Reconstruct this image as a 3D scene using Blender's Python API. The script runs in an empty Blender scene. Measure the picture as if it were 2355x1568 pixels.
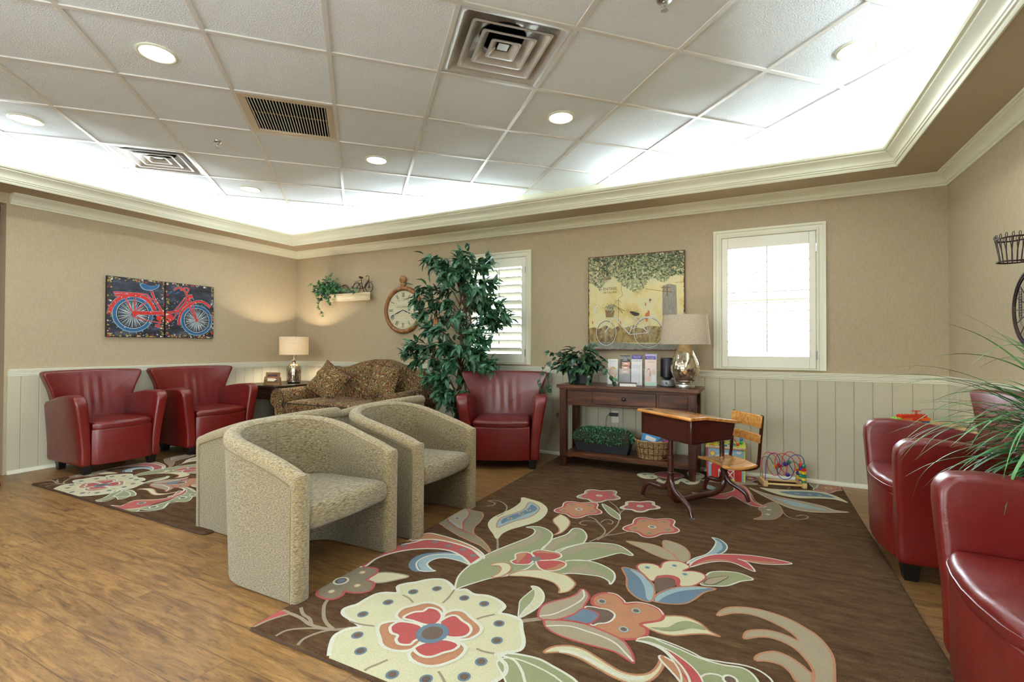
import bpy, bmesh, math, random
import numpy as np
from mathutils import Vector, Matrix, Euler
from mathutils.geometry import tessellate_polygon
PI = math.pi
sc = bpy.context.scene
COL = sc.collection
random.seed(7)

# ---------------------------------------------------------------- camera, world, exposure
H = 1.1111
YAW, PIT, ROL = -0.46704, 0.01194, 0.0032
cam_d = bpy.data.cameras.new('camera'); cam = bpy.data.objects.new('camera', cam_d); COL.objects.link(cam)
cam_d.sensor_width = 36.0; cam_d.lens = 36.0*1110.19/2355.0; cam_d.clip_start = 0.03
_f = Vector((math.sin(YAW)*math.cos(PIT), math.cos(YAW)*math.cos(PIT), math.sin(PIT)))
_r = Vector((math.cos(YAW), -math.sin(YAW), 0)); _u = _r.cross(_f)
_R = _r*math.cos(ROL) + _u*math.sin(ROL); _U = _u*math.cos(ROL) - _r*math.sin(ROL)
cam.matrix_world = Matrix(((_R.x, _U.x, -_f.x, 0), (_R.y, _U.y, -_f.y, 0), (_R.z, _U.z, -_f.z, H), (0, 0, 0, 1)))
sc.camera = cam
sc.view_settings.view_transform = 'Standard'; sc.view_settings.look = 'None'
sc.view_settings.gamma = 1.0; sc.view_settings.use_curve_mapping = False
sc.view_settings.exposure = 0.45
sc.cycles.max_bounces = 8; sc.cycles.diffuse_bounces = 5; sc.cycles.glossy_bounces = 3
sc.cycles.sample_clamp_indirect = 6.0; sc.cycles.caustics_reflective = False; sc.cycles.caustics_refractive = False

w = bpy.data.worlds.new('daylight'); sc.world = w; w.use_nodes = True
w.node_tree.nodes['Background'].inputs[0].default_value = (0.78, 0.91, 1.0, 1)
w.node_tree.nodes['Background'].inputs[1].default_value = 20.0

LX, RX, D = -5.746, 1.291, 4.689      # left, right and back wall planes
FY = -2.4                             # wall behind the camera
ZS, ZC = 2.42, 2.74                   # soffit underside, tray ceiling

def area_light(name, loc, rot, sx, sy, power, col=(1, 1, 1), shape='RECTANGLE', spread=PI):
    d = bpy.data.lights.new(name, 'AREA'); d.shape = shape; d.size = sx
    if shape in ('RECTANGLE', 'ELLIPSE'): d.size_y = sy
    d.energy = power; d.color = col; d.spread = spread
    o = bpy.data.objects.new(name, d); COL.objects.link(o); o.location = loc; o.rotation_euler = rot
    return o
COVE = 72.0
# cove strips behind the tray lip, shining up onto the ceiling
CX0, CX1, CY1 = LX+0.20, RX-0.20, D-0.20
for a, b, p in (((CX0, FY+0.3), (CX0, CY1-0.25), 1.05), ((CX0+0.25, CY1), (-2.55, CY1), 1.0), ((-1.0, CY1), (CX1-0.1, CY1), 1.45), ((CX1, FY+0.3), (CX1, CY1-0.1), 1.2)):
    L = math.hypot(b[0]-a[0], b[1]-a[1]); ang = math.atan2(b[1]-a[1], b[0]-a[0])
    area_light('cove_strip_light', ((a[0]+b[0])/2, (a[1]+b[1])/2, 2.475), (PI, 0, ang), L, 0.05, COVE*L*p*0.25, (0.78, 0.92, 1.0))

# daylight portals in the window openings (two windows on the back wall, plus added unseen ones in the front and side walls)
FWIN_ADDED = (-3.2, -0.6, 0.45, 2.25); RWIN_ADDED = (-2.1, 0.0, 0.45, 2.25); LWIN_ADDED = (-2.1, -0.1, 0.45, 2.25)
o = area_light('daylight_portal', (LX-0.13, (LWIN_ADDED[0]+LWIN_ADDED[1])/2, (LWIN_ADDED[2]+LWIN_ADDED[3])/2), (0, -PI/2, 0), LWIN_ADDED[3]-LWIN_ADDED[2], LWIN_ADDED[1]-LWIN_ADDED[0], 1.0); o.data.cycles.is_portal = True
o = area_light('daylight_portal', (RX+0.13, (RWIN_ADDED[0]+RWIN_ADDED[1])/2, (RWIN_ADDED[2]+RWIN_ADDED[3])/2), (0, PI/2, 0), RWIN_ADDED[3]-RWIN_ADDED[2], RWIN_ADDED[1]-RWIN_ADDED[0], 1.0); o.data.cycles.is_portal = True
for x0, x1, z0, z1, y, r in ((-2.925, -2.197, 0.955, 2.078, D+0.13, -PI/2), (-0.268, 0.450, 0.955, 2.078, D+0.13, -PI/2), FWIN_ADDED+(FY-0.13, PI/2)):
    o = area_light('daylight_portal', ((x0+x1)/2, y, (z0+z1)/2), (r, 0, 0), x1-x0, z1-z0, 1.0); o.data.cycles.is_portal = True
# ---------------------------------------------------------------- materials
def lin(c):
    if isinstance(c, str): c = tuple(int(c[i:i+2], 16) for i in (0, 2, 4))
    return tuple(((v/255)/12.92 if v/255 <= 0.04045 else ((v/255+0.055)/1.055)**2.4) for v in c)+(1,)
def mat(name, col, rough=0.5, metal=0.0, spec=0.5, vary=0.0, vscale=6.0, stretch=(1, 1, 1), bump=0.0, bscale=60.0, bstretch=(1, 1, 1), coat=0.0, col2=None, trans=0.0, emit=None, estr=0.0, alpha=1.0, detail=4.0, sheen=0.0, ramp=None, bdist=0.01, sub=0.0):
    m = bpy.data.materials.new(name); m.use_nodes = True
    nt = m.node_tree; N = nt.nodes; Lk = nt.links; b = N['Principled BSDF']
    b.inputs['Base Color'].default_value = lin(col); b.inputs['Roughness'].default_value = rough
    b.inputs['Metallic'].default_value = metal; b.inputs['Specular IOR Level'].default_value = spec
    b.inputs['Coat Weight'].default_value = coat; b.inputs['Transmission Weight'].default_value = trans
    b.inputs['Alpha'].default_value = alpha; b.inputs['Sheen Weight'].default_value = sheen
    if coat: b.inputs['Coat Roughness'].default_value = 0.30 if name == 'red_leather' else 0.12
    if emit is not None:
        b.inputs['Emission Color'].default_value = lin(emit); b.inputs['Emission Strength'].default_value = estr
    if vary or ramp or bump:
        tc = N.new('ShaderNodeTexCoord')
    if vary or ramp:
        mp = N.new('ShaderNodeMapping'); mp.inputs['Scale'].default_value = stretch
        Lk.new(tc.outputs['Object'], mp.inputs[0])
        n = N.new('ShaderNodeTexNoise'); n.inputs['Scale'].default_value = vscale; n.inputs['Detail'].default_value = detail; n.inputs['Roughness'].default_value = 0.6
        Lk.new(mp.outputs[0], n.inputs['Vector'])
        r = N.new('ShaderNodeValToRGB'); Lk.new(n.outputs['Fac'], r.inputs[0])
        if ramp:
            els = r.color_ramp.elements
            els[0].position = ramp[0][0]; els[0].color = lin(ramp[0][1])
            els[1].position = ramp[-1][0]; els[1].color = lin(ramp[-1][1])
            for p_, c_ in ramp[1:-1]:
                e = els.new(p_); e.color = lin(c_)
        else:
            c1 = lin(col); c2 = lin(col2) if col2 else tuple(max(0, v*(1-vary)) for v in c1[:3])+(1,)
            c3 = tuple(min(1, v*(1+vary*0.6)) for v in c1[:3])+(1,) if not col2 else c1
            r.color_ramp.elements[0].position = 0.3; r.color_ramp.elements[0].color = c2
            r.color_ramp.elements[1].position = 0.7; r.color_ramp.elements[1].color = c3
        Lk.new(r.outputs[0], b.inputs['Base Color'])
    if bump:
        mp2 = N.new('ShaderNodeMapping'); mp2.inputs['Scale'].default_value = bstretch
        Lk.new(tc.outputs['Object'], mp2.inputs[0])
        n2 = N.new('ShaderNodeTexNoise'); n2.inputs['Scale'].default_value = bscale; n2.inputs['Detail'].default_value = 3
        Lk.new(mp2.outputs[0], n2.inputs['Vector'])
        bp = N.new('ShaderNodeBump'); bp.inputs['Strength'].default_value = bump; bp.inputs['Distance'].default_value = bdist
        Lk.new(n2.outputs['Fac'], bp.inputs['Height']); Lk.new(bp.outputs[0], b.inputs['Normal'])
    return m

M = {}
M['wallpaper'] = mat('wallpaper', (172, 154, 125), 0.75, vary=0.09, vscale=160, stretch=(1, 1, 0.18), bump=0.25, bscale=240, bstretch=(1, 1, 0.3), bdist=0.003, detail=2)
M['cream'] = mat('cream_paint', (226, 223, 200), 0.42, vary=0.02, vscale=3)
M['panel'] = mat('panel_paint', (189, 181, 156), 0.45, vary=0.03, vscale=2.2)
M['soffit'] = mat('soffit_paint', (178, 160, 132), 0.7, vary=0.03, vscale=4)
M['tile'] = mat('ceiling_tile', (238, 243, 247), 0.95, vary=0.03, vscale=120, bump=0.7, bscale=130, bdist=0.006)
M['grid'] = mat('grid_metal', (226, 222, 216), 0.35, metal=0.1)
M['white_gloss'] = mat('shutter_paint', (236, 232, 215), 0.35)
M['black'] = mat('black_lacquer', (16, 14, 13), 0.35)
M['dark'] = mat('dark_duct', (8, 8, 8), 0.9)
M['glass'] = None
def glass_mat():
    m = bpy.data.materials.new('window_glass'); m.use_nodes = True; nt = m.node_tree; nt.nodes.clear()
    o = nt.nodes.new('ShaderNodeOutputMaterial'); mx = nt.nodes.new('ShaderNodeMixShader'); t = nt.nodes.new('ShaderNodeBsdfTransparent'); g = nt.nodes.new('ShaderNodeBsdfGlossy')
    g.inputs['Roughness'].default_value = 0.02; fr = nt.nodes.new('ShaderNodeFresnel'); fr.inputs[0].default_value = 1.45
    nt.links.new(fr.outputs[0], mx.inputs[0]); nt.links.new(t.outputs[0], mx.inputs[1]); nt.links.new(g.outputs[0], mx.inputs[2]); nt.links.new(mx.outputs[0], o.inputs[0])
    return m
M['glass'] = glass_mat()
M['alu'] = mat('brushed_metal', (190, 188, 184), 0.28, metal=1.0, vary=0.12, vscale=5)
M['louver_metal'] = mat('vent_metal', (214, 210, 205), 0.3, metal=0.35, vary=0.12, vscale=4)
M['lens'] = mat('light_lens', (255, 255, 255), 0.4, emit=(255, 255, 250), estr=6.0)
M['leather'] = mat('red_leather', (102, 15, 10), 0.36, spec=0.5, vary=0.14, vscale=5, bump=0.25, bscale=180, bdist=0.003, coat=0.3)
M['seam'] = mat('dark_red_seam', (70, 12, 12), 0.5)
def leather_wear(m):
    # broad soft creases in the hide as well as the fine grain
    nt = m.node_tree; b = nt.nodes['Principled BSDF']; bp = [n for n in nt.nodes if n.type == 'BUMP'][0]
    tc = [n for n in nt.nodes if n.type == 'TEX_COORD'][0]
    n = nt.nodes.new('ShaderNodeTexNoise'); n.inputs['Scale'].default_value = 6; n.inputs['Detail'].default_value = 3; n.inputs['Distortion'].default_value = 1.2
    nt.links.new(tc.outputs['Object'], n.inputs['Vector'])
    b2 = nt.nodes.new('ShaderNodeBump'); b2.inputs['Strength'].default_value = 0.2; b2.inputs['Distance'].default_value = 0.02
    nt.links.new(n.outputs['Fac'], b2.inputs['Height']); nt.links.new(bp.outputs[0], b2.inputs['Normal']); nt.links.new(b2.outputs[0], b.inputs['Normal'])
leather_wear(M['leather'])
M['tan'] = mat('tan_chenille', (172, 154, 112), 0.9, sheen=0.3, spec=0.15, stretch=(1, 2.0, 5.5), vscale=46, detail=7, bump=0.9, bscale=80, bstretch=(1, 2.2, 6.0), bdist=0.006,
               ramp=[(0.34, (72, 56, 32)), (0.44, (120, 103, 71)), (0.58, (148, 131, 97)), (0.72, (178, 163, 130))])
M['tan_roll'] = mat('tan_chenille_roll', (178, 160, 118), 0.9, sheen=0.3, spec=0.15, stretch=(1.2, 2, 4.5), vscale=55, detail=6, bump=0.8, bscale=90, bstretch=(1.2, 2, 6), bdist=0.005,
               ramp=[(0.33, (96, 76, 48)), (0.5, (146, 126, 90)), (0.7, (180, 163, 126))])
M['welt'] = mat('welt_cord', (120, 104, 68), 0.9)

def floor_mat():
    m = bpy.data.materials.new('plank_floor'); m.use_nodes = True; nt = m.node_tree; N = nt.nodes; Lk = nt.links; b = N['Principled BSDF']
    tc = N.new('ShaderNodeTexCoord')
    br = N.new('ShaderNodeTexBrick'); br.offset = 0.37; br.inputs['Scale'].default_value = 1.0; br.inputs['Brick Width'].default_value = 1.22; br.inputs['Row Height'].default_value = 0.155
    br.inputs['Mortar Size'].default_value = 0.0012; br.inputs['Bias'].default_value = 0.0; br.inputs['Mortar Smooth'].default_value = 0.3
    br.inputs['Color1'].default_value = (0, 0, 0, 1); br.inputs['Color2'].default_value = (1, 1, 1, 1); br.inputs['Mortar'].default_value = (0.5, 0.5, 0.5, 1)
    Lk.new(tc.outputs['Object'], br.inputs['Vector'])
    # each plank shifts the grain field
    sp = N.new('ShaderNodeSeparateXYZ'); Lk.new(tc.outputs['Object'], sp.inputs[0])
    bw = N.new('ShaderNodeRGBToBW'); Lk.new(br.outputs['Color'], bw.inputs[0])
    ml = N.new('ShaderNodeMath'); ml.operation = 'MULTIPLY'; ml.inputs[1].default_value = 37.0; Lk.new(bw.outputs[0], ml.inputs[0])
    ax = N.new('ShaderNodeMath'); ax.operation = 'ADD'; Lk.new(sp.outputs['X'], ax.inputs[0]); Lk.new(ml.outputs[0], ax.inputs[1])
    cb = N.new('ShaderNodeCombineXYZ'); Lk.new(ax.outputs[0], cb.inputs[0]); Lk.new(sp.outputs['Y'], cb.inputs[1]); Lk.new(ml.outputs[0], cb.inputs[2])
    def noise(scale, stretch, det, dist=0.0, rough=0.6):
        mp = N.new('ShaderNodeMapping'); mp.inputs['Scale'].default_value = stretch; Lk.new(cb.outputs[0], mp.inputs[0])
        n = N.new('ShaderNodeTexNoise'); n.inputs['Scale'].default_value = scale; n.inputs['Detail'].default_value = det; n.inputs['Distortion'].default_value = dist; n.inputs['Roughness'].default_value = rough
        Lk.new(mp.outputs[0], n.inputs['Vector']); return n
    n1 = noise(3.0, (1.0, 7.0, 1), 5, 1.6)
    r1 = N.new('ShaderNodeValToRGB'); Lk.new(n1.outputs['Fac'], r1.inputs[0]); e = r1.color_ramp.elements
    e[0].position = 0.28; e[0].color = lin((88, 60, 35)); e[1].position = 0.75; e[1].color = lin((172, 132, 80))
    k = e.new(0.45); k.color = lin((132, 96, 56)); k = e.new(0.58); k.color = lin((152, 113, 66))
    n2 = noise(15.0, (1.0, 8.0, 1), 6, 0.8, 0.7)
    r2 = N.new('ShaderNodeValToRGB'); Lk.new(n2.outputs['Fac'], r2.inputs[0]); e = r2.color_ramp.elements
    e[0].position = 0.34; e[0].color = (0.36, 0.30, 0.26, 1); e[1].position = 0.5; e[1].color = (1, 1, 1, 1)
    mx = N.new('ShaderNodeMixRGB'); mx.blend_type = 'MULTIPLY'; mx.inputs[0].default_value = 0.8; Lk.new(r1.outputs[0], mx.inputs[1]); Lk.new(r2.outputs[0], mx.inputs[2])
    r3 = N.new('ShaderNodeValToRGB'); Lk.new(bw.outputs[0], r3.inputs[0]); r3.color_ramp.elements[0].color = (0.88, 0.86, 0.84, 1); r3.color_ramp.elements[1].color = (1.06, 1.03, 1.0, 1)
    mx2 = N.new('ShaderNodeMixRGB'); mx2.blend_type = 'MULTIPLY'; mx2.inputs[0].default_value = 1.0; Lk.new(mx.outputs[0], mx2.inputs[1]); Lk.new(r3.outputs[0], mx2.inputs[2])
    mx3 = N.new('ShaderNodeMixRGB'); Lk.new(br.outputs['Fac'], mx3.inputs[0]); Lk.new(mx2.outputs[0], mx3.inputs[1]); mx3.inputs[2].default_value = lin((70, 44, 26))
    Lk.new(mx3.outputs[0], b.inputs['Base Color']); b.inputs['Roughness'].default_value = 0.33
    bp = N.new('ShaderNodeBump'); bp.inputs['Strength'].default_value = 0.35; bp.inputs['Distance'].default_value = 0.003; Lk.new(n2.outputs['Fac'], bp.inputs['Height']); Lk.new(bp.outputs[0], b.inputs['Normal'])
    return m
M['floor'] = floor_mat()

def wood(name, c1, c2, c3, axis=0, rough=0.35, scale=3.0, coat=0.04):
    st = [9.0, 9.0, 9.0]; st[axis] = 1.0
    return mat(name, c2, rough, coat=coat, spec=0.3, stretch=tuple(st), vscale=scale, detail=6, ramp=[(0.3, c1), (0.5, c2), (0.72, c3)], bump=0.05, bscale=30, bstretch=tuple(st), bdist=0.003)
M['walnut'] = wood('walnut_x', (44, 20, 10), (78, 40, 20), (112, 64, 32), 0)
M['walnut_z'] = wood('walnut_z', (40, 18, 10), (66, 33, 17), (92, 50, 26), 2)
M['darkwood'] = wood('espresso_wood', (28, 19, 13), (44, 30, 20), (66, 46, 28), 0)
M['maple'] = wood('maple', (168, 104, 48), (198, 134, 66), (220, 164, 92), 1, 0.22, 4.0, 0.6)
M['maple_end'] = wood('maple_grain_x', (168, 104, 48), (200, 138, 70), (224, 170, 98), 0, 0.22, 4.0, 0.6)
M['pine'] = wood('pine', (196, 152, 92), (216, 178, 118), (232, 200, 146), 0, 0.4, 5.0, 0.2)
M['brown_metal'] = mat('brown_enamel', (62, 26, 17), 0.28, spec=0.6, coat=0.3, vary=0.1, vscale=8)
M['frame_wood'] = wood('oak_frame', (108, 78, 46), (136, 102, 64), (160, 124, 84), 0)
M['clock_wood'] = wood('clock_rim_wood', (96, 56, 30), (142, 94, 54), (176, 130, 84), 2, 0.4, 3.0)
M['leaf'] = mat('ficus_leaf', (38, 84, 48), 0.4, spec=0.5, ramp=[(0.3, (18, 50, 28)), (0.5, (44, 92, 56)), (0.72, (104, 146, 116))], vscale=11, detail=2)
M['leaf_dark'] = mat('pothos_leaf', (34, 70, 44), 0.35, ramp=[(0.3, (22, 44, 34)), (0.55, (40, 76, 50)), (0.75, (92, 136, 70))], vscale=14, detail=2)
M['leaf_ivy'] = mat('ivy_leaf', (40, 84, 44), 0.4, ramp=[(0.3, (20, 44, 34)), (0.5, (38, 88, 48)), (0.72, (110, 160, 76))], vscale=16, detail=2)
M['leaf_box'] = mat('boxwood_leaf', (52, 116, 74), 0.4, ramp=[(0.3, (22, 62, 38)), (0.5, (56, 120, 78)), (0.72, (128, 186, 148))], vscale=60, detail=2)
M['blade'] = mat('grass_blade', (50, 110, 52), 0.35, spec=0.5, ramp=[(0.3, (26, 66, 40)), (0.5, (58, 118, 56)), (0.72, (128, 172, 108))], vscale=3, detail=2, stretch=(1, 1, 1))
M['bark'] = mat('bark', (92, 58, 34), 0.8, vary=0.35, vscale=18, stretch=(1, 1, 0.3), bump=0.4, bscale=50)
M['soil'] = mat('moss', (52, 44, 28), 0.95, vary=0.4, vscale=40, bump=1, bscale=60)
M['planter'] = mat('black_planter', (26, 28, 32), 0.45, bump=0.2, bscale=90, bstretch=(1, 1, 6))
M['wire'] = mat('wrought_iron', (46, 30, 24), 0.4, metal=0.7)
M['rubber'] = mat('black_plastic', (14, 14, 15), 0.35)
M['paper'] = mat('white_paper', (236, 236, 232), 0.6)
M['shade'] = None
def shade_mat(name, col, e, tr=0.5):
    m = bpy.data.materials.new(name); m.use_nodes = True; nt = m.node_tree; N = nt.nodes; Lk = nt.links; N.clear()
    o = N.new('ShaderNodeOutputMaterial'); mx = N.new('ShaderNodeMixShader'); d = N.new('ShaderNodeBsdfDiffuse'); t = N.new('ShaderNodeBsdfTranslucent')
    tc = N.new('ShaderNodeTexCoord'); n = N.new('ShaderNodeTexNoise'); n.inputs['Scale'].default_value = 120; Lk.new(tc.outputs['Object'], n.inputs['Vector'])
    r = N.new('ShaderNodeValToRGB'); r.color_ramp.elements[0].position = 0.35; r.color_ramp.elements[0].color = tuple(v*0.82 for v in lin(col)[:3])+(1,); r.color_ramp.elements[1].position = 0.65; r.color_ramp.elements[1].color = lin(col)
    Lk.new(n.outputs['Fac'], r.inputs[0]); Lk.new(r.outputs[0], d.inputs[0]); Lk.new(r.outputs[0], t.inputs[0]); mx.inputs[0].default_value = tr
    Lk.new(d.outputs[0], mx.inputs[1]); Lk.new(t.outputs[0], mx.inputs[2]); Lk.new(mx.outputs[0], o.inputs[0])
    return m
M['shade'] = shade_mat('linen_shade', (216, 204, 184), 0, 0.35)
M['shade_warm'] = shade_mat('cream_drum_shade', (244, 234, 212), 0, 0.5)
M['mercury'] = mat('mercury_glass', (205, 195, 175), 0.08, metal=0.9, ramp=[(0.3, (120, 96, 66)), (0.45, (196, 184, 160)), (0.7, (226, 220, 204))], vscale=22, detail=6, bump=0.15, bscale=30)
M['clear'] = mat('clear_acrylic', (245, 248, 250), 0.05, trans=0.0, alpha=0.22)

# ---------------------------------------------------------------- mesh helpers
class MB:
    def __init__(s): s.v = []; s.f = []; s.mi = []
    def add(s, vs, fs, mi=0, X=None):
        o = len(s.v)
        if X is not None: vs = [tuple(X @ Vector(v)) for v in vs]
        s.v += [tuple(v) for v in vs]; s.f += [tuple(i+o for i in f) for f in fs]; s.mi += [mi]*len(fs); return s
    def box(s, x0, x1, y0, y1, z0, z1, mi=0, X=None):
        return s.add([(x0, y0, z0), (x1, y0, z0), (x1, y1, z0), (x0, y1, z0), (x0, y0, z1), (x1, y0, z1), (x1, y1, z1), (x0, y1, z1)],
                     [(0, 3, 2, 1), (4, 5, 6, 7), (0, 1, 5, 4), (1, 2, 6, 5), (2, 3, 7, 6), (3, 0, 4, 7)], mi, X)
    def taper(s, c0, s0, c1, s1, mi=0, X=None):
        # frustum between two centred rectangles (cx,cy,z),(w,d)
        vs = []
        for c, q in ((c0, s0), (c1, s1)):
            for a, b in ((-1, -1), (1, -1), (1, 1), (-1, 1)): vs.append((c[0]+a*q[0]/2, c[1]+b*q[1]/2, c[2]))
        return s.add(vs, [(0, 3, 2, 1), (4, 5, 6, 7), (0, 1, 5, 4), (1, 2, 6, 5), (2, 3, 7, 6), (3, 0, 4, 7)], mi, X)
    def tube(s, pts, r, seg=8, mi=0, X=None, closed=False):
        pts = [Vector(p) for p in pts]; n = len(pts)
        rs = r if isinstance(r, (list, tuple)) else [r]*n
        tang = []
        for i in range(n):
            a = pts[(i-1) % n] if (closed or i > 0) else pts[i]; b = pts[(i+1) % n] if (closed or i < n-1) else pts[i]
            t = (b-a); tang.append(t.normalized() if t.length > 1e-9 else Vector((0, 0, 1)))
        ref = Vector((0, 0, 1)) if abs(tang[0].z) < 0.9 else Vector((1, 0, 0))
        nrm = (ref - tang[0]*ref.dot(tang[0])).normalized(); vs = []; fs = []
        for i in range(n):
            nrm = (nrm - tang[i]*nrm.dot(tang[i])); nrm = nrm.normalized() if nrm.length > 1e-6 else Vector((1, 0, 0))
            bn = tang[i].cross(nrm)
            for k in range(seg):
                a = 2*PI*k/seg; vs.append(pts[i] + (nrm*math.cos(a)+bn*math.sin(a))*rs[i])
        m_ = n if closed else n-1
        for i in range(m_):
            j = (i+1) % n
            for k in range(seg): fs.append((i*seg+k, i*seg+(k+1) % seg, j*seg+(k+1) % seg, j*seg+k))
        if not closed:
            fs.append(tuple(reversed(range(seg)))); fs.append(tuple((n-1)*seg+k for k in range(seg)))
        return s.add(vs, fs, mi, X)
    def lathe(s, prof, seg=32, mi=0, X=None, sx=1, sy=1, cap=True):
        vs = []; fs = []; n = len(prof)
        for r, z in prof:
            for k in range(seg):
                a = 2*PI*k/seg; vs.append((r*math.cos(a)*sx, r*math.sin(a)*sy, z))
        for i in range(n-1):
            for k in range(seg): fs.append((i*seg+k, i*seg+(k+1) % seg, (i+1)*seg+(k+1) % seg, (i+1)*seg+k))
        if cap:
            fs.append(tuple(reversed(range(seg)))); fs.append(tuple((n-1)*seg+k for k in range(seg)))
        return s.add(vs, fs, mi, X)
    def prism(s, out, z0, z1, mi=0, X=None):
        n = len(out); vs = [(p[0], p[1], z0) for p in out]+[(p[0], p[1], z1) for p in out]
        fs = [tuple(reversed(range(n))), tuple(range(n, 2*n))]+[(i, (i+1) % n, (i+1) % n+n, i+n) for i in range(n)]
        return s.add(vs, fs, mi, X)
    def flat(s, out, z, mi=0, X=None):
        tri = tessellate_polygon([[Vector((p[0], p[1], 0)) for p in out]])
        fs = []
        for t in tri:
            a, b, c = [Vector(out[i]) for i in t]
            fs.append(tuple(t) if (b-a).cross(c-a) > 0 else tuple(reversed(t)))
        return s.add([(p[0], p[1], z) for p in out], fs, mi, X)
    def ribbon(s, pts, wd, z, mi=0, X=None, closed=False):
        n = len(pts); vs = []; fs = []
        for i in range(n):
            a = pts[(i-1) % n] if (closed or i > 0) else pts[i]; b = pts[(i+1) % n] if (closed or i < n-1) else pts[i]
            dx, dy = b[0]-a[0], b[1]-a[1]; L = math.hypot(dx, dy) or 1
            wi = wd[i] if isinstance(wd, (list, tuple)) else wd
            nx, ny = -dy/L*wi/2, dx/L*wi/2
            zi = z+(i % 17)*3e-6; vs += [(pts[i][0]+nx, pts[i][1]+ny, zi), (pts[i][0]-nx, pts[i][1]-ny, zi)]
        for i in range(n if closed else n-1):
            j = (i+1) % n; fs.append((2*i+1, 2*j+1, 2*j, 2*i))
        return s.add(vs, fs, mi, X)
    def disc(s, cx, cy, r, z, mi=0, X=None, seg=20, ry=None):
        ry = r if ry is None else ry
        return s.add([(cx+r*math.cos(2*PI*k/seg), cy+ry*math.sin(2*PI*k/seg), z) for k in range(seg)], [tuple(range(seg))], mi, X)
    def rings(s, loops, mi=0, X=None, cap0=True, cap1=True, closed=True):
        n = len(loops[0]); vs = [p for l in loops for p in l]; fs = []
        for i in range(len(loops)-1):
            for k in range(n if closed else n-1): fs.append((i*n+k, i*n+(k+1) % n, (i+1)*n+(k+1) % n, (i+1)*n+k))
        if cap0: fs.append(tuple(reversed(range(n))))
        if cap1: fs.append(tuple((len(loops)-1)*n+k for k in range(n)))
        return s.add(vs, fs, mi, X)
    def build(s, name, mats, parent=None, smooth=True, bevel=0.0, angle=35, bseg=2):
        me = bpy.data.meshes.new(name); me.from_pydata(s.v, [], s.f); me.validate(verbose=False)
        if not isinstance(mats, (list, tuple)): mats = [mats]
        for m_ in mats: me.materials.append(M[m_] if isinstance(m_, str) else m_)
        if len(mats) > 1 and len(me.polygons) == len(s.mi): me.polygons.foreach_set('material_index', s.mi)
        if smooth:
            me.polygons.foreach_set('use_smooth', [True]*len(me.polygons)); me.set_sharp_from_angle(angle=math.radians(angle))
        o = bpy.data.objects.new(name, me); COL.objects.link(o)
        if parent: o.parent = parent
        if bevel:
            b = o.modifiers.new('bevel', 'BEVEL'); b.width = bevel; b.segments = bseg; b.limit_method = 'ANGLE'; b.angle_limit = math.radians(40); b.harden_normals = False
        return o
def T(x=0, y=0, z=0, rz=0, rx=0, ry=0, s=1):
    return Matrix.Translation((x, y, z)) @ Euler((rx, ry, rz)).to_matrix().to_4x4() @ Matrix.Diagonal((s, s, s, 1) if not isinstance(s, tuple) else s+(1,))
def tag(o, label=None, cat=None, group=None, kind=None):
    if label: o['label'] = label
    if cat: o['category'] = cat
    if group: o['group'] = group
    if kind: o['kind'] = kind
    return o
def thing(name, label, cat, loc=(0, 0, 0), rz=0, group=None):
    o = bpy.data.objects.new(name, None); COL.objects.link(o); o.location = loc; o.rotation_euler = (0, 0, rz); o.empty_display_size = 0.1
    return tag(o, label, cat, group)
def kids(o): return [c for c in bpy.data.objects if c.parent == o]
def dup(root, loc, rz, label, group=None, scale=None):
    def cp(o, par):
        c = o.copy(); COL.objects.link(c); c.parent = par
        for ch in kids(o): cp(ch, c)
        return c
    r = cp(root, None); r.location = loc; r.rotation_euler = (0, 0, rz)
    if scale: r.scale = scale
    r['label'] = label
    if group: r['group'] = group
    return r
def catmull(p, closed=True, k=5):
    n = len(p); out = []
    if n < 3: return list(p)
    for i in range(n if closed else n-1):
        a = p[(i-1) % n] if (closed or i > 0) else p[i]; b = p[i]; c = p[(i+1) % n]; d = p[(i+2) % n] if (closed or i < n-2) else c
        for t in range(k):
            u = t/k; out.append(tuple(0.5*((2*b[j])+(-a[j]+c[j])*u+(2*a[j]-5*b[j]+4*c[j]-d[j])*u*u+(-a[j]+3*b[j]-3*c[j]+d[j])*u**3) for j in range(len(b))))
    if not closed: out.append(tuple(p[-1]))
    return out
def rrect(x0, x1, y0, y1, r, k=5):
    out = []
    for cx, cy, a0 in ((x1-r, y0+r, -PI/2), (x1-r, y1-r, 0), (x0+r, y1-r, PI/2), (x0+r, y0+r, PI)):
        for i in range(k+1): a = a0+PI/2*i/k; out.append((cx+r*math.cos(a), cy+r*math.sin(a)))
    return out
def resample(p, n):
    q = p+[p[0]]; L = [0]
    for i in range(len(p)): L.append(L[-1]+math.dist(q[i], q[i+1]))
    out = []; j = 0
    for i in range(n):
        t = L[-1]*i/n
        while L[j+1] < t: j += 1
        u = (t-L[j])/max(1e-9, L[j+1]-L[j]); out.append(tuple(q[j][m]+(q[j+1][m]-q[j][m])*u for m in range(2)))
    return out
def inset(p, d):
    n = len(p); out = []
    for i in range(n):
        a = Vector(p[(i-1) % n]); b = Vector(p[i]); c = Vector(p[(i+1) % n]); t = (c-a)
        if t.length < 1e-9: out.append(p[i]); continue
        t.normalize(); out.append((b.x - t.y*d, b.y + t.x*d))   # ccw outline: inward is to the left
    return out
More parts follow.
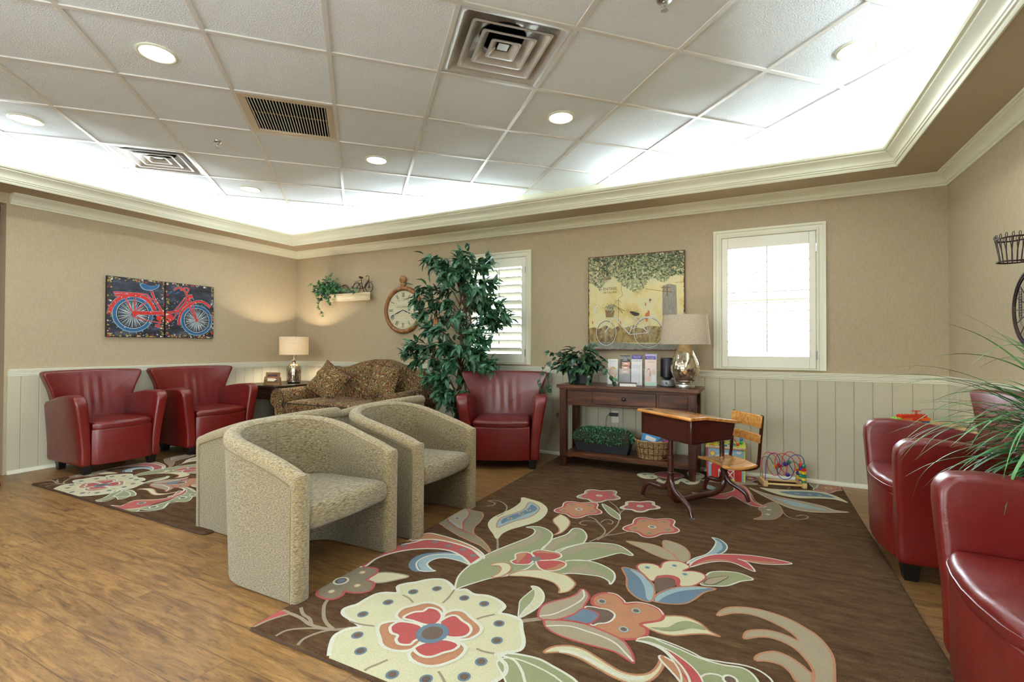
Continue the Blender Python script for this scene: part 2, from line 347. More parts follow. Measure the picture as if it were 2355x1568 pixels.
def pillow(mb, outline, th, er, fn, n=64, mi=0, dome=0.0, caps=3, es=4, dome_back=None):
    """solid of a 2-D ccw outline with rounded edges; fn maps (u,v,w) to xyz, w from 0 (back) to th (front)"""
    p = resample(outline, n); cx = sum(q[0] for q in p)/n; cy = sum(q[1] for q in p)/n
    if dome_back is None: dome_back = dome
    loops = []
    er_in = inset(p, er)
    def capl(front):
        L = []
        for k in range(caps, 0, -1):
            s_ = 1-k/(caps+0.6); dd = (dome if front else dome_back)*(1-(s_)**2*1.0)
            L.append([(cx+(q[0]-cx)*s_, cy+(q[1]-cy)*s_, (th+dd) if front else -dd) for q in er_in])
        return L
    back = capl(False)
    loops += back
    for k in range(es+1):
        a = PI/2*k/es; loops.append([(p[i][0]+(er_in[i][0]-p[i][0])*(1-math.sin(a)), p[i][1]+(er_in[i][1]-p[i][1])*(1-math.sin(a)), er*(1-math.cos(a))) for i in range(n)])
    for k in range(es+1):
        a = PI/2*k/es; loops.append([(p[i][0]+(er_in[i][0]-p[i][0])*(1-math.cos(a)), p[i][1]+(er_in[i][1]-p[i][1])*(1-math.cos(a)), th-er*(1-math.sin(a))) for i in range(n)])
    loops += list(reversed(capl(True)))
    mb.rings([[fn(*q) for q in l] for l in loops], mi)
    return mb
def fontmesh(text, size, mb, mi, X, align='CENTER', thick=0.0, sp=1.0):
    cu = bpy.data.curves.new('lettering', 'FONT'); cu.body = text; cu.size = size; cu.align_x = align; cu.align_y = 'CENTER'; cu.resolution_u = 3; cu.space_character = sp
    if thick: cu.offset = thick
    o = bpy.data.objects.new('lettering', cu); COL.objects.link(o)
    bpy.context.view_layer.update()
    me = o.evaluated_get(bpy.context.evaluated_depsgraph_get()).to_mesh()
    mb.add([tuple(v.co) for v in me.vertices], [tuple(p.vertices) for p in me.polygons], mi, X)
    bpy.data.objects.remove(o); bpy.data.curves.remove(cu)
RUGDATA = '''1;c;w;16;343,471,306,515,321,551,357,586,393,633,451,663,516,638,556,603,575,618,599,633,651,614,713,630,774,618,821,586,825,535,867,537,921,527,957,468,998,401,1005,353,968,314,961,281,999,255,1016,211,996,150,961,93,897,30,819,-24,711,-42,508,-14,439,-4,351,92,345,143,361,175,386,199,318,218,260,233,234,259,239,288,255,317,258,368,267,417,294,446|2;;n;9;375,465,416,456,458,435|2;;n;9;554,607,568,542,572,489|2;;n;9;764,451,783,481,812,513|2;;n;9;862,287,896,285,933,292|2;;n;9;811,123,840,104,866,84|2;;n;9;616,92,604,62,586,21,598,-20|2;;n;9;320,207,374,211,432,226|2;k;b;22;400,508|2;k;b;22;478,579|2;k;b;22;360,388|2;k;b;22;331,269|2;k;b;22;416,152|2;k;b;22;497,86|2;k;b;22;682,40|2;k;b;22;632,567|2;k;b;22;733,565|2;k;b;22;859,465|2;k;b;22;905,364|2;k;b;22;914,232|2;k;b;22;902,140|2;k;b;22;797,73|2;o;w;14;476,312,450,343,450,383,473,415,505,459,554,470,607,450,635,399,634,326,563,301|2;o;w;14;628,408,637,452,668,474,700,471,735,451,796,421,823,388,819,347,798,315,741,296,657,315|2;o;w;14;659,166,678,137,709,125,755,125,792,145,819,181,834,217,830,264,803,286,760,290,677,248|2;o;w;14;496,297,447,254,460,214,502,179,542,147,586,139,627,150,658,181,651,245,591,304|3;r;w;12;496,322,507,372,538,399,543,430,581,436,619,416,639,383,641,347,631,330,592,322,546,323|3;r;w;12;649,357,647,393,662,426,685,431,722,413,758,401,783,379,791,349,780,322,740,299,707,306|3;r;w;12;660,182,666,215,683,240,721,275,770,284,796,271,793,240,771,213,745,173,707,162|3;r;w;12;491,253,500,293,542,309,593,311,623,286,645,253,634,220,633,194,595,179,566,196,555,218,521,222|4;k;b;62;664,290|1;r;n;12;14,8,-7,46,-9,96,-2,138,58,138,46,109,26,63|1;;n;16;-3,134,74,139,137,134,206,120,306,136,357,176|1;;n;14;62,190,113,159,163,148,208,120|1;;n;15;113,286,140,242,210,179,267,150,302,141|1;;n;11;145,8,149,49,182,80,236,111,294,130|1;;n;12;266,7,254,45,269,91,296,128,333,157|1;v;r;13;-1,288,-14,345,-19,440,-15,558,34,594,100,605,129,567,131,527,135,499,180,492,206,467,219,428,197,394,151,375,121,377,138,350,140,317,122,293,80,286,34,297,6,328|2;c;o;19;73,344|2;c;o;19;137,436|2;c;o;19;64,544|2;b;w;36;37,434|3;b;k;26;37,434|1;c;t;10;137,509,137,576,200,609,288,615,261,563,222,514,180,492|1;r;w;13;-14,596,-25,712,-20,802,6,872,56,945,99,1016,198,1042,305,1037,398,1016,482,972,498,929,483,861,405,912,304,946,198,925,102,860,43,779,16,691,29,599|1;o;w;10;-14,909,21,989,44,1090,137,1099,254,1084,377,1051,479,992,511,946,479,960,385,1021,284,1038,176,1043,91,1012|2;v;b;17;36,883|2;v;b;17;160,1006|2;v;b;17;256,996|2;v;b;17;355,990|2;v;b;17;442,952|1;b;;0;273,669,221,698,187,759,186,831,235,888,306,929,372,933,319,910,254,862,229,801,247,740,307,686|1;l;w;9;307,686,257,716,225,768,236,846,297,899,370,921,434,896,484,852,415,866,324,860,285,819,288,761,344,724,368,717|1;v;o;9;-16,1268,-30,1380,-16,1478,-2,1561,71,1551,148,1544,196,1479,227,1377,243,1290,291,1210,375,1155,461,1082,506,1020,422,1074,347,1100,237,1139,133,1188,32,1244|2;t;l;10;-21,1376,-25,1492,-11,1576,64,1520,102,1448,122,1356,182,1243,94,1292|3;;r;9;-16,1370,88,1273,201,1222,316,1187|3;;r;9;-14,1575,64,1520,110,1435,132,1344,208,1226|3;k;l;18;19,1456|3;k;l;18;66,1374|1;;n;11;115,1671,143,1705,134,1752,87,1769,71,1772,94,1805,160,1797,230,1740,270,1663,283,1577,276,1520|1;c;c;8;447,1206,393,1262,325,1332,281,1405,264,1497,276,1592,295,1715,287,1852,250,1951,318,1942,405,1912,477,1848,520,1774,544,1659,537,1553,492,1449,452,1367,437,1285|2;l;o;8;372,1349,329,1429,312,1522,350,1630,369,1734,341,1879,405,1851,458,1789,476,1677,455,1578,417,1508,388,1412|3;b;;0;365,1423,334,1482,347,1575,378,1663,388,1762,379,1837,439,1789,451,1719,419,1629,399,1532,373,1477|4;k;c;16;367,1524|4;k;c;16;396,1632|4;k;c;16;408,1719|1;;n;12;443,1217,479,1155,522,1076|1;g;w;9;555,615,524,666,497,736,486,831,492,954,522,1076,564,1199,601,1312,600,1398,565,1440,522,1441,569,1481,633,1475,699,1420,728,1336,738,1249,735,1185,728,1098,776,1012,754,907,701,831,644,774,595,693,570,645|2;t;;0;513,954,531,1068,578,1180,615,1292,614,1391,578,1447,636,1417,662,1344,656,1259,626,1167,572,1089,543,991|1;g;w;9;735,1185,733,1273,734,1347,779,1447,784,1553,834,1563,893,1477,907,1375,889,1340,846,1267,816,1190|2;t;;0;743,1201,745,1319,792,1411,806,1504,837,1462,827,1374,792,1303,788,1212|1;g;w;9;812,1188,825,1244,867,1316,923,1384,1009,1425,1093,1432,1180,1359,1182,1331,1126,1338,1078,1278,1043,1226,993,1167,933,1141,875,1111|2;t;;0;844,1193,892,1329,971,1388,1086,1403,1138,1380,1054,1349,962,1339,913,1240,879,1176|1;g;w;9;883,974,883,1066,902,1114,952,1154,1020,1169,1087,1150,1146,1108,1171,1044,1168,978,1152,1006,1105,1029,1041,1020,971,999,935,976|2;t;;0;945,996,960,1053,992,1101,1005,1129,1035,1092,1086,1078,1155,1026,1093,1042,1020,1029|2;g;;0;742,983,751,1181,855,1164,916,1062,880,982,765,933|3;r;w;10;651,980,659,1017,636,1063,657,1103,691,1114,732,1089,749,1041,748,992,708,966,677,961|3;r;w;10;705,1116,715,1162,751,1181,799,1184,838,1184,861,1149,848,1109,811,1073,764,1060|3;r;w;10;766,1039,799,1067,857,1097,906,1089,918,1053,903,1004,874,974,838,965,803,983|4;o;;0;686,976,647,1056,661,1093,686,1094,690,1033,691,990|4;o;;0;715,1127,746,1169,801,1180,842,1174,855,1146,822,1164,766,1147|4;o;;0;909,1069,905,1020,871,982,845,979,874,1020,883,1066|5;v;b;26;753,1060|3;;w;10;699,835,730,890,759,946,765,1016|3;c;o;8;577,888,596,930,638,952,678,930,695,887,693,846,681,807,647,785,656,837,646,882,619,905|3;c;o;8;711,837,730,890,767,929,834,963,894,969,958,963,1016,918,1026,878,1019,828,994,798,983,797,975,827,934,867,869,880,787,866|1;c;o;8;713,1399,725,1463,699,1525,642,1591,618,1645,622,1716,628,1746,682,1712,732,1637,747,1549,744,1457|1;c;w;9;911,537,909,606,909,666,889,728,868,776,850,797,882,800,923,762,946,709,948,649,935,591|2;g;w;5;908,542,879,606,860,657,862,714,873,774,899,725,909,666,906,612|1;;n;24;923,512,949,536,993,572|1;t;r;9;984,574,964,620,962,671,991,724,1029,768,1057,822,1063,876,1096,859,1116,820,1118,766,1119,707,1098,661,1066,609,1025,575|2;;w;8;982,587,1024,622,1057,682,1087,758,1094,817,1072,872|1;o;r;14;1143,779,1132,827,1149,873,1178,895,1216,898,1255,863,1273,841,1311,874,1358,881,1405,862,1430,826,1429,787,1404,759,1360,717,1390,693,1395,652,1367,611,1308,584,1252,600,1181,607,1152,645,1200,701,1193,754,1164,765|2;;w;6;1178,897,1216,900,1259,865,1271,849,1310,875,1358,882,1404,866,1430,826|2;k;w;8;1128,726,1146,750,1185,755,1220,759,1251,738,1254,699,1239,664,1211,643,1186,624|3;b;r;8;1074,607,1101,655,1122,720,1166,720,1192,708,1196,669,1176,622,1128,617|3;k;l;19;1176,812|3;k;l;19;1310,649|3;k;l;19;1324,804|2;t;r;9;1010,567,1046,586,1103,608,1171,616,1228,607,1285,593,1329,574,1359,538,1382,496,1389,464,1358,479,1310,497,1242,495,1171,493,1101,499,1044,519|3;;w;8;1032,532,1084,562,1129,575,1185,572,1254,565,1307,545,1351,507,1387,473|1;c;o;9;1089,378,1092,402,1113,432,1157,457,1208,461,1264,441,1313,420,1358,404,1402,407,1443,433,1463,477,1470,536,1473,553,1483,492,1467,422,1435,374,1397,359,1339,366,1275,386,1207,407,1143,406,1111,390|2;;w;16;1135,410,1176,423,1235,416,1302,395,1350,381,1397,382,1437,407|1;g;w;10;936,290,977,316,1027,331,1090,337,1150,322,1199,308,1241,289,1275,249,1204,172,1138,159,1094,209,1061,253,1017,290,978,295|1;c;o;9;1362,722,1400,780,1446,826,1510,851,1567,834,1609,790,1648,771,1601,765,1551,739,1493,699,1446,689,1401,698|2;g;;0;1398,711,1459,742,1488,794,1524,824,1572,818,1595,790,1547,780,1502,739,1456,712|2;c;r;9;1246,1195,1238,1232,1255,1265,1300,1282,1335,1270,1345,1252,1346,1318,1373,1357,1418,1374,1457,1357,1475,1324,1450,1271,1492,1292,1537,1287,1557,1248,1537,1185,1516,1144,1478,1109,1452,1116,1427,1176,1383,1175,1350,1158,1342,1101,1304,1113|3;r;;0;1345,1134,1365,1177,1406,1198,1443,1184,1455,1143,1451,1095,1435,1117,1426,1154,1393,1164|3;k;;0;1345,1112,1369,1149,1402,1163,1427,1144,1438,1099,1404,1042,1368,1004|3;b;l;14;1287,1228|3;b;l;14;1404,1311|3;b;l;14;1463,1238|2;b;o;9;1175,1170,1226,1179,1272,1162,1320,1100,1351,1054,1365,984,1364,910,1329,901,1281,931,1242,988,1218,1080|3;l;;0;1214,1167,1270,1150,1318,1088,1348,1043,1363,973,1360,912,1340,933,1313,1025,1270,1106|2;b;o;9;1371,918,1374,970,1401,1035,1455,1097,1517,1134,1606,1155,1562,1094,1530,1013,1497,956,1446,926,1400,915|3;l;;0;1377,930,1382,974,1413,1037,1463,1095,1526,1132,1574,1141,1521,1102,1461,1052,1414,981,1391,920|1;t;o;8;1115,1507,1186,1528,1264,1531,1344,1486,1393,1418,1408,1381,1352,1371,1272,1408,1213,1447|1;t;o;8;1323,1504,1302,1618,1366,1613,1422,1569,1456,1490,1460,1414,1441,1379,1417,1379,1379,1450|1;l;w;7;1456,1368,1484,1452,1534,1530,1560,1626,1568,1732,1543,1789,1585,1779,1623,1716,1627,1646,1606,1580,1563,1525,1513,1441|2;b;;0;1560,1774,1585,1772,1622,1700,1622,1643,1606,1583,1583,1569,1607,1650,1593,1730|2;r;w;8;1474,1330,1488,1416,1553,1526,1634,1581,1753,1622,1865,1628,1933,1607,1819,1542,1731,1534,1686,1543,1732,1516,1766,1427,1728,1442,1666,1482,1603,1469,1535,1409|3;o;;0;1482,1345,1532,1438,1597,1497,1665,1500,1621,1484,1559,1446|3;o;;0;1718,1546,1798,1568,1877,1596,1819,1551,1745,1535|1;g;w;8;1539,1171,1558,1287,1585,1334,1648,1367,1704,1373,1758,1335,1706,1287,1655,1215,1604,1184|2;t;k;5;1554,1188,1574,1251,1651,1312,1617,1231,1587,1187|1;t;o;9;1632,922,1634,955,1664,1008,1719,1040,1791,1052,1878,1032,1944,983,1984,933,2012,838,2005,715,1983,603,1921,571,1944,684,1924,769,1883,829,1821,850,1775,833,1733,798,1728,816,1739,856,1776,886,1822,902,1871,896,1912,876,1888,926,1824,973,1755,993,1691,976|1;t;o;9;1768,675,1770,703,1793,736,1831,763,1872,755,1906,725,1926,697,1938,676,1923,597,1887,619,1873,658,1846,689,1801,689|1;g;w;8;1368,605,1407,645,1454,636,1525,620,1592,600,1667,598,1727,611,1762,586,1776,537,1729,493,1617,456,1581,526,1532,563,1481,598,1420,612|2;r;w;6;1432,605,1488,595,1538,567,1580,531,1612,479,1620,418,1582,399,1573,459,1544,518,1515,549,1476,583|2;o;w;7;1367,598,1426,602,1476,589,1514,554,1548,514,1575,460,1582,399,1558,386,1548,461,1534,502,1501,553,1462,588,1412,601|1;;w;8;1399,648,1452,648,1509,638,1564,622,1604,606,1666,614,1727,628,1774,624,1808,599,1821,570|3;k;w;26;1693,524|1;r;w;8;1359,1792,1337,1755,1304,1730,1279,1711,1263,1681,1243,1642,1214,1617,1183,1620,1160,1644,1141,1661,1114,1663,1079,1663,1053,1683,1052,1723,1070,1765,1084,1798,1081,1832,1078,1877,1093,1921,1128,1943,1166,1941,1195,1941,1223,1961,1259,1988,1295,1990,1314,1959,1315,1914,1317,1880,1334,1857,1355,1830|2;o;;0;1331,1792,1314,1762,1286,1742,1266,1725,1252,1700,1237,1669,1212,1648,1187,1651,1168,1670,1152,1685,1130,1686,1101,1686,1080,1703,1080,1736,1094,1770,1106,1797,1104,1825,1101,1862,1113,1897,1142,1915,1173,1914,1197,1914,1219,1930,1249,1952,1278,1954,1293,1928,1295,1892,1297,1864,1310,1846,1328,1824|3;v;b;13;1298,1793|3;v;b;13;1210,1686|3;v;b;13;1113,1728|3;v;b;13;1138,1869|3;v;b;13;1257,1910|3;b;c;24;1204,1795|1;r;w;8;858,1893,841,1858,811,1834,788,1816,777,1787,762,1751,736,1727,705,1731,678,1753,657,1770,629,1771,594,1772,565,1791,559,1829,572,1868,581,1900,574,1932,564,1974,573,2015,606,2036,644,2034,673,2034,698,2053,730,2078,766,2080,789,2050,797,2008,804,1976,823,1955,849,1929|2;o;;0;830,1893,816,1865,792,1845,773,1830,763,1806,752,1776,730,1756,704,1759,682,1778,665,1792,642,1793,613,1794,590,1810,585,1841,595,1874,603,1899,597,1926,590,1960,597,1993,624,2010,654,2009,678,2009,699,2024,725,2044,754,2046,773,2022,780,1988,785,1962,801,1944,822,1923|3;v;b;13;796,1894|3;v;b;13;723,1793|3;v;b;13;619,1833|3;v;b;13;626,1967|3;v;b;13;739,2005|3;b;c;24;701,1897|1;t;w;8;889,2249,871,2215,841,2192,818,2174,805,2146,790,2110,764,2087,733,2090,709,2112,689,2128,662,2129,628,2130,602,2148,598,2185,611,2223,622,2253,617,2284,609,2325,620,2364,652,2384,688,2383,716,2384,741,2402,773,2426,807,2429,829,2400,834,2360,839,2329,857,2309,881,2284|2;r;;0;862,2250,847,2222,823,2203,804,2188,794,2165,781,2135,759,2115,734,2118,714,2136,697,2150,676,2151,648,2151,626,2167,623,2197,634,2228,643,2253,639,2278,633,2311,642,2343,668,2359,697,2359,720,2359,741,2374,767,2393,794,2396,812,2373,817,2340,821,2315,836,2299,855,2278|3;v;b;13;829,2250|3;v;b;13;754,2151|3;v;b;13;656,2189|3;v;b;13;668,2318|3;v;b;13;779,2356|3;l;c;24;737,2252|1;c;w;8;1185,2177,1171,2147,1146,2124,1127,2106,1118,2082,1106,2052,1084,2029,1058,2026,1037,2039,1020,2049,998,2045,969,2040,946,2050,942,2077,953,2109,960,2134,955,2157,948,2186,956,2218,981,2239,1011,2245,1035,2250,1055,2268,1081,2292,1110,2300,1128,2283,1135,2252,1140,2230,1156,2217,1177,2202|2;r;;0;1162,2172,1151,2148,1130,2129,1115,2114,1107,2095,1097,2069,1080,2050,1058,2049,1040,2059,1026,2067,1008,2064,985,2060,966,2068,963,2091,971,2117,978,2137,974,2156,968,2180,974,2206,995,2223,1020,2228,1039,2232,1055,2247,1077,2266,1100,2273,1115,2259,1120,2234,1125,2216,1138,2206,1155,2193|3;v;b;13;1134,2167|3;v;b;13;1074,2077|3;v;b;13;990,2091|3;v;b;13;997,2191|3;v;b;13;1088,2240|3;l;c;24;1057,2152|1;;n;9;963,1449,989,1532,1047,1598,1115,1689|1;;n;9;987,1540,1006,1710,991,1847,968,1970,989,2089|1;;n;8;835,2164,915,2063,970,1948|1;g;w;7;807,2084,869,2040,942,1957,976,1906,996,1828,927,1880,867,1965|1;;n;10;931,1405,971,1524,962,1614,911,1689,853,1767,795,1794|1;;n;8;903,1720,910,1778,938,1803,968,1772,969,1733,945,1735|1;;n;8;892,1715,852,1730,800,1703,788,1661,810,1637,837,1644|1;c;t;6;854,2986,901,3071,991,3077,1054,2920,1174,2910,1224,3045,1299,2975,1360,3116,1353,2933,1287,2865,1221,2935,1209,2841,1124,2798,1039,2858,1048,2953,990,2887,920,2887|1;c;t;6;1238,3287,1355,3267,1381,3164,1325,3042,1256,3137|2;r;w;6;978,3071,1045,3186,1130,3222,1223,3120,1162,2994,1072,2966|3;k;b;16;914,3006|3;k;b;16;987,2952|3;k;b;16;1093,2886|3;k;b;16;1166,2906|3;k;b;16;1270,2942|3;k;b;16;1331,3027|3;k;b;16;1324,3231|3;k;b;24;1098,3133|1;r;w;7;1339,2652,1410,2659,1484,2668,1567,2755,1622,2876,1602,2995,1631,3043,1686,3005,1726,2838,1748,2650,1795,2568,1834,2538,1762,2513,1701,2572,1621,2695,1575,2601,1491,2572,1416,2590|2;k;l;15;1443,2623|2;k;l;15;1566,2696|2;k;l;15;1670,2729|2;k;l;15;1696,2650|1;l;w;6;1407,2910,1450,2916,1493,2857,1540,2849,1504,2815,1442,2814|2;;o;9;1616,3036,1686,3038,1740,2815,1762,2657,1821,2544|1;t;c;7;1724,2992,1784,2928,1841,2882,1937,2830,2069,2788,2180,2742,2247,2677,2323,2670,2201,2602,2082,2557,1978,2587,1878,2717,1798,2845|2;l;r;4;1840,2823,1935,2787,2034,2757,2126,2701,2213,2648,2093,2623,1994,2646,1920,2738|3;v;w;10;1940,2749|3;v;w;10;2002,2719|3;v;w;10;2064,2682|1;c;c;7;1799,3031,1873,3037,1983,3063,2130,3123,2233,3115,2304,3035,2351,2908,2281,2952,2180,2928,2041,2870,1940,2889,1871,2943|2;b;l;6;1929,2973,2017,3034,2125,3075,2215,3076,2286,2997,2191,2976,2045,2929|3;v;c;13;2049,2984|3;v;c;13;2130,3002|3;v;c;13;2195,3013|1;v;o;7;1756,2231,1799,2308,1806,2403,1788,2489,1857,2652,1897,2673,1925,2560,1926,2442,1884,2308,1829,2258|2;l;w;13;1849,2479|2;l;w;13;1840,2374|1;;n;8;1929,2489,1954,2388,2006,2360,2056,2397,2073,2449,2044,2468,2005,2425|1;r;w;8;2378,3274,2360,3242,2335,3219,2316,3201,2302,3175,2285,3142,2262,3118,2242,3119,2230,3136,2220,3149,2203,3148,2180,3146,2167,3160,2172,3192,2188,3227,2201,3254,2204,3281,2208,3315,2222,3351,2247,3370,2271,3373,2289,3376,2309,3394,2335,3418,2358,3423,2367,3401,2363,3366,2361,3340,2369,3324,2380,3304|2;o;;0;2360,3272,2345,3246,2325,3227,2309,3212,2298,3190,2283,3163,2265,3144,2248,3144,2238,3159,2230,3169,2216,3169,2198,3167,2186,3179,2191,3205,2204,3233,2215,3256,2218,3278,2220,3306,2232,3334,2253,3351,2272,3353,2287,3355,2303,3370,2324,3389,2343,3394,2351,3376,2348,3348,2346,3326,2352,3313,2362,3297|3;v;b;13;2338,3269|3;v;b;13;2268,3175|3;v;b;13;2211,3201|3;v;b;13;2245,3315|3;v;b;13;2325,3358|3;v;c;24;2277,3263|1;t;w;6;1367,3046,1482,3160,1643,3189,1785,3140,1685,3071,1529,3042|1;;n;10;1373,3067,1566,3113,1800,3097,1996,3166,1992,3099|1;v;w;8;1798,3294,1788,3272,1773,3257,1762,3245,1754,3227,1745,3204,1731,3189,1718,3190,1708,3202,1700,3212,1688,3211,1673,3210,1662,3221,1663,3243,1672,3266,1678,3285,1678,3303,1678,3326,1685,3350,1700,3363,1716,3364,1728,3366,1741,3378,1756,3393,1771,3397,1779,3381,1780,3358,1780,3340,1787,3329,1797,3315|2;r;;0;1786,3293,1778,3275,1765,3263,1756,3253,1750,3238,1742,3219,1731,3206,1720,3207,1712,3218,1705,3225,1695,3225,1683,3224,1674,3233,1675,3251,1682,3270,1688,3286,1688,3300,1687,3320,1693,3339,1706,3349,1718,3351,1729,3352,1739,3361,1751,3374,1764,3377,1770,3364,1771,3345,1771,3331,1777,3321,1785,3310|3;v;b;13;1771,3292|3;v;b;13;1731,3228|3;v;b;13;1689,3248|3;v;b;13;1703,3325|3;v;b;13;1754,3353|3;c;c;24;1730,3289|1;g;w;6;2150,3452,2194,3439,2246,3230,2174,3225|1;o;w;8;1328,-70,1310,-22,1391,13,1471,36,1471,71,1421,164,1443,214,1543,285,1583,360,1545,444,1464,535,1488,549,1575,488,1634,389,1651,223,1667,92,1603,9,1539,-61,1440,-63|2;r;;0;1350,-64,1348,-24,1429,11,1503,31,1450,107,1460,174,1559,244,1616,340,1579,436,1540,495,1645,396,1657,251,1658,133,1619,30,1524,-48,1440,-51|1;g;w;8;1570,-76,1613,4,1677,86,1692,200,1676,337,1603,477,1655,535,1769,468,1828,376,1718,312,1826,184,1805,105,1707,70,1736,42,1683,-32,1671,-82|3;k;l;34;1553,167|3;k;l;34;1487,-46|3;k;w;34;1742,159|3;k;w;34;1702,429|1;g;w;7;1133,21,1117,88,1024,195,963,257,1014,302,1169,279,1273,205,1276,130,1158,165,1198,84,1190,29|1;;w;8;1173,-66,1136,-15,1174,8,1234,55,1183,153|1;;w;8;1237,-65,1209,-9,1229,52|1;;w;8;1710,-80,1689,-7,1756,43,1819,91,1845,173,1749,280,1766,315,1806,438'''
# ================================================================ the setting
def struct(mb, name, m, parent=None, **k):
    o = mb.build(name, m, parent, **k)
    if parent is None: o['kind'] = 'structure'
    return o
HX = -7.3                                  # hall beyond the opening in the left wall
OY0, OY1 = 0.55, 1.735                     # opening
WT = 0.12
struct(MB().box(LX-WT, RX+0.1, FY-0.1, D+0.1, -0.12, 0.0).box(HX-0.1, LX-WT, OY0-0.5, OY1+0.45, -0.12, 0.0), 'floor', 'floor', smooth=False)
# walls (plaster + wallpaper); back wall with two window holes
WIN = [(-2.925, -2.197), (-0.268, 0.450)]
WZ0, WZ1 = 0.955, 2.078
mb = MB(); xs = [LX-WT, WIN[0][0], WIN[0][1], WIN[1][0], WIN[1][1], RX+WT]
for i in range(5):
    if i in (1, 3):
        mb.box(xs[i], xs[i+1], D, D+WT, 0, WZ0); mb.box(xs[i], xs[i+1], D, D+WT, WZ1, ZC+0.1)
    else: mb.box(xs[i], xs[i+1], D, D+WT, 0, ZC+0.1)
struct(mb, 'wall_back', 'wallpaper', smooth=False)
mb = MB(); mb.box(RX, RX+WT, RWIN_ADDED[1], D, 0, ZC+0.1); mb.box(RX, RX+WT, FY, RWIN_ADDED[0], 0, ZC+0.1); mb.box(RX, RX+WT, RWIN_ADDED[0], RWIN_ADDED[1], 0, RWIN_ADDED[2]); mb.box(RX, RX+WT, RWIN_ADDED[0], RWIN_ADDED[1], RWIN_ADDED[3], ZC+0.1)
struct(mb, 'wall_right', 'wallpaper', smooth=False)
mb = MB().box(LX-WT, LX, OY1, D, 0, ZC+0.1); mb.box(LX-WT, LX, FY, LWIN_ADDED[0], 0, ZC+0.1); mb.box(LX-WT, LX, LWIN_ADDED[1], OY0, 0, ZC+0.1); mb.box(LX-WT, LX, LWIN_ADDED[0], LWIN_ADDED[1], 0, LWIN_ADDED[2]); mb.box(LX-WT, LX, LWIN_ADDED[0], LWIN_ADDED[1], LWIN_ADDED[3], ZC+0.1); mb.box(LX-WT, LX, OY0, OY1, 2.33, ZC+0.1)
struct(mb, 'wall_left', 'wallpaper', smooth=False)
mb = MB().box(HX-WT, HX, OY0-0.4, OY1+0.35, 0, 2.5); mb.box(HX-WT, LX-WT, OY1+0.35, OY1+0.35+WT, 0, 2.5); mb.box(HX-WT, LX-WT, OY0-0.4-WT, OY0-0.4, 0, 2.5)
struct(mb, 'wall_hall', 'wallpaper', smooth=False)
struct(MB().box(HX, LX-WT, OY0-0.4, OY1+0.35, 2.5, 2.56), 'ceiling_hall', 'soffit', smooth=False)
mb = MB(); mb.box(LX-WT, FWIN_ADDED[0], FY-WT, FY, 0, ZC+0.1); mb.box(FWIN_ADDED[1], RX+WT, FY-WT, FY, 0, ZC+0.1); mb.box(FWIN_ADDED[0], FWIN_ADDED[1], FY-WT, FY, 0, FWIN_ADDED[2]); mb.box(FWIN_ADDED[0], FWIN_ADDED[1], FY-WT, FY, FWIN_ADDED[3], ZC+0.1)
struct(mb, 'wall_front', 'wallpaper', smooth=False)
fw = bpy.data.objects.new('window_3', None); COL.objects.link(fw); fw['kind'] = 'structure'  # added unseen window; its daylight lifts the ceiling
m_ = MB()
for k in range(6): xk = FWIN_ADDED[0]+(FWIN_ADDED[1]-FWIN_ADDED[0])*k/5; m_.box(xk-0.03, xk+0.03, FY-0.09, FY-0.03, FWIN_ADDED[2], FWIN_ADDED[3])
for zk in (FWIN_ADDED[2]+0.03, FWIN_ADDED[3]-0.03): m_.box(FWIN_ADDED[0], FWIN_ADDED[1], FY-0.09, FY-0.03, zk-0.03, zk+0.03)
m_.build('sash', 'cream', fw, smooth=False)
struct(MB().box(-8, 4, FY-2.6, FY-WT, 2.42, 2.55).box(RX+WT, RX+2.7, FY-.1, 3.0, 2.42, 2.55).box(LX-2.7, LX-WT, FY-.1, 0.0, 2.42, 2.55), 'ceiling_sky_blocker', 'cream', smooth=False)  # added unseen roof slabs block the sky, leaving light bounced off the ground
struct(MB().box(-14, 10, FY-9.2, FY-9.0, -0.3, 2.3), 'wall_sky_blocker', 'soffit', smooth=False); MB().box(FWIN_ADDED[0], FWIN_ADDED[1], FY-0.062, FY-0.058, FWIN_ADDED[2], FWIN_ADDED[3]).build('pane', 'glass', fw, smooth=False)  # far wall is unseen, added to cut off the low band of sky
lw_ = bpy.data.objects.new('window_5', None); COL.objects.link(lw_); lw_['kind'] = 'structure'; m_ = MB()  # added window out of view; its daylight brightens the right wall
for k in range(4): yk = LWIN_ADDED[0]+(LWIN_ADDED[1]-LWIN_ADDED[0])*k/3; m_.box(LX-0.09, LX-0.03, yk-0.03, yk+0.03, LWIN_ADDED[2], LWIN_ADDED[3])
for zk in (LWIN_ADDED[2]+0.03, LWIN_ADDED[3]-0.03): m_.box(LX-0.09, LX-0.03, LWIN_ADDED[0], LWIN_ADDED[1], zk-0.03, zk+0.03)
m_.build('sash', 'cream', lw_, smooth=False); MB().box(LX-0.062, LX-0.058, LWIN_ADDED[0], LWIN_ADDED[1], LWIN_ADDED[2], LWIN_ADDED[3]).build('pane', 'glass', lw_, smooth=False)
rw_ = bpy.data.objects.new('window_4', None); COL.objects.link(rw_); rw_['kind'] = 'structure'; m_ = MB()  # added window out of view; side daylight for ceiling and chair fronts
for k in range(4): yk = RWIN_ADDED[0]+(RWIN_ADDED[1]-RWIN_ADDED[0])*k/3; m_.box(RX+0.03, RX+0.09, yk-0.03, yk+0.03, RWIN_ADDED[2], RWIN_ADDED[3])
for zk in (RWIN_ADDED[2]+0.03, RWIN_ADDED[3]-0.03): m_.box(RX+0.03, RX+0.09, RWIN_ADDED[0], RWIN_ADDED[1], zk-0.03, zk+0.03)
